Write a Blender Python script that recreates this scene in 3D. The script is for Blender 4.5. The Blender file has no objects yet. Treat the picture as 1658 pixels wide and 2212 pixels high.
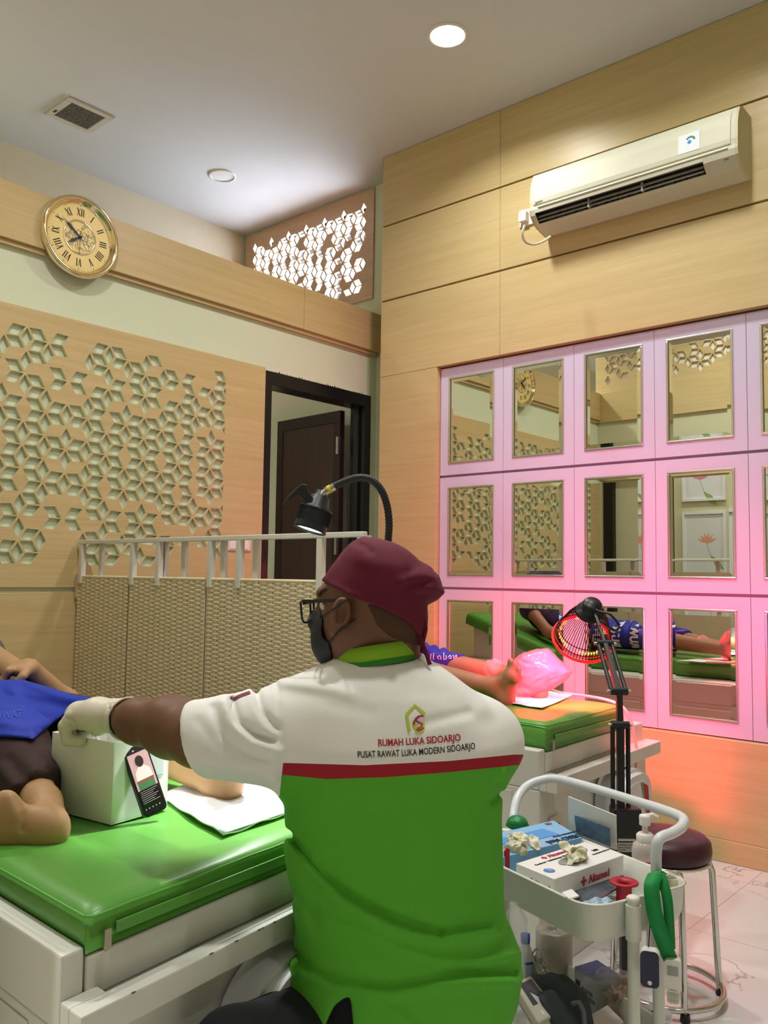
import bpy, bmesh, math, random
import numpy as np
from mathutils import Vector, Matrix
from mathutils.geometry import delaunay_2d_cdt
from mathutils.bvhtree import BVHTree
PI = math.pi
SC = bpy.context.scene
COL = SC.collection
# ---------------------------------------------------------------- camera
FPX, CX, CY = 1849.0, 829.0, 1106.0
def _n(v): return v / np.linalg.norm(v)
_a = _n(np.array([2450 - CX, -(1265 - CY), -FPX])); _b = np.array([-1292 - CX, -(1213 - CY), -FPX])
_b = _n(_b - _a * np.dot(_a, _b)); _c = np.cross(_a, _b)
R3 = np.array([_a, _b, _c])            # camera -> world
CAM = np.array([0, 0, 1.2])
def at(px, py, d):
    """world point seen at picture point (px, py) at depth d along the view axis"""
    return CAM + R3 @ np.array([(px - CX) / FPX * d, -(py - CY) / FPX * d, -d])
def onp(px, py, ax, val):
    """world point seen at (px, py) on the plane axis=val"""
    r = R3 @ np.array([px - CX, -(py - CY), -FPX]); t = (val - CAM[ax]) / r[ax]
    return CAM + r * t
def to_cam(P):
    """world points (N,3) -> px, py, depth"""
    q = (np.asarray(P) - CAM) @ R3
    d = -q[:, 2]
    return CX + FPX * q[:, 0] / d, CY - FPX * q[:, 1] / d, d
cam = bpy.data.cameras.new('camera'); camo = bpy.data.objects.new('camera', cam); COL.objects.link(camo)
m4 = Matrix.Identity(4)
for i in range(3):
    for j in range(3): m4[i][j] = R3[i][j]
    m4[i][3] = CAM[i]
camo.matrix_world = m4
cam.sensor_fit = 'HORIZONTAL'; cam.sensor_width = 36.0; cam.lens = 36.0 * FPX / 1658.0
cam.clip_start = 0.05
SC.camera = camo
# ---------------------------------------------------------------- light settings, exposure
VS = SC.view_settings
VS.view_transform = 'Standard'; VS.look = 'None'; VS.exposure = 0.0; VS.gamma = 1.0; VS.use_curve_mapping = False
W = bpy.data.worlds.new('world'); SC.world = W; W.use_nodes = True
W.node_tree.nodes['Background'].inputs[0].default_value = (0.84, 0.88, 1.0, 1)
W.node_tree.nodes['Background'].inputs[1].default_value = 32.0
DOWNLIGHT_W = 17.0          # each lit ceiling downlight
HALL_W = 22.0               # unseen lamps added in the hall
IR_W = 22.0                 # red bulb of the heat lamp
EXAM_W = 62.0               # white beam of the gooseneck lamp
LAMP_RGB = (1.0, 0.985, 0.95)
SC.cycles.use_denoising = True
SC.cycles.max_bounces = 8; SC.cycles.diffuse_bounces = 4; SC.cycles.glossy_bounces = 4
SC.cycles.transparent_max_bounces = 12; SC.cycles.sample_clamp_indirect = 6.0
SC.cycles.caustics_reflective = False; SC.cycles.caustics_refractive = False
def lamp(name, kind, loc, power, rgb, size=0.1, target=None, **kw):
    L = bpy.data.lights.new(name, kind); L.energy = power; L.color = rgb
    if kind == 'AREA': L.shape = 'DISK'; L.size = size; L.spread = math.radians(146)
    else: L.shadow_soft_size = size
    for k, v in kw.items(): setattr(L, k, v)
    o = bpy.data.objects.new(name, L); COL.objects.link(o); o.location = loc
    d = Vector(target) - Vector(loc) if target is not None else Vector((0, 0, -1))
    o.rotation_euler = d.to_track_quat('-Z', 'Y').to_euler()
    return o
CEIL = 3.745
# ---------------------------------------------------------------- materials
def srgb(h):
    """'rrggbb' or 0-255 triple -> linear rgb"""
    if isinstance(h, str): h = [int(h[i:i + 2], 16) for i in (0, 2, 4)]
    r = []
    for c in h:
        c /= 255.0; r.append(c / 12.92 if c <= 0.04045 else ((c + 0.055) / 1.055) ** 2.4)
    return tuple(r)
MATS = {}
def mat(name, col, rough=0.5, metal=0.0, bump=0.0, bscale=200.0, var=0.0, vscale=8.0, stretch=None, emit=None, estr=0.0,
        alpha=1.0, trans=0.0, spec=0.5, coat=0.0, sheen=0.0, sss=0.0, ior=1.45, col2=None):
    if name in MATS: return MATS[name]
    m = bpy.data.materials.new(name); m.use_nodes = True; nt = m.node_tree; N = nt.nodes; Lk = nt.links
    p = N['Principled BSDF']; c = srgb(col)
    p.inputs['Base Color'].default_value = (*c, 1); p.inputs['Roughness'].default_value = rough
    p.inputs['Metallic'].default_value = metal; p.inputs['Specular IOR Level'].default_value = spec
    p.inputs['Coat Weight'].default_value = coat; p.inputs['IOR'].default_value = ior
    if sheen: p.inputs['Sheen Weight'].default_value = sheen
    if sss:
        p.inputs['Subsurface Weight'].default_value = sss; p.inputs['Subsurface Radius'].default_value = (0.012, 0.005, 0.003)
        p.inputs['Subsurface Scale'].default_value = 1.0
    if alpha < 1: p.inputs['Alpha'].default_value = alpha
    if trans: p.inputs['Transmission Weight'].default_value = trans
    if emit is not None:
        p.inputs['Emission Color'].default_value = (*srgb(emit), 1); p.inputs['Emission Strength'].default_value = estr
    tc = N.new('ShaderNodeTexCoord'); mp = N.new('ShaderNodeMapping'); Lk.new(tc.outputs['Object'], mp.inputs[0])
    if stretch: mp.inputs['Scale'].default_value = stretch
    no = N.new('ShaderNodeTexNoise'); no.inputs['Scale'].default_value = vscale; no.inputs['Detail'].default_value = 5
    Lk.new(mp.outputs[0], no.inputs['Vector'])
    v = max(var, 0.015)
    mx = N.new('ShaderNodeMix'); mx.data_type = 'RGBA'
    c2 = srgb(col2) if col2 else tuple(max(0, x * (1 - 2 * v)) for x in c)
    mx.inputs['A'].default_value = (*c, 1) if col2 else (*[min(1, x * (1 + v)) for x in c], 1)
    mx.inputs['B'].default_value = (*c2, 1)
    Lk.new(no.outputs['Fac'], mx.inputs['Factor']); Lk.new(mx.outputs['Result'], p.inputs['Base Color'])
    if bump:
        nb = N.new('ShaderNodeTexNoise'); nb.inputs['Scale'].default_value = bscale; nb.inputs['Detail'].default_value = 3
        Lk.new(tc.outputs['Object'], nb.inputs['Vector'])
        b = N.new('ShaderNodeBump'); b.inputs['Strength'].default_value = bump; b.inputs['Distance'].default_value = 0.002
        Lk.new(nb.outputs['Fac'], b.inputs['Height']); Lk.new(b.outputs[0], p.inputs['Normal'])
    MATS[name] = m
    return m
def wood(name, base, dark, axis='X', scale=1.0, rough=0.37, contrast=0.9):
    """laminate with fine grain running along one world axis"""
    if name in MATS: return MATS[name]
    m = bpy.data.materials.new(name); m.use_nodes = True; nt = m.node_tree; N = nt.nodes; Lk = nt.links
    p = N['Principled BSDF']; p.inputs['Roughness'].default_value = rough
    g = N.new('ShaderNodeNewGeometry'); mp = N.new('ShaderNodeMapping'); Lk.new(g.outputs['Position'], mp.inputs[0])
    s = {'X': (1.2, 14, 34), 'Y': (14, 1.2, 34), 'Z': (34, 34, 1.2)}[axis]
    mp.inputs['Scale'].default_value = tuple(x * scale for x in s)
    n1 = N.new('ShaderNodeTexNoise'); n1.inputs['Scale'].default_value = 1.0; n1.inputs['Detail'].default_value = 7; n1.inputs['Distortion'].default_value = 0.6
    Lk.new(mp.outputs[0], n1.inputs['Vector'])
    mp2 = N.new('ShaderNodeMapping'); Lk.new(g.outputs['Position'], mp2.inputs[0])
    mp2.inputs['Scale'].default_value = tuple(x * scale * 4 for x in s)
    n2 = N.new('ShaderNodeTexNoise'); n2.inputs['Scale'].default_value = 1.0; n2.inputs['Detail'].default_value = 4
    Lk.new(mp2.outputs[0], n2.inputs['Vector'])
    ad = N.new('ShaderNodeMath'); ad.operation = 'MULTIPLY_ADD'; Lk.new(n2.outputs['Fac'], ad.inputs[0]); ad.inputs[1].default_value = 0.5
    Lk.new(n1.outputs['Fac'], ad.inputs[2])
    rp = N.new('ShaderNodeValToRGB'); Lk.new(ad.outputs[0], rp.inputs[0])
    rp.color_ramp.elements[0].position = 0.75 - contrast * 0.5; rp.color_ramp.elements[0].color = (*srgb(dark), 1)
    rp.color_ramp.elements[1].position = 0.75 + contrast * 0.4; rp.color_ramp.elements[1].color = (*srgb(base), 1)
    Lk.new(rp.outputs[0], p.inputs['Base Color'])
    MATS[name] = m
    return m
# ---------------------------------------------------------------- mesh helpers
WL = {}                                  # object name -> world location of its origin
class MB:
    def __init__(s): s.v = []; s.f = []; s.mi = []; s.sm = []; s.cur = 0; s.smooth = False
    def add(s, vs, fs, smooth=None):
        o = len(s.v); s.v += [tuple(map(float, v)) for v in vs]
        for f in fs: s.f.append([o + i for i in f]); s.mi.append(s.cur); s.sm.append(s.smooth if smooth is None else smooth)
        return s
    def box(s, lo, hi, M=None):
        x0, y0, z0 = lo; x1, y1, z1 = hi
        vs = [(x0, y0, z0), (x1, y0, z0), (x1, y1, z0), (x0, y1, z0), (x0, y0, z1), (x1, y0, z1), (x1, y1, z1), (x0, y1, z1)]
        if M is not None: vs = [M @ Vector(v) for v in vs]
        return s.add(vs, [(3, 2, 1, 0), (4, 5, 6, 7), (0, 1, 5, 4), (1, 2, 6, 5), (2, 3, 7, 6), (3, 0, 4, 7)], False)
    def hexa(s, p):
        """8 corners: bottom loop 4, top loop 4"""
        return s.add(p, [(3, 2, 1, 0), (4, 5, 6, 7), (0, 1, 5, 4), (1, 2, 6, 5), (2, 3, 7, 6), (3, 0, 4, 7)], False)
    def bar(s, a, b, w, h, up=(0, 0, 1)):
        a = Vector(a); b = Vector(b); d = (b - a).normalized(); u = Vector(up)
        x = d.cross(u); x = (x if x.length > 1e-4 else d.cross(Vector((1, 0, 0)))).normalized(); y = x.cross(d)
        M = Matrix((x, y, d)).transposed().to_4x4(); M.translation = a
        return s.box((-w / 2, -h / 2, 0), (w / 2, h / 2, (b - a).length), M)
    def rings(s, rs, closed=True, cap=True, smooth=True, loop=False):
        n = len(rs[0]); vs = [p for r in rs for p in r]; fs = []
        for i in range(len(rs) if loop else len(rs) - 1):
            k = (i + 1) % len(rs)
            for j in range(n if closed else n - 1):
                q = (j + 1) % n; fs.append((i * n + j, i * n + q, k * n + q, k * n + j))
        s.add(vs, fs, smooth)
        if cap and closed and not loop:
            s.add(rs[0], [tuple(range(n))[::-1]], False); s.add(rs[-1], [tuple(range(n))], False)
        return s
    def tube(s, pts, r, seg=10, closed=False, cap=True):
        P = [Vector(p) for p in pts]; n = len(P); rr = r if isinstance(r, (list, tuple)) else [r] * n
        rs = []; nrm = None
        for i in range(n):
            t = (P[(i + 1) % n] - P[i - 1]) if closed else (P[min(i + 1, n - 1)] - P[max(i - 1, 0)])
            t.normalize()
            if nrm is None:
                nrm = t.cross(Vector((0.31, 0.2, 0.93)));
                if nrm.length < 1e-3: nrm = t.cross(Vector((1, 0, 0)))
            nrm = (nrm - t * nrm.dot(t)).normalized(); bn = t.cross(nrm)
            rs.append([P[i] + (nrm * math.cos(2 * PI * k / seg) + bn * math.sin(2 * PI * k / seg)) * rr[i] for k in range(seg)])
        return s.rings(rs, True, cap, True, closed)
    def lathe(s, prof, M=None, seg=28, smooth=True, cap=True):
        rs = []
        for r, z in prof:
            ring = [Vector((r * math.cos(2 * PI * k / seg), r * math.sin(2 * PI * k / seg), z)) for k in range(seg)]
            rs.append([M @ p for p in ring] if M is not None else ring)
        return s.rings(rs, True, cap, smooth)
    def ball(s, c, rad, M=None, seg=18, rows=10):
        rad = (rad,) * 3 if not isinstance(rad, (tuple, list)) else rad; c = Vector(c); rs = []
        for i in range(rows + 1):
            t = PI * (i / rows); sn = max(math.sin(t), 0.004)
            ring = [Vector((rad[0] * sn * math.cos(2 * PI * k / seg), rad[1] * sn * math.sin(2 * PI * k / seg), -rad[2] * math.cos(t))) for k in range(seg)]
            rs.append([c + (M @ p if M is not None else p) for p in ring])
        return s.rings(rs, True, True, True)
    def prism(s, poly, d0, d1, M, smooth=False):
        """2-D outline in the xy plane of M extruded from z=d0 to z=d1"""
        a = [M @ Vector((x, y, d0)) for x, y in poly]; b = [M @ Vector((x, y, d1)) for x, y in poly]; n = len(poly)
        fs = [(i, (i + 1) % n, n + (i + 1) % n, n + i) for i in range(n)]
        s.add(a + b, fs, smooth)
        s.add(a, [tuple(range(n))[::-1]], False); s.add(b, [tuple(range(n))], False)
        return s
    def sheet(s, grid, th=0.0, smooth=True):
        """grid[i][j] of points, optional thickness along -normal"""
        n, m = len(grid), len(grid[0]); vs = [p for r in grid for p in r]
        fs = [(i * m + j, i * m + j + 1, (i + 1) * m + j + 1, (i + 1) * m + j) for i in range(n - 1) for j in range(m - 1)]
        return s.add(vs, fs, smooth)
    def build(s, name, mats, parent=None, bevel=0.0, seg=2, sub=0, solid=0.0, weld=False):
        me = bpy.data.meshes.new(name); V = np.array(s.v, dtype=float)
        lo, hi = V.min(0), V.max(0); org = (lo + hi) / 2
        if parent is None: org[2] = lo[2]
        me.from_pydata((V - org).tolist(), [], s.f)
        for x in (mats if isinstance(mats, (list, tuple)) else [mats]): me.materials.append(x)
        me.polygons.foreach_set('material_index', s.mi); me.polygons.foreach_set('use_smooth', s.sm)
        if weld:
            bm = bmesh.new(); bm.from_mesh(me); bmesh.ops.remove_doubles(bm, verts=bm.verts, dist=1e-5)
            bmesh.ops.recalc_face_normals(bm, faces=bm.faces); bm.to_mesh(me); bm.free()
        me.update()
        o = link(name, me, org, parent)
        if solid:
            md = o.modifiers.new('solid', 'SOLIDIFY'); md.thickness = solid; md.offset = 0
        if bevel:
            md = o.modifiers.new('bevel', 'BEVEL'); md.width = bevel; md.segments = seg; md.limit_method = 'ANGLE'; md.angle_limit = 0.6
        if sub:
            md = o.modifiers.new('sub', 'SUBSURF'); md.levels = sub; md.render_levels = sub
        return o
def link(name, data, loc, parent=None):
    o = bpy.data.objects.new(name, data); COL.objects.link(o); o.location = tuple(loc); WL[o.name] = np.array(loc, float)
    if parent is not None:
        o.parent = parent; o.matrix_parent_inverse = Matrix.Translation(-Vector(WL[parent.name]))
    return o
def tag(o, label, cat, group=None):
    o['label'] = label; o['category'] = cat
    if group: o['group'] = group
    return o
def thing(name, label, cat, loc, group=None):
    return tag(link(name, None, loc), label, cat, group)
def struct(o): o['kind'] = 'structure'; return o
def copy_thing(r, loc):
    """copy of a thing with its parts and sub-parts"""
    def rec(o, par):
        c = o.copy(); COL.objects.link(c); WL[c.name] = WL[o.name].copy()
        if par is not None: c.parent = par
        for ch in list(o.children): rec(ch, c)
        return c
    c = rec(r, None); c.location = loc
    return c
def frameM(o, x, y, z=None):
    x = Vector(x).normalized(); y = Vector(y); y = (y - x * y.dot(x)).normalized(); z = x.cross(y)
    M = Matrix((x, y, z)).transposed().to_4x4(); M.translation = Vector(o); return M
def smoothpath(pts, n=8):
    """Catmull-Rom through the points"""
    P = [np.array(p, float) for p in pts]; P = [2 * P[0] - P[1]] + P + [2 * P[-1] - P[-2]]; out = []
    for i in range(1, len(P) - 2):
        for k in range(n):
            t = k / n; a, b, c, d = P[i - 1:i + 3]
            out.append(0.5 * (2 * b + (c - a) * t + (2 * a - 5 * b + 4 * c - d) * t * t + (3 * b - a - 3 * c + d) * t ** 3))
    out.append(P[-2]); return out
def text_mesh(body, M, height, mats, name, parent, extrude=0.0006, align='LEFT', squeeze=1.0, warp=None, bold=0.0, label=None):
    """lettering laid on the xy plane of M, capital letters `height` tall"""
    cu = bpy.data.curves.new('txt', 'FONT'); cu.body = body; cu.size = height / 0.7; cu.align_x = align; cu.resolution_u = 3
    cu.offset = bold; cu.extrude = extrude
    to = bpy.data.objects.new('txt', cu); COL.objects.link(to)
    dg = bpy.context.evaluated_depsgraph_get(); dg.update()
    me = bpy.data.meshes.new_from_object(to.evaluated_get(dg))
    V = [M @ Vector((v.co.x * squeeze, v.co.y, v.co.z)) for v in me.vertices]
    if warp: V = [warp(v) for v in V]
    b = MB(); b.add(V, [tuple(p.vertices) for p in me.polygons], False)
    bpy.data.objects.remove(to); bpy.data.curves.remove(cu); bpy.data.meshes.remove(me)
    return b.build(name, mats, parent)
# ================================================================ ROOM
WX, WCAB = 3.785, 3.818                 # face of the right wood wall, face of the cabinet doors
XW, YB, YC, YU = 4.04, 3.60, 3.619, 4.967   # outer right wall, beam face, cream wall face, far upper wall
XL = 0.58                               # left-hand side wall beside the first bed
BACKX, BACKY = -2.6, -2.4
M_ceil = mat('ceiling_paint', 'd3d5d8', 0.85, bump=0.05, bscale=60)
M_cream = mat('cream_paint', 'd8dfc2', 0.75, bump=0.06, bscale=90)
M_pale = mat('pale_wall_paint', 'd8cfb8', 0.8, bump=0.05, bscale=90)
M_wr = wood('laminate_right', 'd0bc8a', 'bea972', 'Y')
M_wl = wood('laminate_left', 'd2ba89', 'bfa46f', 'X')
M_groove = mat('groove_brown', '8a7440', 0.7)
M_white = mat('white_gloss_paint', 'e4e2dc', 0.35)
# floor: white marble tiles with grey veins and thin joints
M_floor = mat('marble_tiles', 'dcdbd8', 0.12)
nt = M_floor.node_tree; N = nt.nodes; Lk = nt.links; p = N['Principled BSDF']
for l in list(p.inputs['Base Color'].links): Lk.remove(l)
g = N.new('ShaderNodeNewGeometry')
nz = N.new('ShaderNodeTexNoise'); nz.inputs['Scale'].default_value = 2.2; nz.inputs['Detail'].default_value = 6; nz.inputs['Distortion'].default_value = 1.2
Lk.new(g.outputs['Position'], nz.inputs['Vector'])
def vein(src, width):
    a = N.new('ShaderNodeMath'); a.operation = 'SUBTRACT'; Lk.new(src, a.inputs[0]); a.inputs[1].default_value = 0.5
    b = N.new('ShaderNodeMath'); b.operation = 'ABSOLUTE'; Lk.new(a.outputs[0], b.inputs[0])
    c = N.new('ShaderNodeMapRange'); Lk.new(b.outputs[0], c.inputs['Value']); c.inputs['From Max'].default_value = width; c.inputs['To Min'].default_value = 0.75; c.inputs['To Max'].default_value = 0.0
    return c.outputs[0]
nm = N.new('ShaderNodeTexNoise'); nm.inputs['Scale'].default_value = 3.1; nm.inputs['Detail'].default_value = 2; Lk.new(g.outputs['Position'], nm.inputs['Vector'])
mm = N.new('ShaderNodeMapRange'); Lk.new(nm.outputs['Fac'], mm.inputs['Value']); mm.inputs['From Min'].default_value = 0.45; mm.inputs['From Max'].default_value = 0.62
mu = N.new('ShaderNodeMath'); mu.operation = 'MULTIPLY'; Lk.new(vein(nz.outputs['Fac'], 0.014), mu.inputs[0]); Lk.new(mm.outputs[0], mu.inputs[1])
bt = N.new('ShaderNodeTexBrick'); Lk.new(g.outputs['Position'], bt.inputs['Vector'])
bt.inputs['Scale'].default_value = 1.0; bt.inputs['Brick Width'].default_value = 0.6; bt.inputs['Row Height'].default_value = 0.6; bt.inputs['Mortar Size'].default_value = 0.0016
bt.offset = 0.0
ma = N.new('ShaderNodeMath'); ma.operation = 'MULTIPLY'; Lk.new(bt.outputs['Fac'], ma.inputs[0]); ma.inputs[1].default_value = 0.6
mxx = N.new('ShaderNodeMath'); mxx.operation = 'MAXIMUM'; Lk.new(mu.outputs[0], mxx.inputs[0]); Lk.new(ma.outputs[0], mxx.inputs[1])
mc = N.new('ShaderNodeMix'); mc.data_type = 'RGBA'; mc.inputs['A'].default_value = (*srgb('e2e1df'), 1); mc.inputs['B'].default_value = (*srgb('76767a'), 1)
Lk.new(mxx.outputs[0], mc.inputs['Factor']); Lk.new(mc.outputs['Result'], p.inputs['Base Color'])

struct(MB().box((BACKX, BACKY, -0.1), (XW + 0.2, YU + 0.1, 0)).build('floor', M_floor))
struct(MB().box((BACKX, BACKY, CEIL), (XW + 0.2, YU + 0.1, CEIL + 0.1)).build('ceiling', M_ceil))
# outer right wall: solid up to the high opening, opening filled by the lattice
vy0, vy1, vz0, vz1 = 3.655, 4.945, 2.995, 3.73
b = MB()
b.box((XW, BACKY, 0), (XW + 0.12, vy0, CEIL)); b.box((XW, vy1, 0), (XW + 0.12, YU + 0.1, CEIL))
b.box((XW, vy0, 0), (XW + 0.12, vy1, vz0)); b.box((XW, vy0, vz1), (XW + 0.12, vy1, CEIL))
struct(b.build('wall_right', M_cream))
struct(MB().box((XL - 0.8, YU, 0), (XW, YU + 0.1, CEIL)).build('wall_far', M_pale))
# wood cladding of the right wall (boards with open grooves), projecting 0.25 m
b = MB(); yE = 3.36; y0 = -2.4; GZ = [0.0, 0.004]
def boards(b, z0, z1, ya, yb, seam=None):
    ys = [ya] + (seam or []) + [yb]
    for i in range(len(ys) - 1): b.box((WX, ys[i] + 0.0008, z0), (WX + 0.045, ys[i + 1] - 0.0008, z1))
boards(b, 3.312, CEIL - 0.002, y0, yE, [0.05, 2.509]); boards(b, 2.848, 3.302, y0, yE, [0.05, 2.509]); boards(b, 2.382, 2.838, y0, yE, [0.05, 2.509])
boards(b, 0.095, 2.3805, 2.93, yE); boards(b, 0.095, 0.516, y0, 2.9285, [0.05])
boards(b, 0.519, 2.3805, y0, 0.395)
o = struct(b.build('wall_right_panelling', M_wr, bevel=0.0015, seg=1))
b = MB(); b.box((WX + 0.012, y0, 2.4), (XW, yE - 0.004, CEIL)); b.box((WX + 0.012, 2.935, 0), (XW, yE - 0.004, 2.4)); b.box((WX + 0.055, y0, 0), (XW, 2.935, 2.4))
struct(b.build('wall_right_core', M_groove))
struct(MB().box((WX - 0.004, y0, 0), (WX + 0.03, yE, 0.0945)).build('baseboard_right', M_wr, bevel=0.004))
# left partition wall with doorway
dx0, dx1, dz1 = 3.10, 3.985, 2.335
b = MB()
b.box((XL, YC, 0), (dx0, YC + 0.11, 2.86)); b.box((dx1, YC, 0), (XW, YC + 0.11, 2.86)); b.box((dx0, YC, dz1), (dx1, YC + 0.11, 2.86))
struct(b.build('wall_left', M_cream))
b = MB(); b.box((XL + 0.022, YB - 0.02, 2.62), (3.36, YC, 2.868)); b.box((3.362, YB - 0.02, 2.62), (XW - 0.001, YC, 2.868)); b.box((XL, YC, 2.862), (XW - 0.001, YC + 0.11, 2.868))
struct(b.build('trim_1', M_wl, bevel=0.002, seg=1))
struct(MB().box((XL, YC - 0.022, 2.600), (XW - 0.001, YC - 0.0005, 2.619)).build('trim_2', M_wl))
b = MB(); b.box((XL + 0.001, YB, 0.09), (2.012, YC - 0.002, 1.103)); b.box((2.03, YB, 0.09), (dx0 - 0.004, YC - 0.002, 1.103)); b.box((XL + 0.001, YB - 0.004, 0), (dx0 - 0.004, YC - 0.002, 0.089))
struct(b.build('wall_left_panelling', M_wl, bevel=0.002, seg=1))
# side wall beside the first bed: cream below, wood beam, open lattice above, doorway edge and pictures (seen in the mirrors)
ys0 = 1.46
b = MB(); b.box((XL - 0.11, ys0, 0), (XL - 0.001, 2.95, 2.86)); b.box((XL - 0.11, 2.95, 2.2), (XL - 0.001, 3.56, 2.86)); b.box((XL - 0.11, 3.56, 0), (XL - 0.001, YU, 2.86)); b.box((XL - 0.09, 3.0, 0), (XL - 0.05, 3.5, 2.2))
struct(b.build('wall_side', mat('side_wall_paint', 'cfd0b0', 0.75)))
struct(MB().box((XL - 0.10, ys0, 2.60), (XL + 0.02, YB + 0.04, 2.868)).build('trim_3', M_wr, bevel=0.002))
M_black = mat('black_door_frame', '121317', 0.35)
b = MB(); b.box((XL - 0.115, 3.47, 0), (XL + 0.012, 3.56, 2.2)); b.box((XL - 0.115, 2.95, 0), (XL + 0.012, 3.02, 2.2)); b.box((XL - 0.115, 3.02, 2.13), (XL + 0.012, 3.47, 2.2))
d2 = b.build('door_2', [M_black]); struct(d2)
# walls of the wide hall the picture was taken from
b = MB(); b.box((BACKX - 0.1, BACKY, 0), (BACKX, YU + 0.1, CEIL)); struct(b.build('wall_hall_side', M_pale))
b = MB(); b.box((BACKX, BACKY - 0.1, 0), (XW + 0.2, BACKY, CEIL)); struct(b.build('wall_hall_back', M_pale))
b = MB(); b.box((BACKX, YU, 0), (XL - 0.8, YU + 0.1, CEIL)); struct(b.build('wall_hall_end', M_pale))

# ---------------------------------------------------------------- rhombus fretwork
def fret(name, M, w, h, holes, th, m, parent=None, gap=0.0):
    """board w x h (xy of M) with polygon holes, thickness th towards -z"""
    vs = [Vector((0, 0)), Vector((w, 0)), Vector((w, h)), Vector((0, h))]; ed = [(0, 1), (1, 2), (2, 3), (3, 0)]
    for P in holes:
        o = len(vs); vs += [Vector(q) for q in P]; ed += [(o + i, o + (i + 1) % len(P)) for i in range(len(P))]
    V, E, F, _, _, _ = delaunay_2d_cdt(vs, ed, [], 0, 1e-6)
    import bisect
    cen = [sum((Vector(q) for q in P), Vector((0, 0))) / len(P) for P in holes]
    cells = {}
    for i, c in enumerate(cen): cells.setdefault((int(c.x / 0.1), int(c.y / 0.1)), []).append(i)
    def inhole(c):
        kx, ky = int(c.x / 0.1), int(c.y / 0.1)
        for a in (-1, 0, 1):
            for bb in (-1, 0, 1):
                for i in cells.get((kx + a, ky + bb), ()):
                    P = holes[i]; n = len(P); ok = True
                    for j in range(n):
                        p0, p1 = P[j], P[(j + 1) % n]
                        if (p1[0] - p0[0]) * (c.y - p0[1]) - (p1[1] - p0[1]) * (c.x - p0[0]) < 0: ok = False; break
                    if ok: return True
        return False
    keep = [f for f in F if not inhole(sum((V[i] for i in f), Vector((0, 0))) / len(f))]
    b = MB()
    b.add([M @ Vector((v.x, v.y, 0)) for v in V], keep, False)
    b.add([M @ Vector((v.x, v.y, -th)) for v in V], [f[::-1] for f in keep], False)
    for hi_, P in enumerate(holes + [[(0, 0), (0, h), (w, h), (w, 0)]]):
        b.cur = 1 if (isinstance(m, list) and hi_ < len(holes)) else 0
        n = len(P); vv = [M @ Vector((q[0], q[1], 0)) for q in P] + [M @ Vector((q[0], q[1], -th)) for q in P]
        b.add(vv, [((i + 1) % n, i, n + i, n + (i + 1) % n) for i in range(n)], False)
    return b.build(name, m, parent)
def rhomb(a, bpt, shrink, ratio):
    """rhombus hole whose long diagonal is the lattice edge a-b (ccw)"""
    a = Vector(a); bpt = Vector(bpt); c = (a + bpt) / 2; u = (bpt - a) / 2; n = Vector((-u.y, u.x)) * ratio
    return [tuple(c + u * shrink), tuple(c + n * shrink), tuple(c - u * shrink), tuple(c - n * shrink)]
def clip_x(P, xm):
    out = []
    for i in range(len(P)):
        p, q = P[i], P[(i + 1) % len(P)]
        if p[0] <= xm: out.append(p)
        if (p[0] <= xm) != (q[0] <= xm):
            t = (xm - p[0]) / (q[0] - p[0]); out.append((xm, p[1] + t * (q[1] - p[1])))
    return out
# pattern read from the picture: rows of the upright rhombi per column, rows of the slanted ones per gap
DI = {-1: [0, 2, 3, 5, 6, 8], 0: [0, 1, 2, 4, 5, 7, 8, 9], 1: [0, 2, 3, 4, 5, 6, 8], 2: [3, 4, 5, 6], 3: [0, 2, 3, 4, 5, 6, 8],
      4: [0, 1, 2, 4, 5, 7, 8, 9], 5: [0, 2, 3, 5, 6, 8], 6: [0, 1, 2, 3, 4, 5, 6, 7, 8, 9], 7: [0, 2, 3, 5, 6, 8], 8: [2, 4, 5, 7],
      9: [1, 2, 6, 7], 10: [1, 2, 3, 4, 5, 6, 7, 8], 11: [0, 2, 3, 5, 6]}
SI = {-1: [-1, 0, 2, 3, 5, 6, 7, 8, 9, 10, 11, 12, 14, 15, 17, 18], 0: [-1, 0, 1, 3, 4, 5, 6, 7, 8, 9, 10, 11, 12, 13, 14, 16, 17, 18],
      1: [-1, 0, 2, 3, 5, 6, 8, 9, 11, 12, 14, 15], 2: [2, 3, 5, 6, 8, 9, 11, 12, 14, 15],
      3: [-1, 0, 1, 3, 4, 5, 6, 7, 8, 9, 10, 11, 12, 13, 14, 16, 17, 18], 4: [-1, 0, 2, 3, 5, 6, 7, 8, 9, 10, 11, 12, 14, 15, 17, 18],
      5: [0, 1, 2, 3, 5, 6, 7, 8, 9, 10, 11, 12, 14, 15, 16, 17], 6: [-1, 1, 2, 3, 5, 6, 7, 8, 9, 10, 11, 12, 14, 15, 16, 18],
      7: [0, 1, 3, 4, 5, 6, 7, 8, 9, 10, 11, 12, 13, 14, 16, 17], 8: [0] + list(range(1, 15)) + [16],
      9: [1, 3, 4, 6, 7, 8, 9, 10, 11, 13, 14, 16], 10: [-1, 0, 1, 2, 3, 4, 6, 7, 8, 9, 10, 11, 13, 14, 15, 16, 17]}
rnd = random.Random(4)
for k in range(-9, -1):
    DI[k] = [n for n in range(0, 9) if rnd.random() < 0.72]; SI[k] = [m for m in range(-1, 18) if rnd.random() < 0.8]
DX, DZ = 0.1004, 0.1040
fx0, fx1, fz0, fz1 = XL + 0.001, dx0 - 0.004, 1.127, 2.345
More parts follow.
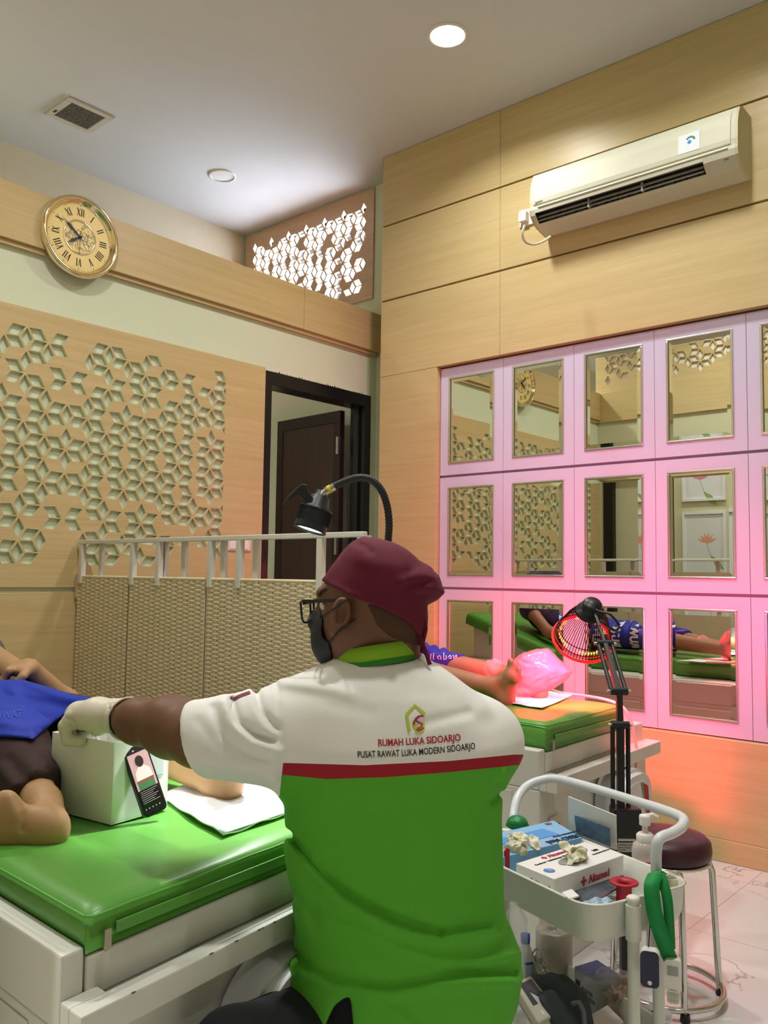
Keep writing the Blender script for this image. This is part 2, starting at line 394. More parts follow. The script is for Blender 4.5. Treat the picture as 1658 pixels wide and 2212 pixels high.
def edges(DI, SI, X0, Z0, dx, dz):
    for k, rows in DI.items():
        off = 0 if k % 2 == 0 else -dz / 2
        for n in rows:
            z = Z0 + off - dz * n; x = X0 + dx * k; yield (x, z - dz / 2), (x, z + dz / 2)
    for k, rows in SI.items():
        for m in rows:
            z = Z0 - dz / 4 - dz / 2 * m; up = (m % 2 == 0) if k % 2 == 0 else (m % 2 != 0); s = 1 if up else -1
            yield (X0 + dx * k, z - s * dz / 4), (X0 + dx * (k + 1), z + s * dz / 4)
holes = []
for a, bb in edges(DI, SI, 1.731, 2.213, DX, DZ):
    # width of the slanted rhombi follows the upright ones
    P = rhomb((a[0] - fx0, a[1] - fz0), (bb[0] - fx0, bb[1] - fz0), 0.845, 0.60)
    if min(q[0] for q in P) < 0.10: continue
    P = clip_x(P, 2.822 - fx0)
    if len(P) >= 3: holes.append(P)
Mf = Matrix(((1, 0, 0, fx0), (0, 0, -1, YB), (0, 1, 0, fz0), (0, 0, 0, 1)))
fp = fret('fretwork_panel', Mf, fx1 - fx0, fz1 - fz0, holes, 0.017, [M_wl, mat('fret_edge', 'd2d4b2', 0.6)])
tag(fp, 'wide light wood wall panel cut with a rhombus star pattern, beside the black doorway', 'wall panel')
# high lattice in front of the daylight opening
rnd = random.Random(11)
def rand_pattern(k0, k1, n0, n1, pd, ps, seed):
    r = random.Random(seed)
    return ({k: [n for n in range(n0, n1) if r.random() < pd] for k in range(k0, k1 + 1)},
            {k: [m for m in range(2 * n0, 2 * n1) if r.random() < ps] for k in range(k0, k1)})
M_wv = wood('laminate_vent', 'cfae8c', 'b8967a', 'Y')
D2, S2 = rand_pattern(0, 12, 0, 7, 0.85, 0.88, 5); holes = []
for a, bb in edges(D2, S2, 0.09, 0.735 - 0.11, 0.0915, 0.094):
    P = rhomb(a, bb, 0.80, 0.60)
    if min(q[1] for q in P) > 0.055 and max(q[1] for q in P) < 0.68 and max(q[0] for q in P) < 1.24 and min(q[0] for q in P) > 0.04: holes.append(P)
Mv = Matrix(((0, 0, -1, XW - 0.012), (1, 0, 0, vy0 - 0.004), (0, 1, 0, vz0 - 0.004), (0, 0, 0, 1)))
vs_ = fret('lattice_vent', Mv, vy1 - vy0 + 0.008, vz1 - vz0 + 0.008, holes, 0.022, M_wv)
tag(vs_, 'backlit wood lattice with rhombus holes under the ceiling above the doorway', 'vent lattice')
b = MB(); Mg = mat('vent_bar_dark', '35323c', 0.6)
b.box((XW + 0.30, vy0 - 0.5, 3.56), (XW + 0.34, vy1 + 0.5, 3.64)); b.box((XW + 0.30, vy0 - 0.5, 3.80), (XW + 0.34, vy1 + 0.5, 3.85))
b.box((XW + 0.30, vy0 - 0.5, 2.6), (XW + 0.34, vy0 - 0.42, 3.85)); b.box((XW + 0.30, 4.25, 2.6), (XW + 0.34, 4.30, 3.56)); b.box((XW + 0.30, vy1 + 0.42, 2.6), (XW + 0.34, vy1 + 0.5, 3.85))
b.box((XW + 0.12, vy0 - 0.5, 3.80), (XW + 1.7, vy1 + 1.2, 3.84))
struct(b.build('window_1', Mg))
# lattice above the side wall (only the mirrors show it)
D3, S3 = rand_pattern(0, 20, 0, 7, 0.8, 0.82, 8); holes = []
for a, bb in edges(D3, S3, 0.12, 0.66, 0.105, 0.109):
    P = rhomb(a, bb, 0.82, 0.60)
    if min(q[1] for q in P) > 0.07 and max(q[1] for q in P) < 0.8 and max(q[0] for q in P) < 2.2 and min(q[0] for q in P) > 0.05: holes.append(P)
Ms = Matrix(((0, 0, 1, XL), (1, 0, 0, ys0), (0, 1, 0, 2.87), (0, 0, 0, 1)))
Ms = Matrix(((0, 0, 1, XL - 0.01), (-1, 0, 0, YB + 0.04), (0, 1, 0, 2.869), (0, 0, 0, 1)))
s3 = fret('lattice_screen', Ms, YB + 0.04 - ys0, CEIL - 2.87, holes, 0.02, M_wr)
struct(MB().box((XL - 0.052, ys0, 2.87), (XL - 0.031, YB + 0.03, CEIL - 0.002)).build('wall_side_added_backing', mat('backing_white', 'f2f2ee', 0.6)))  # white board added so the lattice holes look bright
tag(s3, 'wood lattice screen on the beam above the side wall, seen only in the mirrors', 'lattice screen')

# ---------------------------------------------------------------- doorway
M_dark = wood('door_veneer', '3c2d26', '241a17', 'Z', 1.6, 0.4)
b = MB(); f = 0.055
b.box((dx0, YC - 0.008, 0), (dx0 + f, YC + 0.118, dz1)); b.box((dx1 - f, YC - 0.008, 0), (dx1, YC + 0.118, dz1)); b.box((dx0 + f, YC - 0.008, dz1 - 0.075), (dx1 - f, YC + 0.118, dz1))
b.box((dx1 - f - 0.02, YC + 0.03, 0), (dx1 - f, YC + 0.07, dz1 - 0.075)); b.box((dx0 + f, YC + 0.05, 0), (dx0 + f + 0.012, YC + 0.07, dz1 - 0.075))
d1 = struct(b.build('door_1', M_black, bevel=0.002))
hx, hy = 3.875, 3.775                     # hinge line
Md = frameM((hx, hy, 0.012), (0.06, 1, 0), (0, 0, 1)); LW, LH, LT = 0.64, 2.235, 0.04   # x along the leaf, y up, z = +X side
b = MB()
for lo, hi in (((0, 0, 0), (0.06, LH, LT)), ((LW - 0.06, 0, 0), (LW, LH, LT)), ((0.06, LH - 0.075, 0), (LW - 0.06, LH, LT)), ((0.06, 0, 0), (LW - 0.06, 0.09, LT))): b.box(lo, hi, Md)
lf = b.build('door_leaf', mat('door_border', '231a19', 0.4), d1, bevel=0.002)
MB().box((0.06, 0.09, 0.006), (LW - 0.06, LH - 0.075, LT - 0.006), Md).build('door_veneer', M_dark, lf)
M_steel = mat('brushed_steel', 'b9b8b2', 0.35, metal=1.0)
for z in (2.02, 1.38, 0.35):
    b = MB(); b.tube([(hx - 0.012, hy - 0.012, z - 0.055), (hx - 0.012, hy - 0.012, z + 0.055)], 0.006)
    b.box((hx - 0.034, hy - 0.018, z - 0.055), (hx - 0.012, hy - 0.014, z + 0.055)); b.box((hx - 0.012, hy - 0.014, z - 0.055), (hx - 0.009, hy + 0.022, z + 0.055))
    for dz in (-0.035, 0, 0.035): b.lathe([(0.0035, 0), (0.002, 0.0015)], Matrix.Translation((hx - 0.026, hy - 0.018, z + dz)) @ Matrix.Rotation(PI / 2, 4, 'X'), 8)
    b.build('door_hinge', M_steel, d1)
# crumbled plaster edge over the frame
b = MB(); rr = random.Random(3)
for i in range(46):
    x = dx0 + (dx1 - dx0) * i / 45; w = 0.006 + 0.010 * rr.random(); h = 0.004 + 0.007 * rr.random()
    b.box((x - w, YC - 0.004, dz1), (x + w, YC, dz1 + h))
for i in range(20):
    z = 1.3 + i * 0.052; b.box((dx1, YC - 0.004, z), (dx1 + 0.003 + 0.006 * rr.random(), YC, z + 0.05))
struct(b.build('trim_4', mat('bare_plaster', 'e6e2d0', 0.9)))

# ---------------------------------------------------------------- mirror cabinets
M_cab = mat('lilac_white_lacquer', 'd0cbe4', 0.32)
M_chr = mat('silver_profile', 'dedbd4', 0.26, metal=1.0)
M_mir = mat('mirror_glass', 'e4e6d8', 0.005, metal=1.0)
for l in list(M_mir.node_tree.nodes['Principled BSDF'].inputs['Base Color'].links): M_mir.node_tree.links.remove(l)
CW, RZ = 0.4205, [(1.7635, 2.372), (1.1405, 1.7495), (0.521, 1.1265)]
RN = ['top', 'middle', 'bottom']
ORD = ['first', 'second', 'third', 'fourth', 'fifth', 'sixth']
M_ch = mat('cabinet_carcass', '8d8696', 0.6)
for ri, (z0, z1) in enumerate(RZ):
    for ci in range(6):
        yb = 2.926 - ci * CW; ya = yb - CW
        t = thing('mirror_cabinet', 'lilac white mirror-fronted wall cabinet, %s from the corner in the %s row' % (ORD[ci], RN[ri]), 'cabinet',
                  (WCAB, (ya + yb) / 2, z0), 'mirror fronted wall cabinets')
        y0_, y1_ = ya + 0.0012, yb - 0.0012; mg = 0.060
        my0, my1, mz0, mz1 = y0_ + mg - 0.004, y1_ - mg + 0.004, z0 + 0.062, z1 - 0.056
        b = MB()
        b.box((WCAB, y0_, z0), (WCAB + 0.018, my0, z1)); b.box((WCAB, my1, z0), (WCAB + 0.018, y1_, z1))
        b.box((WCAB, my0, z0), (WCAB + 0.018, my1, mz0)); b.box((WCAB, my0, mz1), (WCAB + 0.018, my1, z1))
        b.build('door', M_cab, t)
        w = 0.011; b = MB()
        Mq = Matrix(((0, 0, -1, WCAB), (1, 0, 0, 0), (0, 1, 0, 0), (0, 0, 0, 1)))
        for (a0, a1, a2, a3) in ((my0, my1, mz0, mz0 + w), (my0, my1, mz1 - w, mz1), (my0, my0 + w, mz0 + w, mz1 - w), (my1 - w, my1, mz0 + w, mz1 - w)):
            b.box((a0, a2, -0.004), (a1, a3, 0.005), Mq)
        fr = b.build('mirror_frame', M_chr, t, bevel=0.003, seg=2)
        i0, i1, j0, j1 = my0 + w, my1 - w, mz0 + w, mz1 - w; bw = 0.019; xa, xb = WCAB + 0.0035, WCAB + 0.0020
        b = MB()
        o_ = [(xa, i0, j0), (xa, i1, j0), (xa, i1, j1), (xa, i0, j1)]; n_ = [(xb, i0 + bw, j0 + bw), (xb, i1 - bw, j0 + bw), (xb, i1 - bw, j1 - bw), (xb, i0 + bw, j1 - bw)]
        b.add(o_ + n_, [(4, 7, 6, 5)] + [(i, 4 + i, 4 + (i + 1) % 4, (i + 1) % 4) for i in range(4)], False)
        b.build('mirror', M_mir, t)
b = MB()
yq = 2.926 - 6 * CW
for z in (1.756, 1.133): b.box((WCAB + 0.012, yq, z - 0.007), (WCAB + 0.02, 2.926, z + 0.0075))
struct(b.build('trim_5', M_ch))
# ================================================================ CEILING, WALL FITTINGS
M_on = mat('lit_diffuser', 'ffffff', 0.5, emit='fffaf0', estr=14.0)
M_off = mat('unlit_diffuser', 'e2e4e6', 0.4)
M_wp = mat('white_plastic', 'e6e4dd', 0.4)
M_ink = mat('black_print', '17171a', 0.6)
M_red = mat('red_print', 'b32030', 0.6)
def downlight(loc, lit, label, r=0.075):
    t = thing('ceiling_downlight', label, 'ceiling light', (loc[0], loc[1], CEIL), 'ceiling downlights')
    Mt = Matrix.Translation((loc[0], loc[1], CEIL))
    MB().lathe([(r * 1.18, 0), (r * 1.18, -0.005), (r * 1.02, -0.010), (r * 0.98, -0.004), (r * 0.98, 0)], Mt, 32, cap=False).build('trim_ring', M_wp, t)
    MB().lathe([(r * 0.98, -0.003), (r * 0.7, -0.005), (0.001, -0.006)], Mt, 32, cap=False).build('diffuser', M_on if lit else M_off, t)
    if lit: lamp('downlight_lamp', 'AREA', (loc[0], loc[1], CEIL - 0.016), lit, LAMP_RGB, 2 * r * 0.95)
downlight((3.08, 2.34), DOWNLIGHT_W, 'lit round downlight in the ceiling, glowing white in front of the wood wall', 0.082)
downlight((3.302, 4.309), 0, 'unlit round downlight in the ceiling beyond the wood beam')
downlight((2.95, 1.20), DOWNLIGHT_W * 0.65, 'lit round downlight above the foot of the far bed, outside the picture')
downlight((1.35, 2.34), DOWNLIGHT_W, 'lit round downlight above the near bed, outside the picture')
downlight((1.35, 0.85), DOWNLIGHT_W * 1.35, 'lit round downlight nearly overhead, outside the picture')
downlight((-1.2, 3.3), HALL_W * 3.6, 'added unseen downlight in the hall on the left, beyond the side wall')  # unseen lamp added to light the space behind the side lattice
downlight((0.8, -1.2), HALL_W * 0.3, 'added unseen downlight in the hall, behind the camera')  # unseen lamp added for more light from behind the view
downlight((1.1, 4.3), 24.0, 'added unseen downlight over the room behind the doorway, outside the picture')  # made-up lamp, added to brighten the wall behind the door

# ---- exhaust fan grille in the ceiling
P = [onp(x, y, 2, CEIL - 0.012) for x, y in ((92, 246), (148, 209), (251, 253), (195, 297))]
cx_, cy_ = np.mean(P, 0)[:2]; ex = Vector(P[2] - P[1]); ex.z = 0; wx = ex.length / 2; ey = Vector(P[1] - P[0]); ey.z = 0; wy = ey.length / 2
t = thing('exhaust_fan', 'square white ceiling exhaust fan with a dark grille, above the clock', 'exhaust fan', (cx_, cy_, CEIL))
Mx = frameM((cx_, cy_, CEIL), (1, 0, 0), (0, -1, 0))        # z down
b = MB(); g0 = 0.72
for lo, hi in (((-wx, -wy, 0), (wx, -wy * g0, 0.012)), ((-wx, wy * g0, 0), (wx, wy, 0.012)), ((-wx, -wy * g0, 0), (-wx * g0, wy * g0, 0.012)), ((wx * g0, -wy * g0, 0), (wx, wy * g0, 0.012))): b.box(lo, hi, Mx)
b.build('fan_frame', mat('fan_plastic', 'c9c4ba', 0.45), t, bevel=0.004)
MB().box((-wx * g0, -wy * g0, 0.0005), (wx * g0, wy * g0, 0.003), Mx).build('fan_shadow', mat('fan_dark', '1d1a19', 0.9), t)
b = MB()
for i in range(19):
    u = -g0 + 2 * g0 * (i + 0.5) / 19
    b.box((wx * u - 0.0022, -wy * g0, 0.004), (wx * u + 0.0022, wy * g0, 0.010), Mx)
for i in range(12):
    u = -g0 + 2 * g0 * (i + 0.5) / 12
    b.box((-wx * g0, wy * u - 0.002, 0.005), (wx * g0, wy * u + 0.002, 0.009), Mx)
b.build('fan_grille', mat('fan_slats', '6f6a66', 0.5), t)
MB().box((-wx * 0.9, -wy * 0.5, 0.012), (-wx * 0.8, -wy * 0.25, 0.0128), Mx).build('maker_badge', M_ink, t)

# ---- wall clock
M_gold = mat('polished_gold', 'f1e0b8', 0.12, metal=1.0)
M_dial = mat('gold_dial', 'f0d68e', 0.4, metal=0.1)
M_silver = mat('filigree_silver', 'f6eed6', 0.16, metal=1.0)
M_blk = mat('clock_black', '2a2018', 0.5)
R = 0.189; oc = Vector((1.943, YB, 2.722))
t = thing('wall_clock', 'round gold wall clock with roman numerals, hung on the wood beam', 'clock', (oc.x, YB, oc.z - R))
Mk = frameM(oc, (1, 0, 0), (0, 0, 1))
MB().lathe([(R * 0.93, 0.0), (R * 0.985, 0.012), (R, 0.03), (R * 0.985, 0.046), (R * 0.94, 0.052), (R * 0.885, 0.046), (R * 0.87, 0.034), (R * 0.82, 0.026)], Mk, 72, cap=False).build('rim', M_gold, t)
dial = MB().lathe([(R * 0.84, 0.0262), (0.001, 0.0264)], Mk, 64, cap=False).build('dial', M_dial, t)
b = MB()
b.lathe([(R * 0.42, 0.0265), (R * 0.42, 0.029), (R * 0.385, 0.029), (R * 0.385, 0.0265)], Mk, 56, cap=False)
rr = random.Random(2)
for i in range(46):                       # filigree scrolls
    a = rr.random() * 2 * PI; q = R * 0.34 * math.sqrt(rr.random()); c0 = Vector((q * math.cos(a), q * math.sin(a), 0.0285)); s0 = 1 if rr.random() < 0.5 else -1; ph = rr.random() * 6
    pts = [Mk @ (c0 + Vector(((0.016 - 0.0024 * k) * math.cos(ph + s0 * k * 0.85), (0.016 - 0.0024 * k) * math.sin(ph + s0 * k * 0.85), 0))) for k in range(7)]
    b.tube(pts, 0.0011, 5)
b.build('medallion', M_silver, t)
NUM = ['XII', 'I', 'II', 'III', 'IIII', 'V', 'VI', 'VII', 'VIII', 'IX', 'X', 'XI']
b = MB()
def bar2(bm, M, x0, y0, x1, y1, w, z=0.0272):
    d = Vector((x1 - x0, y1 - y0)); n = Vector((-d.y, d.x)).normalized() * w / 2
    bm.add([M @ Vector((x, y, z)) for x, y in ((x0 - n.x, y0 - n.y), (x1 - n.x, y1 - n.y), (x1 + n.x, y1 + n.y), (x0 + n.x, y0 + n.y))], [(0, 1, 2, 3)], False)
for i, s in enumerate(NUM):
    a = PI / 2 - i * PI / 6; Mn = Mk @ Matrix.Rotation(a - PI / 2, 4, 'Z') @ Matrix.Translation((0, R * 0.62, 0)); h = R * 0.095
    wd = {'I': 0.010, 'V': 0.019, 'X': 0.019}; tot = sum(wd[c] for c in s); x = -tot / 2
    for c in s:
        w = wd[c]; xc = x + w / 2
        if c == 'I': bar2(b, Mn, xc, -h, xc, h, 0.0046)
        elif c == 'V': bar2(b, Mn, xc - 0.006, h, xc, -h, 0.0046); bar2(b, Mn, xc + 0.006, h, xc, -h, 0.0022)
        else: bar2(b, Mn, xc - 0.007, h, xc + 0.007, -h, 0.0046); bar2(b, Mn, xc + 0.007, h, xc - 0.007, -h, 0.0022)
        x += w
for i in range(60):
    a = i * PI / 30; r0 = R * (0.785 if i % 5 else 0.775); r1 = R * 0.795
    bar2(b, Mk, r0 * math.cos(a), r0 * math.sin(a), r1 * math.cos(a), r1 * math.sin(a), 0.0014 if i % 5 else 0.004)
b.build('numerals', M_blk, t)
for nm_, ang, L, wv in (('hour_hand', 90 - 236, 0.40, 0.016), ('minute_hand', 90 - 308, 0.60, 0.013), ('second_hand', 90 - 181, 0.42, 0.003)):
    Mh = Mk @ Matrix.Rotation(math.radians(ang), 4, 'Z') @ Matrix.Translation((0, 0, 0.0305)); b = MB()
    if wv > 0.005:
        b.prism([(-0.02, 0), (0.01, wv * 0.25), (R * L * 0.55, wv * 0.5), (R * L * 0.75, wv * 0.15), (R * L, 0), (R * L * 0.75, -wv * 0.15), (R * L * 0.55, -wv * 0.5), (0.01, -wv * 0.25)], 0, 0.001, Mh)
    else: b.box((-0.03, -0.001, 0.002), (R * L, 0.001, 0.003), Mh)
    b.build(nm_, mat('hand_steel', '3a3a44', 0.3, metal=0.6), t)
MB().lathe([(0.007, 0.03), (0.007, 0.036), (0.001, 0.037)], Mk, 16).build('hub', mat('hand_steel', '3a3a44'), t)

# ---- light switch beside the doorway
Ms_ = frameM(((2.847 + 3.016) / 2, YB, 1.352), (1, 0, 0), (0, 0, 1))
t = thing('light_switch', 'white double light switch plate on the wood panel beside the doorway', 'light switch', (2.93, YB, 1.31))
MB().box((-0.083, -0.034, 0), (0.083, 0.034, 0.008), Ms_).build('plate', M_wp, t, bevel=0.004)
for s in (-1, 1): MB().box((s * 0.034 - 0.03, -0.024, 0.008), (s * 0.034 + 0.03, 0.024, 0.012), Ms_).build('rocker', mat('switch_white', 'efeff0', 0.3), t, bevel=0.002)

# ---- air conditioner
AY0, AY1 = 1.195, 2.215
M_ac = mat('ac_plastic', 'cbccb6', 0.5); M_acd = mat('ac_shadow', '14161c', 0.6); M_acs = mat('ac_side', 'c3bd98', 0.5)
t = thing('air_conditioner', 'cream split air conditioner with open louvres, mounted high on the wood wall', 'air conditioner', (WX, (AY0 + AY1) / 2, 2.94))
def acp(q): return (WX - q[0], q[1])
top = [(0, 3.236), (0.105, 3.240), (0.142, 3.226), (0.160, 3.19)]
prof = top + [(0.172, 3.15), (0.178, 3.075), (0.176, 3.048), (0.180, 3.046), (0.181, 3.03), (0.172, 3.005), (0.150, 2.982), (0.118, 2.962), (0.03, 2.942), (0, 2.95)]
notch = top + [(0.172, 3.15), (0.178, 3.075), (0.176, 3.048), (0.180, 3.046), (0.181, 3.03), (0.177, 3.014), (0.12, 3.035), (0.085, 3.01), (0.135, 2.972), (0.118, 2.962), (0.03, 2.942), (0, 2.95)]
b = MB()
def ext(pr, ya, yb, mi=0):
    b.cur = mi; n = len(pr); A = [(WX - q[0], ya, q[1]) for q in pr]; B = [(WX - q[0], yb, q[1]) for q in pr]
    b.add(A + B, [(i, (i + 1) % n, n + (i + 1) % n, n + i) for i in range(n)], False)
    b.add(A, [tuple(range(n))[::-1]], False); b.add(B, [tuple(range(n))], False)
ext(prof, AY0 + 0.012, 1.345); ext(prof, 2.185, AY1 - 0.012); ext(notch, 1.345, 2.185)
ext(prof, AY0, AY0 + 0.012, 1); ext(prof, AY1 - 0.012, AY1, 1)
b.build('body', [M_ac, M_acs], t)
b = MB(); b.add([(WX - 0.121, 1.346, 3.0345), (WX - 0.121, 2.184, 3.0345), (WX - 0.0855, 2.184, 3.0095), (WX - 0.0855, 1.346, 3.0095), (WX - 0.134, 2.184, 2.9722), (WX - 0.134, 1.346, 2.9722)], [(0, 1, 2, 3), (3, 2, 4, 5)], False)
for y in (1.3465, 2.1835): b.add([(WX - 0.175, y, 3.0135), (WX - 0.121, y, 3.034), (WX - 0.086, y, 3.0095), (WX - 0.134, y, 2.9725)], [(0, 1, 2, 3)], False)
b.build('outlet', M_acd, t)
b = MB()       # front panel standing just proud of the body
pf = [(0.150, 3.212), (0.1665, 3.187), (0.1785, 3.15), (0.1845, 3.075), (0.182, 3.054), (0.150, 3.054)]
ext(pf, AY0 + 0.03, AY1 - 0.022)
fpn = b.build('front_panel', M_ac, t, bevel=0.002)
MB().tube([(WX - 0.183, 1.235, 3.0375), (WX - 0.183, AY1 - 0.05, 3.0375)], 0.0045, 8).build('bright_strip', mat('ac_strip', 'e9e7d6', 0.25), t)
for z, x in ((3.003, 0.148), (2.987, 0.142)):
    MB().bar((WX - x, 1.352, z), (WX - x, 2.182, z), 0.002, 0.022, (0.5, 0, 0.6)).build('louvre', mat('ac_louvre', '9c9c94', 0.4), t)
for i in range(15):
    y = 1.385 + i * 0.055; MB().box((WX - 0.135, y, 2.985), (WX - 0.10, y + 0.002, 3.022)).build('vertical_vane', mat('ac_vane', '2e3038', 0.5), t)
for y in (1.63, 1.90): MB().box((WX - 0.155, y, 2.975), (WX - 0.125, y + 0.008, 3.016)).build('louvre_bracket', mat('ac_louvre', '9c9c94'), t)
Ma = frameM((WX - 0.1838, 1.40, 3.085), (0, -1, 0), (0.06, 0, 1))    # sticker plane, x toward viewer's right
stk = MB().box((-0.05, -0.012, 0), (0.045, 0.075, 0.0012), Ma).build('energy_sticker', mat('sticker_white', 'dfe6ea', 0.4), t)
b = MB()
for i in range(6):
    a0 = PI * 0.80 - i * 0.40; a1 = a0 - 0.33
    b.add([Ma @ Vector((0.004 + r * math.cos(a), 0.036 + r * math.sin(a), 0.0016)) for r, a in ((0.024, a0), (0.024, a1), (0.015, a1), (0.015, a0))], [(0, 1, 2, 3)], False)
b.build('sticker_arc', mat('sticker_green', '1d6a5a', 0.5), stk)
MB().lathe([(0.009, 0.0014), (0.001, 0.0018)], Ma @ Matrix.Translation((0.0, 0.033, 0)), 16).build('sticker_dot', mat('sticker_blue', '2a8fd0', 0.5), stk)
text_mesh('DAIKIN', frameM((WX - 0.1838, 2.180, 3.058), (0, -1, 0), (0.05, 0, 1)), 0.009, M_ink, 'brand_lettering', fpn)
text_mesh('R-410A inverter', frameM((WX - 0.075, 1.47, 2.9525), (0, -1, 0), (1, 0, 0.2)), 0.008, mat('grey_print', '7c7a6c', 0.6), 'model_lettering', t)
MB().add([(WX - 0.1625, 1.335, 3.0085), (WX - 0.1625, 1.215, 3.0085), (WX - 0.1345, 1.215, 2.9772), (WX - 0.1345, 1.335, 2.9772)], [(0, 1, 2, 3)], False).build('display_panel', mat('ac_display', 'cfcbb6', 0.3), t, solid=0.004)
MB().box((WX - 0.166, 1.238, 2.996), (WX - 0.150, 1.257, 3.004)).build('sensor_window', M_acd, t)
# ---- socket, plug and cable left of the air conditioner
P0 = onp(1135, 472, 0, WX)
t = thing('wall_socket', 'white wall socket with a red neon, beside the left end of the air conditioner', 'socket', (WX, P0[1], P0[2] - 0.045))
Mw = frameM((WX, P0[1] - 0.012, P0[2]), (0, -1, 0), (0, 0, 1))
MB().box((-0.045, -0.045, 0), (0.045, 0.045, 0.012), Mw).build('plate', M_wp, t, bevel=0.004)
MB().box((0.020, 0.004, 0.012), (0.030, 0.014, 0.014), Mw).build('neon_switch', mat('neon_red', 'd02030', 0.3, emit='ff2030', estr=0.6), t)
t = thing('power_plug', 'white plug and cable hanging from the socket into the air conditioner', 'plug', (WX - 0.03, P0[1], P0[2]))
MB().prism([(-0.034, -0.026), (0.012, -0.026), (0.014, 0.022), (-0.006, 0.034), (-0.03, 0.028)], 0.0125, 0.04, Mw).build('plug_body', M_wp, t, bevel=0.004)
pts = smoothpath([at(1133, 486, 4.06), at(1128, 505, 4.06), at(1134, 522, 4.08), at(1152, 528, 4.12), at(1172, 522, 4.15), at(1188, 511, 4.18)], 6)
MB().tube(pts, 0.006, 8).build('cable', mat('cable_cream', 'd8d3b8', 0.5), t)

# ---- framed flower prints on the side wall (seen in the mirrors)
M_frw = mat('print_frame_white', 'e8eaec', 0.3); M_pap = mat('print_paper', 'dfe6ea', 0.4)
def flower(y, z, w, h, label, hue, fx, fz):
    t = thing('framed_print', label, 'picture', (XL, y, z - h / 2), 'flower prints on the side wall')
    Mp = frameM((XL + 0.001, y, z), (0, 1, 0), (0, 0, 1)); b = MB(); f = 0.02
    for lo, hi in (((-w / 2, -h / 2, 0), (w / 2, -h / 2 + f, 0.018)), ((-w / 2, h / 2 - f, 0), (w / 2, h / 2, 0.018)), ((-w / 2, -h / 2 + f, 0), (-w / 2 + f, h / 2 - f, 0.018)), ((w / 2 - f, -h / 2 + f, 0), (w / 2, h / 2 - f, 0.018))): b.box(lo, hi, Mp)
    b.build('frame', M_frw, t); pr = MB().box((-w / 2 + f, -h / 2 + f, 0.001), (w / 2 - f, h / 2 - f, 0.006), Mp).build('print', M_pap, t)
    b = MB()
    for k in range(6):
        a = PI * (0.15 + 0.14 * k); L = 0.09
        b.prism([(0, 0), (L * 0.5 * math.cos(a - 0.25), L * 0.5 * math.sin(a - 0.25)), (L * math.cos(a), L * math.sin(a)), (L * 0.5 * math.cos(a + 0.25), L * 0.5 * math.sin(a + 0.25))], 0.006, 0.0065 + 0.0002 * k, Mp @ Matrix.Translation((fx, fz, 0)))
    b.build('petals', mat('petal_' + hue, hue, 0.6), pr)
    b = MB(); b.prism([(0.0, 0), (0.004, 0), (-0.046, -0.15), (-0.05, -0.15)], 0.006, 0.0064, Mp @ Matrix.Translation((fx, fz, 0)))
    b.prism([(-0.03, -0.10), (-0.10, -0.14), (-0.14, -0.22), (-0.07, -0.19)], 0.006, 0.0064, Mp @ Matrix.Translation((fx, fz, 0)))
    b.build('stem', mat('leaf_green', '8fae6a', 0.6), pr)
flower(2.66, 1.45, 0.36, 0.62, 'framed print of an orange flower on the side wall, lower of two', 'e8a48a', -0.02, 0.05)
flower(2.66, 2.05, 0.36, 0.40, 'framed print of a pink flower on the side wall, upper of two', 'd98aa8', 0.03, -0.02)
flower(2.10, 1.45, 0.50, 0.62, 'framed print of a pale flower on the side wall, nearer the bed foot', 'e5b6a8', 0.0, 0.05)

# ================================================================ WOVEN PARTITION
M_rat = mat('rattan_strand', 'e2d2b0', 0.5, var=0.05, vscale=30)
M_rail = mat('partition_white', 'd9d6ca', 0.45, var=0.05, vscale=14)
PX = 2.02; PY0, PY1 = 1.845, 3.585; PT = 1.175
t = thing('partition_screen', 'beige woven rattan partition with a white slatted top rail between the two beds', 'partition', (PX, 2.7, 0))
for (ya, yb) in ((PY0, 2.640), (2.652, 3.163), (3.175, PY1)):
    b = MB(); b.smooth = True; per = 0.076; rh = 0.0084; nrow = int((PT - 0.06) / rh); ny = max(2, int((yb - ya) / per * 8))
    ys = [ya + (yb - ya) * i / ny for i in range(ny + 1)]
    for r in range(nrow):
        z = 0.065 + r * rh; g = []
        for dz, dx in ((-0.0050, 0.0016), (-0.0024, -0.0012), (0.0, 0.0003), (0.0024, -0.0012), (0.0050, 0.0016)):
            g.append([(PX - 0.012 + dx - 0.0032 * math.cos(2 * PI * y / per + PI * (r % 2)), y, z + dz) for y in ys])
        b.sheet(g)
    b.cur = 0
    k0 = math.ceil(ya / (per / 2)); y = k0 * per / 2
    while y < yb:
        b.box((PX - 0.0140, y - 0.0075, 0.06), (PX - 0.0105, y + 0.0075, PT)); y += per / 2
    b.box((PX - 0.006, ya, 0.06), (PX + 0.006, yb, PT - 0.004))
    b.tube([(PX - 0.01, ya, PT), (PX - 0.01, yb, PT)], 0.0065, 8)
    b.build('woven_panel', M_rat, t)
for x, z in ((PX - 0.012, 1.329), ):
    MB().box((x - 0.011, PY0 - 0.01, z - 0.009), (x + 0.011, PY1, z + 0.009)).build('top_rail', M_rail, t, bevel=0.003)
MB().box((PX - 0.012, PY0 - 0.01, 0.03), (PX + 0.012, PY1, 0.06)).build('bottom_rail', M_rail, t)
for px_ in (177, 287, 343, 455, 517, 692, 780):
    y = onp(px_, 1210, 0, PX - 0.012)[1]
    MB().box((PX - 0.022, y - 0.012, PT - 0.03), (PX + 0.002, y + 0.012, 1.322)).build('post', M_rail, t, bevel=0.002)
for px_ in (221, 358, 400, 485, 555):
    y = onp(px_, 1210, 0, PX + 0.02)[1]
    MB().box((PX + 0.008, y - 0.013, PT - 0.05), (PX + 0.026, y + 0.013, 1.322)).build('post', M_rail, t, bevel=0.002)
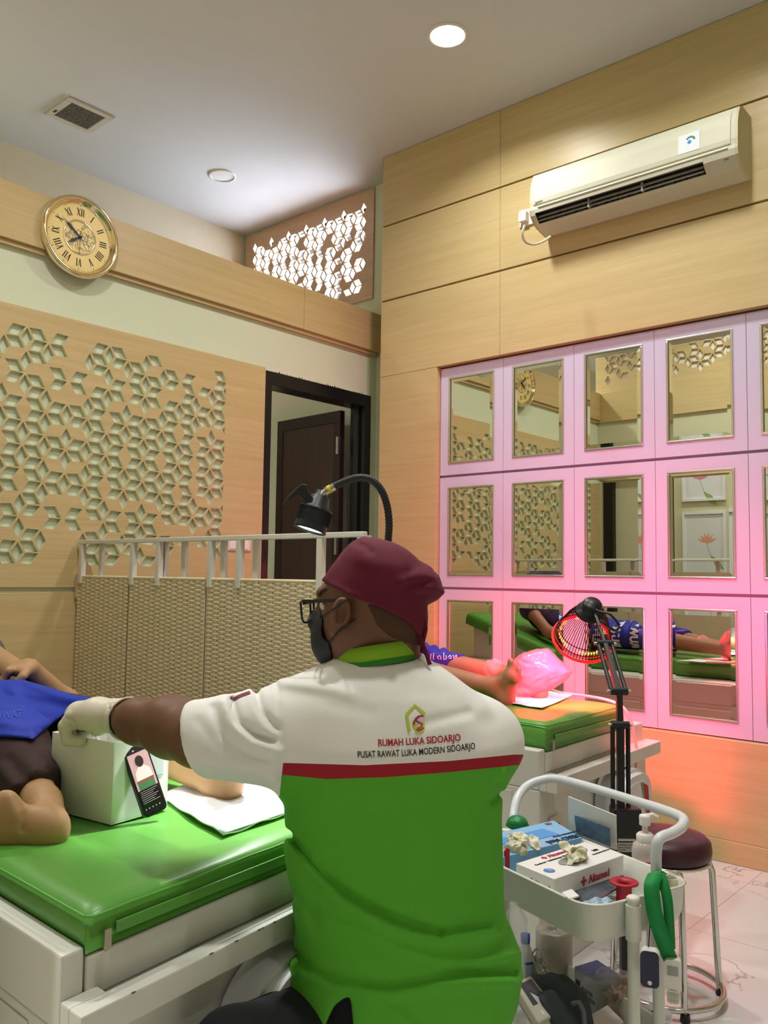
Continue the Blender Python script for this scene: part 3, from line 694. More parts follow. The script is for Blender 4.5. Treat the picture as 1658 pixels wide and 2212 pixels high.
MB().box((PX - 0.004, PY0, 1.322), (PX + 0.028, PY1, 1.327)).build('cap_strip', M_rail, t)
MB().box((PX - 0.022, 3.578, 1.08), (PX - 0.004, 3.592, 1.185)).build('wall_bracket', mat('bracket_beige', 'bfae8b', 0.5), t)
# ================================================================ TREATMENT BEDS
M_grn = mat('green_leatherette', '5a9c3e', 0.34, bump=0.10, bscale=420, var=0.04)
M_pipe = mat('green_piping', '5aa63e', 0.4)
M_bed = mat('bed_white_paint', 'd6d6cc', 0.38, var=0.03, vscale=5)
M_seam = mat('bed_seam', '7d7c70', 0.6)
M_chip = mat('chipped_paint', '6d5a44', 0.8)
def bed(O, ex, ey, wid, ln, zt, zb, zl, zrim, right_arm, label, groupbit):
    O = Vector((O[0], O[1], 0)); ex = Vector((ex[0], ex[1], 0)).normalized(); ey = Vector((ey[0], ey[1], 0)).normalized()
    def Q(u, v, z): p = O + ex * u + ey * v; return Vector((p.x, p.y, z))
    def bx(b, u0, u1, v0, v1, z0, z1): b.hexa([Q(u0, v0, z0), Q(u1, v0, z0), Q(u1, v1, z0), Q(u0, v1, z0), Q(u0, v0, z1), Q(u1, v0, z1), Q(u1, v1, z1), Q(u0, v1, z1)])
    t = thing('treatment_bed', label, 'treatment bed', Q(wid / 2, ln / 2, 0), 'green treatment beds')
    UL, UR = -0.043, wid + right_arm
    b = MB()
    bx(b, UL, UR, 0.0, ln + 0.05, 0.0, zl - 0.045)                       # closed base
    bx(b, 0.0, UR - 0.03, 0.0, ln + 0.05, zl - 0.045, zb - 0.004)        # plinth under the mattress
    bx(b, UL, -0.002, 0.004, ln + 0.05, zl - 0.045, zrim)                # left rim
    bx(b, UR - 0.03, UR, 0.06, ln + 0.05, zl - 0.045, zb - 0.01)
    base = b.build('base_cabinet', M_bed, t, bevel=0.004)
    b = MB()
    pit = 0.020
    bx(b, UL, UR, -0.060, -0.024, zl - 0.045, zl); bx(b, UL, 0.022, -0.0245, 0.003, zl - 0.045, zl); bx(b, wid + 0.01, UR, -0.0245, 0.003, zl - 0.045, zl)
    b.build('foot_ledge', M_bed, t, bevel=0.003)
    MB().hexa([Q(UL - 0.003, 0.10, 0.04), Q(UL, 0.10, 0.04), Q(UL, 0.80, 0.04), Q(UL - 0.003, 0.80, 0.04), Q(UL - 0.003, 0.10, zl - 0.06), Q(UL, 0.10, zl - 0.06), Q(UL, 0.80, zl - 0.06), Q(UL - 0.003, 0.80, zl - 0.06)]).build('cabinet_door', M_bed, t, bevel=0.002)
    MB().hexa([Q(UL - 0.003, 0.82, 0.04), Q(UL, 0.82, 0.04), Q(UL, 1.55, 0.04), Q(UL - 0.003, 1.55, 0.04), Q(UL - 0.003, 0.82, zl - 0.06), Q(UL, 0.82, zl - 0.06), Q(UL, 1.55, zl - 0.06), Q(UL - 0.003, 1.55, zl - 0.06)]).build('cabinet_door', M_bed, t, bevel=0.002)
    for v0, v1 in ((0.10, 0.52), (0.54, 1.0), (1.02, 1.50)):             # doors on the other side
        b = MB(); bx(b, UR, UR + 0.014, v0, v1, 0.05, zl - 0.07); dr = b.build('cabinet_door', M_bed, t, bevel=0.003)
        b = MB(); bx(b, UR + 0.0135, UR + 0.0155, v0 + 0.05, v0 + 0.075, zl - 0.26, zl - 0.14); b.build('recessed_pull', mat('pull_grey', 'b9b6b0', 0.4), dr, bevel=0.003)
    bb = MB(); bx(bb, 0.0, wid, 0.0 - 0.002, 0.0005, zb - 0.065, zb - 0.0635); bb.build('panel_joint', M_seam, t)
    # mattress: rounded box with a sagging long edge, in a foot part and a raised head part
    def matt(v0, v1, dz0, dz1, nm):
        b = MB(); nu, nv = 18, 36; r = 0.022; th = zt - zb; b.smooth = True
        prof = [(0.0, zb), (-0.004, zb + th * 0.35), (-0.003, zb + th * 0.70), (0.004, zt - 0.012), (0.016, zt - 0.002)]
        us = [p[0] for p in prof] + [0.04 + (wid - 0.08) * i / nu for i in range(nu + 1)] + [wid - p[0] for p in prof[::-1]]
        zs = [p[1] for p in prof] + [zt] * (nu + 1) + [p[1] for p in prof[::-1]]
        vv = [v0, v0 + 0.002, v0 + 0.006, v0 + 0.018, v0 + 0.05] + [v0 + 0.08 + (v1 - v0 - 0.16) * i / nv for i in range(nv + 1)] + [v1 - 0.05, v1 - 0.018, v1 - 0.006, v1 - 0.002, v1]
        fz = [0.0, 0.65, 0.86, 0.985, 1.0]; fac = fz + [1.0] * (nv + 1) + fz[::-1]
        g = []
        for v, f_ in zip(vv, fac):
            row = []; lift = dz0 + (dz1 - dz0) * (v - v0) / (v1 - v0)
            for u, z in zip(us, zs):
                zz = zb + (z - zb) * f_
                if z == zt and f_ == 1.0: zz += 0.0022 * math.sin(u * 9 + v * 5) * math.sin(v * 7 - u * 3) + 0.0012 * math.sin(u * 31 + v * 17) - 0.004 * max(0, 1 - abs(u - 0.38) / 0.12) * max(0, 1 - abs(v - v0 - 0.20) / 0.12)
                row.append(Q(u, v, zz + lift))
            g.append(row)
        b.sheet(g); rows = len(g); cols = len(g[0])
        b.add([q for q in g[0]], [tuple(range(cols))[::-1]], False); b.add([q for q in g[-1]], [tuple(range(cols))], False)
        b.add([g[i][0] for i in range(rows)] + [g[i][-1] for i in range(rows)], [(i, i + 1, rows + i + 1, rows + i) for i in range(rows - 1)], False)
        m_ = b.build(nm, M_grn, t, weld=True)
        if nm == 'mattress':
            z1 = zt - 0.006
            MB().tube([Q(-0.001, v1 - 0.02, z1), Q(-0.001, v0 + 0.012, z1), Q(0.004, v0 + 0.004, z1), Q(0.012, v0 - 0.001, z1)] + [Q(0.012 + (wid - 0.024) * i / 10, v0 - 0.0015, z1 + 0.001 * math.sin(i * 1.7)) for i in range(1, 11)] + [Q(wid - 0.004, v0 + 0.004, z1), Q(wid + 0.001, v0 + 0.02, z1), Q(wid + 0.001, v1 - 0.02, z1)], 0.0026, 6).build('piping', M_pipe, m_)
            zz = zb + th * 0.42
            MB().bar(Q(0.05, v0 - 0.004, zz), Q(wid - 0.03, v0 - 0.004, zz - 0.004), 0.004, 0.018).build('zip_flap', M_grn, m_, bevel=0.0018)
            MB().prism([(-0.006, 0.016), (0.006, 0.016), (0.007, -0.010), (0.004, -0.016), (-0.004, -0.016), (-0.007, -0.010)], 0, 0.003, frameM(Q(0.032, v0 - 0.006, zb + 0.012), ex, (0, 0, 1))).build('zip_puller', mat('zip_metal', 'b5aa96', 0.35, metal=0.8), m_, bevel=0.001)
        return m_
    matt(0.0, ln * 0.66, 0, 0, 'mattress'); matt(ln * 0.665, ln, 0.0, 0.22, 'head_mattress')
    b = MB(); v0 = ln * 0.665
    b.hexa([Q(0.03, v0, zb - 0.004), Q(wid - 0.03, v0, zb - 0.004), Q(wid - 0.03, ln - 0.04, zb - 0.004), Q(0.03, ln - 0.04, zb - 0.004), Q(0.03, v0, zb - 0.0005), Q(wid - 0.03, v0, zb - 0.0005), Q(wid - 0.03, ln - 0.04, zb + 0.20), Q(0.03, ln - 0.04, zb + 0.20)]).build('head_wedge', M_bed, t)
    return t, Q
B1, Q1 = bed((0.720, 1.215), (0.991, 0.132), (0.03, 1.0), 0.70, 1.92, 0.680, 0.622, 0.5675, 0.632, 0.06, 'green padded treatment bed under the box and phone, in front of the seated man', 0)
S2 = 0.865                     # the far bed and its patient, scaled about the viewpoint
zs = lambda z: 1.2 - (1.2 - z) * S2
B2, Q2 = bed((2.714 * S2, 1.594 * S2), (0.999, 0.038), (0.03, 1.0), 0.655 * S2, 1.95, zs(.680), zs(.585), zs(.507), zs(.592), 0.24 * S2, 'green padded treatment bed along the mirror wall, lit red by the heat lamp', 0)
# socket on the side of the far bed
q = onp(1172, 1757, 1, 1.59)
b = MB(); Ms2 = frameM((Q2(0.05, 0, 0).x, Q2(0.05, 0, 0).y, zs(.30)), (1, 0.038, 0), (0, 0, 1))
so = MB().box((-0.04, -0.045, 0), (0.04, 0.045, 0.012), Ms2).build('socket', mat('socket_cream', 'd9d2b8', 0.4), B2, bevel=0.005)
MB().lathe([(0.024, 0.0122), (0.022, 0.0135), (0.019, 0.013), (0.001, 0.0128)], Ms2, 20).build('socket_well', mat('socket_dark', '6b5f44', 0.5), so)
# chips and scuffs on the near bed edge
rr = random.Random(6); b = MB()
for i in range(8):
    u = 0.05 + 0.6 * rr.random(); w = 0.002 + 0.004 * rr.random()
    p = Q1(u, -0.0605, 0.5665); MB().ball(p, (w, 0.0012, 0.0015), None, 6, 4).build('paint_chip', M_chip, B1)
# ---- wound machines hung under the foot ledges
M_case = mat('machine_white', 'd8d9da', 0.3); M_caseg = mat('machine_grey', '9fa3a6', 0.4)
def machine(Q, u0, u1, z0, z1, label, colourful):
    w = u1 - u0; h = z1 - z0; ex = Q(1, 0, 0) - Q(0, 0, 0)
    t = thing('wound_machine', label, 'medical machine', Q((u0 + u1) / 2, -0.08, z0), 'white machines at the bed feet')
    def outline(m, k=0.0):
        r = min(w, h) * 0.36 - k; pts = []
        for cx_, cz_, a0 in ((w - r - k, h - r - k, 0), (r + k, h - r - k, 90)):
            for i in range(9): a = math.radians(a0 + i * 11.25); pts.append((cx_ + r * math.cos(a), cz_ + r * math.sin(a)))
        return pts + [(k, k), (w - k, k)]
    Mm = frameM(Q(u0, -0.004, z0), ex, (0, 0, 1))
    MB().prism(outline(0), 0.004, 0.075, Mm, True).build('case', M_case, t, bevel=0.006)
    fr = MB().prism(outline(0, 0.012), 0.075, 0.10, Mm, True).build('front_shell', M_case, t, bevel=0.008)
    MB().prism(outline(0, 0.035), 0.10, 0.103, Mm, True).build('front_label', M_case if colourful else M_caseg, t)
    if colourful:
        Mz = Mm @ Matrix.Translation((0, 0, 0.1034))
        MB().prism([(w * 0.62, h * 0.86), (w * 0.80, h * 0.80), (w * 0.88, h * 0.30), (w * 0.83, h * 0.32)], 0, 0.0006, Mz).build('red_band', M_red, fr)
        MB().prism([(w * 0.56, h * 0.87), (w * 0.60, h * 0.865), (w * 0.81, h * 0.32), (w * 0.79, h * 0.33)], 0, 0.0006, Mz).build('green_band', mat('label_green', '3c8f4a', 0.5), fr)
        MB().lathe([(0.022, 0), (0.001, 0.001)], Mz @ Matrix.Translation((w * 0.5, h * 0.52, 0)), 16).build('green_dial', mat('label_green', '3c8f4a', 0.5), fr)
        text_mesh('RUWAT', Mz @ Matrix.Translation((w * 0.32, h * 0.22, 0)), 0.020, M_red, 'red_lettering', fr, bold=0.001)
        text_mesh('LUKA', Mz @ Matrix.Translation((w * 0.36, h * 0.12, 0)), 0.020, M_ink, 'black_lettering', fr, bold=0.001)
    else:
        for i in range(3): MB().box((w * 0.5 + i * 0.02, h * 0.45, 0.103), (w * 0.5 + i * 0.02 + 0.01, h * 0.45 + 0.008, 0.106), Mm).build('key', M_ink, t)
        MB().prism([(w * 0.60, h * 0.95), (w * 0.86, h * 0.82), (w * 0.95, h * 0.6), (w * 0.80, h * 0.7)], 0.101, 0.1035, Mm).build('red_band', mat('dark_red', '6e1a1c', 0.5), t)
    b = MB(); Mc = Mm @ Matrix.Translation((w * 0.62, h - 0.004, 0.05))
    for k in range(3): b.lathe([(0.009, 0.004 + k * 0.008), (0.009, 0.009 + k * 0.008)], Mc @ Matrix.Rotation(-PI / 2, 4, 'X'), 12)
    b.tube([Mc @ Vector((0, 0, 0)), Mc @ Vector((0, 0.03, 0))], 0.006, 8)
    b.build('hose_gland', mat('gland_red' if colourful else 'gland_steel', 'c03a40' if colourful else 'a8a69e', 0.4), t)
    return t
machine(Q1, 0.27, 0.60, 0.16, 0.500, 'white rounded machine hung under the foot ledge of the near bed', False)
machine(Q2, 0.32, 0.58, 0.25, 0.548, 'white rounded machine with a red and green label, at the foot of the far bed', True)

# ================================================================ THINGS ON THE BEDS
def patch(name, corners, th, m, label, cat, bumpf, n=26, group=None):
    """thin flexible sheet over four corners, bumpf(s,t) lifts it"""
    A, Bc, Cc, D = [np.array(c, float) for c in corners]; g = []
    for i in range(n + 1):
        s = i / n; row = []
        for j in range(n + 1):
            tt = j / n; p = (A * (1 - s) + Bc * s) * (1 - tt) + (D * (1 - s) + Cc * s) * tt
            p = p + np.array([0, 0, bumpf(s, tt)]); row.append(Vector(p))
        g.append(row)
    o = MB().sheet(g).build(name, m, None, solid=th); tag(o, label, cat, group); return o
ZT = 0.6845
M_pad = mat('pad_white', 'ecefef', 0.8, bump=0.15, bscale=160); M_padg = mat('pad_green_back', 'b5d2c4', 0.7)
c_ = [onp(346, 1722, 2, ZT), onp(482, 1808, 2, ZT), onp(668, 1745, 2, ZT), onp(520, 1640, 2, ZT)]
pad1 = patch('absorbent_pad', c_, 0.003, M_pad, 'white absorbent pad under the bright lamp on the near bed', 'pad', lambda s, t: 0.002 + 0.003 * math.sin(9 * s + 4 * t) ** 2 + 0.002 * math.sin(17 * t - 5 * s))
g = []
for i in range(15):
    s = i / 14; p0 = np.array(c_[1]) * (1 - s) + np.array(c_[2]) * s; d_ = np.array(c_[0]) - np.array(c_[1]); d_ = d_ / np.linalg.norm(d_) * 0.055
    g.append([Vector(p0 + np.array([0, 0, 0.0065])), Vector(p0 + d_ + np.array([0, 0, 0.008 + 0.0015 * math.sin(s * 12)]))])
MB().sheet(g).build('green_border', M_padg, pad1, solid=0.001)
ZT2 = zs(ZT)
c2_ = [onp(1050, 1511, 2, ZT2), onp(1170, 1531, 2, ZT2), onp(1236, 1503, 2, ZT2), onp(1120, 1484, 2, ZT2)]
patch('absorbent_pad', c2_, 0.003, M_pad, 'white absorbent pad glowing under the red heat lamp on the far bed', 'pad', lambda s, t: 0.001 + 0.002 * math.sin(8 * s + 3 * t) ** 2)
tw = [onp(x, y, 2, zs(.69)) for x, y in ((1060, 1516), (1092, 1512), (1098, 1508), (1066, 1505))]
patch('towel', tw, 0.004, mat('towel_green', '2f8f62', 0.9, bump=0.2), 'green cloth edge under the bare foot on the far bed', 'cloth', lambda s, t: 0.004 * math.sin(7 * s))
# ---- white plastic box
M_box = mat('frosted_white', 'f3f5ee', 0.3, var=0.03, vscale=5)
ZB = 0.682
f0 = Vector(onp(106, 1748, 2, ZB)); f1 = Vector(onp(240, 1783, 2, ZB)); dv = (f1 - f0).normalized(); nv_ = Vector((-dv.y, dv.x, 0))
W_, D_, H_ = (f1 - f0).length, 0.150, 0.166
if nv_.dot(Vector((0.75, 0.66, 0))) < 0: nv_ = -nv_
Mb = frameM(f0, dv, nv_)
if (Mb.to_3x3() @ Vector((0, 0, 1))).z < 0: Mb = Matrix((dv, nv_, Vector((0, 0, 1)))).transposed().to_4x4(); Mb.translation = f0
t = thing('storage_box', 'open frosted white box on the near bed, beside the phone', 'box', (f0 + dv * W_ / 2 + nv_ * D_ / 2))
b = MB(); k = 0.003
b.box((0, 0, 0), (W_, D_, k), Mb); b.box((0, 0, k), (W_, k, H_), Mb); b.box((0, D_ - k, k), (W_, D_, H_), Mb); b.box((0, k, k), (k, D_ - k, H_), Mb); b.box((W_ - k, k, k), (W_, D_ - k, H_), Mb)
b.build('box_walls', M_box, t, bevel=0.001)
Msd = frameM(Mb @ Vector((W_ + 0.0004, 0.055, 0.075)), nv_, (0, 0, 1))
MB().add([Msd @ Vector(q) for q in ((0, 0, 0.0004), (0.08, 0, 0.0004), (0.08, 0.07, 0.0004), (0, 0.07, 0.0004))], [(0, 1, 2, 3)], False).build('side_label', mat('label_pale', 'd3dbd8', 0.5), t)
b = MB()
for a in ((0.003, 0.003, 0.077, 0.004), (0.003, 0.066, 0.077, 0.067), (0.003, 0.003, 0.004, 0.067)): b.add([Msd @ Vector(q) for q in ((a[0], a[1], 0.0008), (a[2], a[1], 0.0008), (a[2], a[3], 0.0008), (a[0], a[3], 0.0008))], [(0, 1, 2, 3)], False)
b.build('label_border', mat('label_grey', '6f7a80', 0.5), t)
text_mesh('KL', Msd @ Matrix.Translation((0.006, 0.010, 0.0008)), 0.012, M_ink, 'label_lettering', t, bold=0.0006)
pts = []
b = MB(); b.smooth = True; g = []
for i in range(12):
    row = []
    for j in range(12):
        s, tt = i / 11, j / 11; row.append(Mb @ Vector((0.10 + 0.09 * s, 0.03 + 0.09 * tt, 0.125 + 0.02 * math.sin(7 * s + 2) * math.cos(6 * tt) + 0.03 * (s + tt - 1) ** 2)))
    g.append(row)
o = b.sheet(g).build('gauze', mat('gauze_white', 'e4ece8', 0.8), None, solid=0.002); tag(o, 'crumpled white gauze inside the open frosted box', 'gauze')
# ---- smartphone leaning on the box
pc = [Vector(at(302, 1777, 1.765)), Vector(at(349, 1747, 1.805)), Vector(at(326, 1594, 1.835)), Vector(at(275, 1611, 1.795))]
M_phb = mat('phone_case_black', '14151a', 0.4); M_scr = mat('phone_screen', '2c2628', 0.12)
cen = (pc[0] + pc[1] + pc[2] + pc[3]) / 4; xx = ((pc[1] - pc[0]) + (pc[2] - pc[3])).normalized(); yy = (pc[3] - pc[0]) + (pc[2] - pc[1]); ph_ = yy.length / 2; pw = (((pc[1] - pc[0]).length + (pc[2] - pc[3]).length) / 2)
Mp = frameM(cen, xx, yy)
if (Mp.to_3x3() @ Vector((0, 0, 1))).dot(Vector((-0.75, -0.66, 0))) < 0: print('phone flipped')
t = thing('smartphone', 'black smartphone with a lit screen, leaning on the white box', 'phone', (cen.x, cen.y, ZB))
def rrect(w, h, r, n=6):
    pts = []
    for cx_, cy_, a0 in ((w / 2 - r, h / 2 - r, 0), (-w / 2 + r, h / 2 - r, 90), (-w / 2 + r, -h / 2 + r, 180), (w / 2 - r, -h / 2 + r, 270)):
        for i in range(n + 1): a = math.radians(a0 + 90 * i / n); pts.append((cx_ + r * math.cos(a), cy_ + r * math.sin(a)))
    return pts
MB().prism(rrect(pw, ph_, 0.010), -0.010, 0.0, Mp).build('case', M_phb, t, bevel=0.0015)
sw, sh = pw * 0.86, ph_ * 0.93
def scr(name, rects, m, z, par):
    b = MB()
    for x0, y0, x1, y1 in rects: b.add([Mp @ Vector(q) for q in ((sw * (x0 - .5), sh * (y0 - .5), z), (sw * (x1 - .5), sh * (y0 - .5), z), (sw * (x1 - .5), sh * (y1 - .5), z), (sw * (x0 - .5), sh * (y1 - .5), z))], [(0, 1, 2, 3)], False)
    return b.build(name, m, par)
def em(n, c, s=0.9): return mat(n, c, 0.12, emit=c, estr=s)
sc = MB().prism(rrect(sw, sh, 0.008), 0.0002, 0.0006, Mp).build('screen', mat('phone_glass', '241f22', 0.08), t)
scr('screen_photo', [(0, 0.36, 1, 0.90)], em('scr_pink', 'c9a0a4', 0.45), 0.0009, sc)
b = MB(); ell = lambda cx_, cy_, rx, ry, z: b.add([Mp @ Vector((sw * (cx_ - .5) + sw * rx * math.cos(2 * PI * k / 20), sh * (cy_ - .5) + sh * ry * math.sin(2 * PI * k / 20), z)) for k in range(20)], [tuple(range(20))], False)
ell(0.48, 0.77, 0.20, 0.085, 0.0013); b.build('pictured_head', em('scr_dark', '3a2a2a', 0.2), sc)
b = MB(); b.add([Mp @ Vector((sw * (x - .5), sh * (y - .5), 0.0012)) for x, y in ((0.08, 0.50), (0.92, 0.50), (0.86, 0.63), (0.62, 0.70), (0.36, 0.70), (0.14, 0.62))], [(0, 1, 2, 3, 4, 5)], False); b.build('pictured_shirt', em('scr_white', 'e3d5d2', 0.45), sc)
scr('pictured_stripe', [(0.08, 0.47, 0.92, 0.50)], em('scr_red', 'a04a48', 0.4), 0.0012, sc)
scr('pictured_green', [(0.10, 0.36, 0.90, 0.47)], em('scr_green', '4f7a52', 0.35), 0.0012, sc)
scr('screen_text', [(0.06, 0.33 - 0.028 * i, 0.9 - 0.12 * (i % 3), 0.336 - 0.028 * i) for i in range(7)], em('scr_text', 'b8b4b2', 0.35), 0.0012, sc)
scr('screen_icons', [(0.06 + 0.17 * i, 0.07, 0.12 + 0.17 * i, 0.085) for i in range(5)] + [(0.30, 0.93, 0.40, 0.95)], em('scr_text', 'b8b4b2', 0.35), 0.0012, sc)

# ================================================================ GOOSENECK EXAM LAMP
M_lb = mat('lamp_black', '1a2226', 0.42); M_lb2 = mat('lamp_rubber', '15181a', 0.55)
DL = 2.2
pt = lambda x, y, dd=0.0: Vector(at(x, y, DL + dd))
top_, lens_ = pt(693, 1070, 0.012), pt(668, 1146, -0.006)
ax = (lens_ - top_).normalized(); L = (lens_ - top_).length; Ml = frameM(top_, ax.cross(Vector((0.4, 0.3, 0.1))), ax.cross(ax.cross(Vector((0.4, 0.3, 0.1)))))
if (Ml.to_3x3() @ Vector((0, 0, 1))).dot(ax) < 0: Ml = Ml @ Matrix.Rotation(PI, 4, 'X')
t = thing('exam_lamp', 'black gooseneck exam lamp shining white over the near bed', 'lamp', (pt(845, 1165).x, pt(845, 1165).y, 0))
r0 = 0.042
hd = MB().lathe([(0.010, -0.012), (0.014, -0.012), (0.016, 0.0), (0.024, 0.004), (0.030, 0.030), (r0 * 0.98, 0.036), (r0, 0.040), (r0 * 1.01, L - 0.006), (r0 * 1.03, L), (r0 * 0.92, L), (r0 * 0.90, L - 0.006)], Ml, 40, cap=False).build('lamp_head', M_lb, t)
b = MB()
for k in range(36):
    a = 2 * PI * k / 36; c0 = Vector((math.cos(a), math.sin(a), 0)) * (r0 + 0.0012)
    b.tube([Ml @ (c0 + Vector((0, 0, 0.042))), Ml @ (c0 + Vector((0, 0, L - 0.02)))], 0.0016, 5)
b.tube([Ml @ Vector(((r0 + 0.001) * math.cos(2 * PI * k / 36), (r0 + 0.001) * math.sin(2 * PI * k / 36), 0.041)) for k in range(36)], 0.0016, 5, closed=True)
b.build('cooling_ribs', M_lb2, hd)
MB().lathe([(r0 * 0.9, L - 0.006), (0.001, L - 0.007)], Ml, 32, cap=False).build('lens', mat('lamp_lens', 'ffffff', 0.2, emit='f4f8ff', estr=9.0), hd)
tgt = Vector((1.25, 1.57, 0.68)); lp_ = Ml @ Vector((0, 0, L + 0.004))
lamp('exam_beam', 'SPOT', lp_, EXAM_W, (0.96, 0.98, 1.0), 0.02, tgt, spot_size=math.radians(54), spot_blend=0.5)
hp = [(607, 1093), (622, 1072), (640, 1054), (652, 1045), (663, 1047), (664, 1056), (676, 1076), (688, 1082), (676, 1098), (664, 1088), (652, 1074), (640, 1070), (626, 1080)]
fa = [Vector(at(x, y, DL - 0.016)) for x, y in hp]; fb = [Vector(at(x, y, DL + 0.016)) for x, y in hp]; n = len(hp)
MB().add(fa + fb, [tuple(range(n)), tuple(range(n, 2 * n))[::-1]] + [(i, n + i, n + (i + 1) % n, (i + 1) % n) for i in range(n)], False).build('tilt_handle', M_lb2, t, bevel=0.003)
pp = [pt(x, y) for x, y in ((692, 1074), (700, 1063), (706, 1059))]
MB().tube(pp, 0.007, 10).build('swivel_joint', M_steel, t)
MB().tube([pt(702, 1062), pt(722, 1051)], 0.0105, 14).build('connector', mat('chrome', 'd0cfc8', 0.15, metal=1.0), t)
MB().tube([pt(708, 1058.5), pt(715, 1054.8)], 0.0108, 14).build('yellow_tape', mat('yellow_tape', 'd8c420', 0.5), t)
nk = smoothpath([pt(721, 1051), pt(745, 1040), pt(772, 1032), (pt(800, 1036)), pt(822, 1057), pt(835, 1090), pt(840, 1130), pt(838, 1170), pt(836, 1230), pt(838, 1330)], 16)
b = MB(); b.tube(nk, [0.0094 + 0.0009 * math.cos(i * 2.1) for i in range(len(nk))], 12); b.build('gooseneck', M_lb2, t)
pb = Vector(nk[-1]); MB().tube([pb + Vector((0, 0, 0.02)), Vector((pb.x, pb.y, 0.03))], 0.012, 12).build('stand_pole', M_steel, t)
b = MB()
b.lathe([(0.0, 0.03), (0.04, 0.06), (0.045, 0.04), (0.045, 0.025)], Matrix.Translation((pb.x, pb.y, 0)), 16)
for k in range(5):
    a = 2 * PI * k / 5 + 0.3; b.bar((pb.x, pb.y, 0.035), (pb.x + 0.17 * math.cos(a), pb.y + 0.17 * math.sin(a), 0.03), 0.02, 0.016)
b.build('stand_base', M_lb2, t, bevel=0.002)
for k in range(5):
    a = 2 * PI * k / 5 + 0.3; MB().lathe([(0.004, 0.0), (0.014, 0.004), (0.014, 0.02), (0.004, 0.024)], Matrix.Translation((pb.x + 0.165 * math.cos(a), pb.y + 0.165 * math.sin(a), 0)), 12).build('castor', M_lb, t)

# ================================================================ RED HEAT LAMP
M_hb = mat('heat_black', '101114', 0.38); M_cage = mat('cage_wire', '17100f', 0.4, metal=0.5)
HB = at(1347, 1800, 2.3)
t = thing('heat_lamp', 'black jointed heat lamp with a glowing red wire cage over the far bed', 'lamp', (HB[0], HB[1], 0))
fw = Vector((0.752, 0.659, 0)); rt = Vector((0.659, -0.752, 0))
h = lambda x, y, dd: Vector(at(x, y, dd))
bx0 = h(1350, 1800, 2.3)
Mh = frameM((bx0.x, bx0.y, 0.46), rt, fw)                                  # z up
MB().box((-0.037, -0.03, 0.0), (0.037, 0.03, 0.128), Mh).build('control_box', M_hb, t, bevel=0.006)
for s in (-0.022, 0, 0.022): MB().lathe([(0.005, -0.0305), (0.005, -0.033), (0.001, -0.034)], Mh @ Matrix.Translation((s, 0, 0.108)) @ Matrix.Rotation(-PI / 2, 4, 'X') @ Matrix.Scale(-1, 4, (0, 0, 1)), 10).build('screw', M_steel, t)
Mlab = frameM(Mh @ Vector((-0.03, -0.0305, 0.018)), rt, (0, 0, 1))
MB().box((0.002, 0.028, 0), (0.048, 0.034, 0.0006), Mlab).build('name_plate', mat('plate_grey', 'b5b2a6', 0.5), t)
lb = MB().box((0, 0, 0), (0.055, 0.024, 0.0006), Mlab).build('rating_label', mat('label_sand', 'a9a493', 0.5), t)
for i, s in enumerate(('INFRARED LAMP', 'Physio Therapy', 'AC 220V')): text_mesh(s, Mlab @ Matrix.Translation((0.003, 0.0165 - 0.0065 * i, 0.0008)), 0.0036, M_ink, 'label_lettering', lb, extrude=0.0002)
MB().box((-0.012, -0.012, 0.02), (0.012, 0.012, 0.46), Matrix.Translation((bx0.x + fw.x * 0.01, bx0.y + fw.y * 0.01, 0)) @ Mh.to_3x3().to_4x4()).build('pole', M_hb, t)
b = MB()
for k in range(5):
    a = 2 * PI * k / 5 + 0.9; b.bar((bx0.x, bx0.y, 0.045), (bx0.x + 0.13 * math.cos(a), bx0.y + 0.13 * math.sin(a), 0.03), 0.022, 0.018)
b.lathe([(0.0, 0.02), (0.035, 0.025), (0.03, 0.06), (0.0, 0.065)], Matrix.Translation((bx0.x, bx0.y, 0)), 16)
b.build('star_base', M_hb, t, bevel=0.003)
J0, J1, J2, J3 = h(1340, 1768, 2.3), h(1339, 1566, 2.34), h(1336, 1493, 2.38), h(1284, 1326, 2.66)
def arm(pa, pb, wd, nm, offs):
    d = (pb - pa).normalized(); sd = d.cross(fw).normalized()
    MB().bar(pa, pb, wd, wd * 0.9, sd).build(nm, M_hb, t, bevel=0.002)
    for o_ in offs: MB().tube([pa + sd * o_, pb + sd * o_], 0.0062, 8).build('spring_tube', M_hb, t)
arm(J0, J1, 0.020, 'lower_arm', (-0.021, 0.021)); MB().bar(J1 + Vector((0, 0, -0.02)), J2, 0.020, 0.016, rt).build('middle_arm', M_hb, t, bevel=0.002)
J2b = h(1306, 1390, 2.55)
arm(J2, J2b, 0.016, 'upper_arm', (-0.020, 0.020)); MB().bar(J2b, J3, 0.012, 0.010, rt).build('neck_bar', M_hb, t, bevel=0.002)
MB().bar(J2b + Vector((-0.002, -0.003, -0.014)) - fw * 0.006, h(1302, 1370, 2.58), 0.006, 0.002, fw).build('white_tag', M_wp, t)
for j in (J1, J2, J2b):
    MB().tube([j - rt * 0.033, j + rt * 0.033], 0.0045, 8).build('pivot_bolt', M_steel, t)
    MB().tube([j - rt * 0.024, j + rt * 0.024], 0.011, 12).build('joint', M_hb, t)
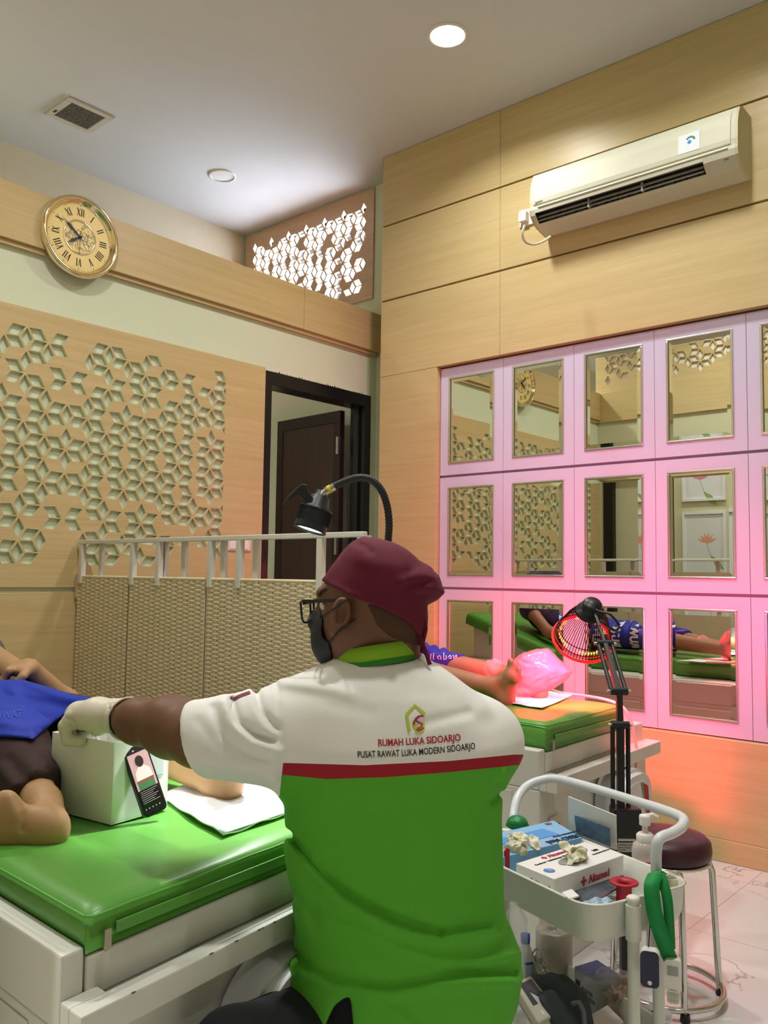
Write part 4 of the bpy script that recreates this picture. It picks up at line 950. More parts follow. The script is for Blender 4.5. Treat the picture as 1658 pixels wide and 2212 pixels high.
# head: socket cap, wire shade, mouth facing the patient's foot
DH = 2.72
cap_ = h(1277, 1313, DH - 0.03); mouth = h(1257, 1381, DH + 0.065); ax = (mouth - cap_).normalized()
Mh2 = frameM(cap_, ax.cross(Vector((0, 0, 1))), ax.cross(ax.cross(Vector((0, 0, 1)))))
if (Mh2.to_3x3() @ Vector((0, 0, 1))).dot(ax) < 0: Mh2 = Mh2 @ Matrix.Rotation(PI, 4, 'X')
Mh2 = Mh2 @ Matrix.Scale(1.02, 4); LM = (mouth - cap_).length / 1.02; RM = 0.094
sk = MB().lathe([(0.001, -0.022), (0.026, -0.022), (0.030, -0.016), (0.030, 0.012), (0.044, 0.014), (0.046, 0.022), (0.040, 0.024)], Mh2, 32).build('socket_cap', M_hb, t)
pr = [(0.044, 0.020), (0.066, LM * 0.42), (0.080, LM * 0.70), (0.088, LM * 0.86), (RM, LM)]
b = MB(); nw = 60
for k in range(nw):
    a = 2 * PI * k / nw; b.tube([Mh2 @ Vector((r * math.cos(a), r * math.sin(a), z)) for r, z in pr], 0.0014, 4)
for r, z, w in ((0.081, LM * 0.72, 0.0016), (0.0885, LM * 0.87, 0.0014), (0.091, LM * 0.93, 0.0012)):
    b.tube([Mh2 @ Vector((r * math.cos(2 * PI * k / 48), r * math.sin(2 * PI * k / 48), z)) for k in range(48)], w, 6, closed=True)
b.build('wire_cage', M_cage, t)
MB().tube([Mh2 @ Vector((RM * math.cos(2 * PI * k / 56), RM * math.sin(2 * PI * k / 56), LM)) for k in range(56)], 0.0045, 8, closed=True).build('mouth_ring', mat('hot_ring', 'b01515', 0.4, emit='ff1410', estr=1.6), t)
for k in range(3):
    b = MB(); a0 = 2 * PI * k / 3 + .4
    b.tube([Mh2 @ Vector(((0.074 + .004 * math.sin(i * 2.4)) * math.cos(a), (0.074 + .004 * math.sin(i * 2.4)) * math.sin(a), LM * 0.88 + .004 * math.cos(i * 2.4))) for i, a in enumerate(np.linspace(a0, a0 + 1.6, 34))], 0.0022, 6)
    b.build('glowing_coil', mat('coil_glow', 'ff8a50', 0.4, emit='ff6a30', estr=6.0), t)
b = MB()
for r in (0.0935, 0.0885): b.tube([Mh2 @ Vector((r * math.cos(2 * PI * k / 48), r * math.sin(2 * PI * k / 48), LM * (0.97 if r > .09 else 0.90))) for k in range(48)], 0.002, 6, closed=True)
b.build('glow_wires', mat('hot_ring', 'b01515'), t)
pm = Mh2 @ Vector((0, 0, LM + 0.012)); tg = h(1225, 1492, 3.75 * S2)
lamp('heat_beam', 'SPOT', pm, IR_W * 5.2, (1.0, 0.07, 0.045), 0.05, tg, spot_size=math.radians(72), spot_blend=0.5)
lamp('heat_glow', 'SPOT', Mh2 @ Vector((0, 0, LM + 0.02)), IR_W * 4.0, (1.0, 0.02, 0.20), 0.05, (3.8, 2.1, 1.05), spot_size=math.radians(134), spot_blend=1.0)
cb = smoothpath([Mh2 @ Vector((0.0, 0.02, -0.015)), h(1298, 1322, 2.64), h(1318, 1328, 2.62), h(1336, 1352, 2.62), h(1326, 1362, 2.60), h(1306, 1348, 2.60), h(1296, 1340, 2.61)], 8)
MB().tube(cb, 0.004, 6).build('lamp_cable', M_hb, t)
# pale hose over the bed end
hs = smoothpath([onp(x, y, 2, zs(.69)) for x, y in ((1190, 1490), (1215, 1497), (1262, 1503), (1310, 1512))] + [h(1345, 1528, 3.06), h(1363, 1560, 3.05), h(1372, 1600, 3.04), h(1374, 1640, 3.02), h(1368, 1690, 3.0), h(1340, 1712, 2.90)], 8)
tag(MB().tube(hs, 0.0055, 8).build('oxygen_hose', mat('hose_clear', 'e8c0b0', 0.25, alpha=0.85)), 'thin pale hose lying across the far bed end and hanging down its right corner', 'hose')
# ================================================================ SCULPTING (implicit surfaces -> meshes)
def cpt(px, py, d): return np.array([(px - CX) / FPX * d, -(py - CY) / FPX * d, d])      # camera-aligned metres: right, up, depth
def c2w(Q): Q = np.asarray(Q); return CAM + np.stack([Q[..., 0], Q[..., 1], -Q[..., 2]], -1) @ R3.T
def w2c(P): q = (np.asarray(P) - CAM) @ R3; return np.stack([q[..., 0], q[..., 1], -q[..., 2]], -1)
def pxy(Q): return CX + FPX * Q[:, 0] / Q[:, 2], CY - FPX * Q[:, 1] / Q[:, 2]
def smin(a, b, k):
    h = np.clip(0.5 + 0.5 * (b - a) / k, 0, 1); return b * (1 - h) + a * h - k * h * (1 - h)
def smax(a, b, k): return -smin(-a, -b, k)
def cone(Q, a, b, ra, rb):
    a = np.asarray(a); ab = np.asarray(b) - a; t = np.clip((Q - a) @ ab / (ab @ ab), 0, 1)
    return np.linalg.norm(Q - a - t[:, None] * ab, axis=1) - (ra + (rb - ra) * t)
def chain(Q, pts, rs, k=0.012):
    d = None
    for i in range(len(pts) - 1):
        e = cone(Q, pts[i], pts[i + 1], rs[i], rs[i + 1]); d = e if d is None else smin(d, e, k)
    return d
def ellip(Q, c, r, A=None):
    p = Q - np.asarray(c)
    if A is not None: p = p @ np.asarray(A).T
    r = np.asarray(r); k0 = np.linalg.norm(p / r, axis=1); k1 = np.linalg.norm(p / (r * r), axis=1) + 1e-9
    return k0 * (k0 - 1) / k1
def polyd(px, py, P):
    """signed distance to a polygon (px units, negative inside)"""
    P = np.asarray(P, float); d = np.full(px.shape, 1e9); ins = np.zeros(px.shape, bool); n = len(P)
    for i in range(n):
        x0, y0 = P[i]; x1, y1 = P[(i + 1) % n]; ex, ey = x1 - x0, y1 - y0
        t = np.clip(((px - x0) * ex + (py - y0) * ey) / (ex * ex + ey * ey + 1e-9), 0, 1)
        d = np.minimum(d, (px - x0 - t * ex) ** 2 + (py - y0 - t * ey) ** 2)
        cnd = (y0 > py) != (y1 > py)
        xs = x0 + (py - y0) * ex / (ey if abs(ey) > 1e-9 else 1e-9); ins ^= cnd & (px < xs)
    d = np.sqrt(d); return np.where(ins, -d, d)
def lined(px, py, L):
    d = np.full(px.shape, 1e9)
    for i in range(len(L) - 1):
        x0, y0 = L[i]; x1, y1 = L[i + 1]; ex, ey = x1 - x0, y1 - y0
        t = np.clip(((px - x0) * ex + (py - y0) * ey) / (ex * ex + ey * ey + 1e-9), 0, 1)
        d = np.minimum(d, (px - x0 - t * ex) ** 2 + (py - y0 - t * ey) ** 2)
    return np.sqrt(d)
def inflate(Q, P, dc, Wm, Rr, sc):
    """solid whose outline seen along the depth axis is the polygon, domed to half thickness Wm"""
    px, py = pxy(Q); s = -polyd(px, py, P) * sc; dd = np.abs(Q[:, 2] - dc)
    w = Wm * np.sqrt(np.clip(1 - (1 - np.clip(s / Rr, 0, 1)) ** 2, 0, 1))
    return np.where(s > 0, (dd - w) * 0.65, np.sqrt(dd ** 2 + s ** 2))
def sdf_mesh(f, lo, hi, h):
    lo = np.asarray(lo, float); hi = np.asarray(hi, float); B = 8
    nb = np.ceil((hi - lo) / (h * B)).astype(int); n = nb * B
    ii = np.stack(np.meshgrid(*[np.arange(k) for k in nb], indexing='ij'), -1).reshape(-1, 3)
    cd = f(lo + (ii * B + (B - 1) / 2) * h); keep = np.abs(cd) < B * h * 0.9 + 0.014
    G = np.repeat(np.repeat(np.repeat(cd.reshape(nb).astype(np.float32), B, 0), B, 1), B, 2)
    off = np.stack(np.meshgrid(*[np.arange(B)] * 3, indexing='ij'), -1).reshape(-1, 3); K = ii[keep]
    for s in range(0, len(K), 600):
        idx = (K[s:s + 600, None, :] * B + off[None]).reshape(-1, 3)
        G[idx[:, 0], idx[:, 1], idx[:, 2]] = f(lo + idx * h)
    G[0], G[-1], G[:, 0], G[:, -1], G[:, :, 0], G[:, :, -1] = 1, 1, 1, 1, 1, 1
    S = G < 0
    cs = [S[a:n[0] - 1 + a, b:n[1] - 1 + b, c:n[2] - 1 + c] for a in (0, 1) for b in (0, 1) for c in (0, 1)]
    al = cs[0].copy(); an = cs[0].copy()
    for x in cs[1:]: al &= x; an |= x
    act = np.argwhere(an & ~al); cid = np.full(n - 1, -1, np.int32); cid[act[:, 0], act[:, 1], act[:, 2]] = np.arange(len(act))
    cr = np.array([(a, b, c) for a in (0, 1) for b in (0, 1) for c in (0, 1)])
    val = np.stack([G[act[:, 0] + a, act[:, 1] + b, act[:, 2] + c] for a, b, c in cr], 1)
    acc = np.zeros((len(act), 3)); cnt = np.zeros(len(act))
    for i in range(8):
        for j in range(i + 1, 8):
            if np.abs(cr[i] - cr[j]).sum() != 1: continue
            m = (val[:, i] < 0) != (val[:, j] < 0); t = np.clip(val[:, i] / (val[:, i] - val[:, j] + 1e-12), 0, 1)
            acc[m] += (cr[i] + t[:, None] * (cr[j] - cr[i]))[m]; cnt[m] += 1
    V = lo + (act + acc / cnt[:, None]) * h; F = []
    for ax in range(3):
        u, v = (ax + 1) % 3, (ax + 2) % 3; sl0 = [slice(1, -1)] * 3; sl0[ax] = slice(0, -1); sl1 = [slice(1, -1)] * 3; sl1[ax] = slice(1, None)
        A, Bv = S[tuple(sl0)], S[tuple(sl1)]; e = np.argwhere(A != Bv); sg = A[e[:, 0], e[:, 1], e[:, 2]]
        e = e + np.array([0 if k == ax else 1 for k in range(3)])
        eu = np.zeros(3, int); eu[u] = 1; ev = np.zeros(3, int); ev[v] = 1
        q = [cid[tuple((e - eu * a - ev * b).T)] for a, b in ((0, 0), (1, 0), (1, 1), (0, 1))]
        q = np.stack(q, 1); q[~sg] = q[~sg][:, ::-1]; F.append(q)
    F = np.concatenate(F); F = F[(F >= 0).all(1)]
    return V, F
def clean(V, F, it=2, lam=0.5):
    """light smoothing of the lattice stair steps"""
    for _ in range(it):
        acc = np.zeros_like(V); cnt = np.zeros(len(V))
        for a in range(4):
            i, j = F[:, a], F[:, (a + 1) % 4]
            np.add.at(acc, i, V[j]); np.add.at(acc, j, V[i]); np.add.at(cnt, i, 1); np.add.at(cnt, j, 1)
        V = V + lam * (acc / np.maximum(cnt, 1)[:, None] - V)
    return V
def split(V, polys, s):
    """cut a polygon mesh along the zero line of the vertex values s -> (part below, part above)"""
    out = []
    for sg in (-1, 1):
        nv = []; mp = {}; fs = []
        def vid(key, p):
            if key not in mp: mp[key] = len(nv); nv.append(p)
            return mp[key]
        for P in polys:
            q = []; n = len(P); ss = [s[i] * sg for i in P]
            if min(ss) >= 0: fs.append([vid(i, V[i]) for i in P]); continue
            if max(ss) < 0: continue
            for k in range(n):
                i, j = P[k], P[(k + 1) % n]; a, b = s[i], s[j]
                if a * sg >= 0: q.append(vid(i, V[i]))
                if (a * sg >= 0) != (b * sg >= 0):
                    t = a / (a - b); q.append(vid((min(i, j), max(i, j)), V[i] + (V[j] - V[i]) * t))
            if len(q) > 2: fs.append(q)
        out.append((np.array(nv), fs))
    return out
def cam_build(name, V, F, m, parent=None, smooth=True):
    """V in camera-aligned metres; depth axis is flipped so faces are reversed"""
    b = MB(); P = c2w(V); b.add([tuple(p) for p in P], [tuple(int(i) for i in f)[::-1] for f in F], smooth)
    return b.build(name, m, parent)
def sculpt(name, f, lo, hi, h, m, parent=None, it=2, k=1.0):
    V, F = sdf_mesh(f, lo, hi, h); V = clean(V, F, it) * k; return cam_build(name, V, F, m, parent), V, F
class Caster:
    """rays from the picture onto finished meshes"""
    def __init__(s, meshes):
        vs, fs = [], []
        for V, F in meshes:
            o = len(vs); vs += [Vector(p) for p in c2w(V)]; fs += [[o + int(i) for i in f] for f in F]
        s.t = BVHTree.FromPolygons(vs, fs)
    def hit(s, px, py, lift=0.001, dflt=1.5):
        d = Vector(at(px, py, 1.0)) - Vector(CAM); d.normalize(); r = s.t.ray_cast(Vector(CAM), d)
        if r[0] is None: return Vector(at(px, py, dflt))
        n = r[1] if r[1].dot(d) < 0 else -r[1]
        return r[0] + n * lift * 0.6 - d * lift * 0.5
    def strip(s, b, L, w, lift=0.001, closed=False, n=6):
        """ribbon of width w px along a pixel polyline"""
        P = smoothpath(L, n) if n > 1 else [np.array(p, float) for p in L]
        g = [[], []]
        for i, p in enumerate(P):
            t = P[min(i + 1, len(P) - 1)] - P[max(i - 1, 0)]; t = t / (np.linalg.norm(t) + 1e-9); nn = np.array([-t[1], t[0]]) * w / 2
            for k, sg in enumerate((-1, 1)): g[k].append(s.hit(*(p + sg * nn), lift))
        b.sheet(g)
    def fill(s, b, P, lift=0.001):
        b.add([s.hit(x, y, lift) for x, y in P], [tuple(range(len(P)))], False)
# ================================================================ THE SEATED NURSE
M_skin = mat('nurse_skin', '6b452e', 0.5, var=0.06, vscale=40, bump=0.08, bscale=500, sss=0.08)
M_shw = mat('shirt_white', 'e6e6e0', 0.82, bump=0.12, bscale=700)
M_shg = mat('shirt_green', '52a828', 0.85, bump=0.12, bscale=700)
M_shr = mat('shirt_red', '9c1626', 0.8, bump=0.10, bscale=700)
M_col = mat('collar_green', '7fb022', 0.85, bump=0.10, bscale=600)
M_cap = mat('cap_maroon', '5e0d28', 0.85, bump=0.08, bscale=600)
M_mask = mat('mask_black', '1c2026', 0.6, bump=0.1, bscale=400)
M_trs = mat('trousers_black', '14141c', 0.85)
M_glove = mat('latex_glove', 'd8d0be', 0.42, bump=0.08, bscale=250, var=0.04, vscale=30)
RG = [(1395, 748, 900, 1.632, .058), (1425, 712, 925, 1.630, .070), (1445, 676, 958, 1.625, .080), (1465, 636, 986, 1.62, .092), (1490, 614, 1018, 1.615, .104),
      (1520, 607, 1050, 1.61, .112), (1555, 605, 1080, 1.605, .119), (1590, 606, 1101, 1.60, .124), (1630, 608, 1105, 1.60, .126), (1665, 611, 1091, 1.60, .127),
      (1700, 614, 1084, 1.60, .127), (1760, 616, 1081, 1.60, .129), (1850, 621, 1084, 1.60, .133), (1930, 631, 1085, 1.60, .140), (1985, 640, 1092, 1.60, .146),
      (2030, 636, 1114, 1.60, .152), (2080, 620, 1125, 1.60, .154), (2140, 614, 1116, 1.60, .152), (2212, 624, 1090, 1.60, .147), (2330, 650, 1050, 1.61, .138)]
RY = np.array([-(r[0] - CY) / FPX * r[3] for r in RG])[::-1]
RXL = np.array([(r[1] - CX) / FPX * r[3] for r in RG])[::-1]; RXR = np.array([(r[2] - CX) / FPX * r[3] for r in RG])[::-1]
RD = np.array([r[3] for r in RG])[::-1]; RB = np.array([r[4] for r in RG])[::-1]
def torso(Q, grow=0.0):
    y = Q[:, 1]; xl = np.interp(y, RY, RXL); xr = np.interp(y, RY, RXR); dc = np.interp(y, RY, RD); bd = np.interp(y, RY, RB)
    a = (xr - xl) / 2; xc = (xr + xl) / 2; n = 2.5
    e = ((np.abs(Q[:, 0] - xc) / a) ** n + (np.abs(Q[:, 2] - dc) / bd) ** n) ** (1 / n)
    d = (e - 1) * np.minimum(a, bd) - grow
    return np.maximum(np.maximum(d, y - RY[-1] - grow), RY[0] - y)
SH, EL, WR = cpt(640, 1588, 1.61), cpt(430, 1592, 1.545), cpt(256, 1548, 1.76)
FOLDS = [([(627, 1800), (683, 1874), (766, 1939), (852, 1982), (952, 2015)], -.010, 10), ([(660, 1860), (740, 1948), (835, 2000), (910, 2026), (1000, 2022), (1080, 2003)], .011, 15),
         ([(1080, 1996), (1020, 2004), (955, 2014)], -.008, 8), ([(632, 1930), (690, 1985), (770, 2026), (852, 2060), (952, 2087), (1050, 2091), (1110, 2078)], -.005, 12),
         ([(700, 1990), (800, 2020), (852, 2052), (950, 2078), (1050, 2082), (1112, 2062)], .009, 14), ([(640, 2062), (675, 2100), (728, 2114), (840, 2128), (918, 2116), (1000, 2100), (1108, 2100)], -.010, 10),
         ([(650, 2100), (730, 2128), (840, 2146), (930, 2130), (1100, 2118)], .007, 16), ([(790, 2160), (850, 2190), (900, 2225)], .006, 14), ([(620, 1830), (650, 1920), (660, 2010)], .005, 14),
         ([(1083, 1690), (1078, 1715), (1060, 1730)], -.006, 7), ([(1090, 1670), (1084, 1700)], .006, 8),
         ([(500, 1512), (514, 1560), (552, 1590), (590, 1600)], -.015, 8), ([(484, 1516), (500, 1565), (540, 1604), (600, 1625)], .010, 12), ([(552, 1492), (566, 1540), (598, 1575)], -.012, 8), ([(460, 1530), (480, 1590), (530, 1625), (580, 1640)], -.008, 9), ([(425, 1640), (480, 1655), (540, 1660)], .004, 12),
         ([(540, 1492), (552, 1545), (585, 1590)], .005, 10), ([(430, 1560), (470, 1610), (540, 1640)], -.004, 12), ([(598, 1474), (603, 1550), (610, 1640), (606, 1700)], -.005, 5),
         ([(597, 1470), (680, 1482), (760, 1500)], .006, 12), ([(620, 1500), (700, 1510), (800, 1540)], -.003, 16), ([(1040, 1530), (980, 1560), (900, 1565)], .003, 20),
         ([(905, 1565), (960, 1552), (1010, 1540)], -.008, 11), ([(560, 1670), (600, 1690), (612, 1720)], .005, 10), ([(860, 1480), (960, 1500), (1050, 1560)], -.003, 22)]
def folds(Q):
    px, py = pxy(Q); v = np.zeros(len(Q)); near = np.clip((1.66 - Q[:, 2]) / 0.05, 0, 1)
    for L, A, w in FOLDS: v += A * np.exp(-(lined(px, py, L) / w) ** 2)
    return v * near
nS = np.array([-0.955, -0.27, 0.12]); nS /= np.linalg.norm(nS); pS = cpt(424, 1600, 1.55)
def sleeve(Q):
    d = cone(Q, SH, cpt(430, 1594, 1.545), .099, .0685)
    pl = (Q - pS) @ nS
    d = smax(d, pl, 0.006)
    return d
def rsleeve(Q): return cone(Q, cpt(1040, 1600, 1.62), cpt(1022, 1672, 1.80), .078, .066)
def shirt(Q):
    d = smin(torso(Q), sleeve(Q), 0.035); d = smin(d, rsleeve(Q), 0.03)
    px, py = pxy(Q); d = np.maximum(d, (Q[:, 1] - cpt(800, 1424, 1.6)[1] - 0.10 * np.clip(Q[:, 2] - 1.60, -.1, .02) ))
    # vent at the hem
    s = polyd(px, py, [(757, 2148), (766, 2260), (694, 2260), (706, 2205), (722, 2172), (742, 2156)]) * 1.5 / FPX
    d = np.maximum(d, -np.maximum(s, Q[:, 2] - 1.66))
    # neck opening
    d = np.maximum(d, -cone(Q, cpt(822, 1360, 1.65), cpt(822, 1470, 1.645), .066, .060))
    return d - folds(Q)
lo, hi = (-.40, -1.03, 1.40), (.30, -0.24, 1.93)
V, F = sdf_mesh(shirt, lo, hi, 0.0042); V = clean(V, F, 4)
shirtVF = (V, F)
px, py = pxy(V)
topl = np.interp(px, [600, 614, 787, 968, 1089, 1110], [1647, 1648, 1653, 1644, 1632, 1630]); botl = np.interp(px, [600, 613, 706, 832, 960, 1088, 1110], [1673, 1674, 1683, 1679, 1669, 1656, 1653])
seam = np.where(py < 1722, px - np.interp(py, [1640, 1722], [612, 603]), 50.0)
seam = np.where((V[:, 2] > 1.64) & (V[:, 0] > 0.0), 50.0, seam)
s1 = np.minimum(py - topl, seam); s2 = np.minimum(py - botl, seam)
# arm sleeves in front stay white
parts = split(V, [list(f) for f in F], s1)
white = parts[0]; low = parts[1]
pxl, pyl = pxy(low[0]); botl2 = np.interp(pxl, [600, 613, 706, 832, 960, 1088, 1110], [1673, 1674, 1683, 1679, 1669, 1656, 1653])
red, green = split(low[0], low[1], pyl - botl2)

# ---- head
Fh = np.array([-0.965, -0.06, 0.255]); Fh /= np.linalg.norm(Fh); Uh = np.array([0.03, 1, 0.04]); Uh -= Fh * (Uh @ Fh); Uh /= np.linalg.norm(Uh); Sh_ = np.cross(Fh, Uh)
if Sh_[2] > 0: Sh_ = -Sh_
AH = np.array([Fh, Uh, Sh_])
HC = cpt(804, 1290, 1.64)
def hp_(f, u, s): return HC + Fh * f + Uh * u + Sh_ * s
def headsdf(Q):
    d = ellip(Q, hp_(-.010, .016, 0), (.090, .086, .076), AH)
    d = smin(d, ellip(Q, hp_(.048, -.035, 0), (.056, .085, .060), AH), .03)
    d = smin(d, ellip(Q, hp_(.050, -.092, 0), (.046, .036, .044), AH), .03)
    for s in (-1, 1):
        d = smin(d, ellip(Q, hp_(.018, -.055, s * .040), (.045, .055, .030), AH), .03)
        d = smax(d, -ellip(Q, hp_(.106, -.010, s * .032), (.020, .014, .020), AH), .012)
    d = smin(d, cone(Q, hp_(.096, .000, 0), hp_(.116, -.042, 0), .008, .014), .014)
    d = smin(d, cone(Q, hp_(.090, .012, -.03), hp_(.090, .012, .03), .012, .012), .02)
    d = smin(d, ellip(Q, hp_(.096, -.075, 0), (.012, .014, .024), AH), .012)
    d = smin(d, cone(Q, cpt(832, 1345, 1.655), cpt(822, 1460, 1.645), .056, .064), .03)
    d = smin(d, cone(Q, hp_(-.045, -.05, 0), cpt(836, 1440, 1.645), .05, .054), .03)
    for s in (-1, 1):     # ears
        ec = hp_(.036, -.026, s * .091); Fe = Fh * .95 - Uh * .2; Ue = Uh * .95 + Fh * .2 - Fh * .45; Ue = Ue / np.linalg.norm(Ue)
        Sx = Sh_ * s * .92 + -Fh * .38; Sx /= np.linalg.norm(Sx); Ue -= Sx * (Ue @ Sx); Ue /= np.linalg.norm(Ue); Fe = np.cross(Ue, Sx)
        Ae = np.array([Fe, Ue, Sx]); q = (Q - ec) @ Ae.T
        e = ellip(Q, ec, (.019, .034, .012), Ae)
        e = smin(e, ellip(Q, ec - Ue * .028 + Fh * .006, (.010, .012, .008), Ae), .006)
        e = smax(e, -ellip(Q, ec + Sx * .012 + Ue * .004, (.012, .024, .0135), Ae), .002); e = smin(e, ellip(Q, ec + Sx * .004 + Fe * .009 - Ue * .008, (.004, .009, .005), Ae), .003)
        d = smin(d, e, .006)
    return d
def armsdf(Q):
    d = chain(Q, [SH, EL, cpt(372, 1570, 1.62), cpt(300, 1558, 1.70), WR], [.054, .049, .0535, .041, .030], .03)
    return d
# gloved left fist, back of the hand up, little finger nearest the camera
def handsdf(Q, g):
    w = WR; k1 = cpt(158, 1538, 1.83)
    d = chain(Q, [w, cpt(212, 1547, 1.79), cpt(172, 1546, 1.82)], [.030 + g, .034 + g, .030 + g], .02)
    for i in range(4):
        o = np.array([0.002 * i, -0.004 * abs(i - 1.2) + .006, -0.030 + 0.021 * i])
        L = (0.86, 0.98, 1.0, 0.93)[i]
        a = cpt(166, 1540, 1.83) + o; b = cpt(150, 1562, 1.83) + o + np.array([-.004 * (L - .86) * 8, 0, 0]); c = cpt(157, 1592, 1.835) + o * np.array([1, L, 1]); e = cpt(185, 1594 - 3 * i, 1.835) + o
        d = smin(d, chain(Q, [a, b, c, e], [.0125 + g, .0115 + g, .0108 + g, .0098 + g], .004), .004)
    d = smin(d, chain(Q, [cpt(225, 1558, 1.815), cpt(200, 1572, 1.86), cpt(174, 1578, 1.875), cpt(162, 1588, 1.865)], [.020 + g, .014 + g, .0125 + g, .010 + g], .01), .012)
    return d
LEG = [(cpt(705, 2215, 1.585), cpt(500, 2275, 1.38)), (cpt(980, 2240, 1.64), cpt(860, 2290, 2.02))]
def legs(Q, g):
    d = ellip(Q, cpt(850, 2225, 1.625), (.185 + g, .105 + g, .135 + g))
    for a, k in LEG:
        kw = c2w(k); fw_ = w2c(np.array([kw[0], kw[1], 0.09])); d = smin(d, chain(Q, [a, k, fw_], [.088 + g, .062 + g, .046 + g], .03), .04)
    return d
def feet(Q):
    d = None
    for a, k in LEG:
        kw = c2w(k); h0 = np.array([kw[0], kw[1], 0.05]); ft = h0 + np.array([-0.10, 0.10, -0.01]); e = chain(Q, [w2c(h0 + [0.02, -0.02, 0]), w2c(ft)], [.040, .032], .02); d = e if d is None else np.minimum(d, e)
    return d
RH = [cpt(1040, 1600, 1.62), cpt(1005, 1700, 1.80), cpt(900, 1730, 1.95), cpt(860, 1728, 1.99), cpt(830, 1728, 2.02)]
def rarm(Q, g=0.0):
    d = chain(Q, RH[:4], [.060, .050, .032, .032], .03)
    d = smin(d, ellip(Q, RH[3] * .4 + RH[4] * .6, (.045, .022, .035)), .02)
    for i in range(4): d = smin(d, chain(Q, [RH[4] + [-.01, .012 - .012 * i, 0], RH[4] + [-.04, .010 - .014 * i, .012], RH[4] + [-.05, -.012 - .012 * i, .004]], [.010, .009, .008], .004), .006)
    return smin(d, chain(Q, [RH[3] + [0, .02, -.01], RH[4] + [0, .04, -.015], RH[4] + [-.03, .035, 0]], [.013, .011, .009], .004), .008)
def body(Q):
    tb = np.maximum(torso(Q, -0.018), cpt(800, 2060, 1.6)[1] - Q[:, 1]); d = smin(headsdf(Q), tb, .03)
    d = smin(d, armsdf(Q), .03); d = smin(d, handsdf(Q, -0.0050), .006); d = smin(d, rarm(Q), .02)
    d = smin(d, legs(Q, -.014), .03); return smin(d, feet(Q), .02)
V, F = sdf_mesh(body, (-.72, -1.28, 1.20), (.30, .02, 2.16), 0.0036); V = clean(V, F, 2)
nurse = cam_build('person', V, F, M_skin)
tag(nurse, 'person in a green and white shirt and maroon cap, seated with back turned', 'person')
bodyVF = (V, F)
sh = cam_build('shirt', white[0], white[1], M_shw, nurse); cam_build('red_stripe', red[0], red[1], M_shr, sh); cam_build('green_panel', green[0], green[1], M_shg, sh)
# collar: a tilted band round the neck
def band(cx_, ybase, ytop, rx, rd, dc, x_tilt, m, name, parent, flare=0.004, n=64):
    b = MB(); b.smooth = True; g = []
    for (rr_, yy) in ((rx - .004, ytop + 2), (rx, ytop), (rx + flare * .5, (ybase + ytop) / 2), (rx + flare, ybase), (rx + flare - .004, ybase + 1)):
        row = []
        for k in range(n + 1):
            a = 2 * PI * k / n; s = rr_ / rx; dd = dc + rd * s * math.sin(a); xo = rx * s * math.cos(a)
            y_ = yy - x_tilt * xo / rx + 18 * max(0, math.sin(a)); p = cpt(cx_, y_, dc) * dd / dc; p[0] = cpt(cx_, y_, dc)[0] + xo; p[2] = dd
            row.append(Vector(c2w(p)))
        g.append(row)
    b.sheet(g); return b.build(name, m, parent)
band(812, 1426, 1393, .0785, .076, 1.640, 14, M_col, 'collar', sh, .006)
band(812, 1437, 1418, .0825, .080, 1.640, 12, mat('collar_stand', '2f7d24', 0.85), 'collar_stand', sh, .004)
# embroidery
cs = Caster([shirtVF])
def embroider(s, x0, y0, x1, y1, hpx, m, name, bend=0.0, bold=0.0):
    cu = bpy.data.curves.new('t', 'FONT'); cu.body = s; cu.size = 1.0; to = bpy.data.objects.new('t', cu); COL.objects.link(to)
    bpy.context.view_layer.update(); wtxt = to.dimensions.x; bpy.data.objects.remove(to); bpy.data.curves.remove(cu)
    Lp = math.hypot(x1 - x0, y1 - y0); sx = Lp / wtxt; ux, uy = (x1 - x0) / Lp, (y1 - y0) / Lp
    def wp(v):
        x, y = v.x * sx, v.y * hpx / 0.7; yb = bend * math.sin(PI * min(1, max(0, x / Lp)))
        return cs.hit(x0 + ux * x + uy * y, y0 + uy * x - ux * y - yb, 0.0012 + v.z)
    return text_mesh(s, Matrix.Identity(4), 0.7, m, name, sh, extrude=0.0, warp=wp, bold=bold)
M_thr = mat('thread_red', 'a51c34', 0.6); M_thk = mat('thread_black', '181a20', 0.6); M_thg = mat('thread_lime', 'b3c22a', 0.6)
embroider('RUMAH LUKA SIDOARJO', 816, 1612, 993, 1600, 15, M_thr, 'red_lettering', -2, 0.02)
embroider('PUSAT RAWAT LUKA MODERN SIDOARJO', 772, 1637, 1025, 1618, 14, M_thk, 'black_lettering', -4, 0.012)
b = MB(); cs.strip(b, [(884, 1580), (880, 1560), (878, 1543), (896, 1524), (906, 1533), (917, 1543)], 6, 0.0016, n=1); cs.strip(b, [(884, 1580), (880, 1556), (877, 1543)], 5, 0.0017, n=1)
cs.strip(b, [(896, 1578), (904, 1581), (913, 1576), (914, 1562)], 6, 0.0015); cs.strip(b, [(893, 1558), (897, 1572), (906, 1574), (912, 1562)], 7, 0.0014)
b.build('house_emblem', M_thg, sh)
b = MB(); cs.strip(b, [(914, 1547), (903, 1548), (898, 1556), (904, 1561), (911, 1565), (908, 1572), (901, 1573)], 3.6, 0.002); cs.strip(b, [(892, 1566), (897, 1553), (905, 1550)], 3, 0.002); cs.strip(b, [(898, 1576), (906, 1578), (915, 1572)], 3, 0.002)
b.build('red_emblem', M_thr, sh)
b = MB(); cs.strip(b, [(502, 1512), (520, 1503), (540, 1496)], 7, 0.001); b.build('sleeve_patch', mat('patch_maroon', '7a3044', 0.8), sh)
b = MB(); cs.strip(b, [(628, 1812), (660, 1850), (690, 1882)], 1.4, 0.0006); b.build('side_seam', mat('seam_green', '357f1b', 0.9), sh)
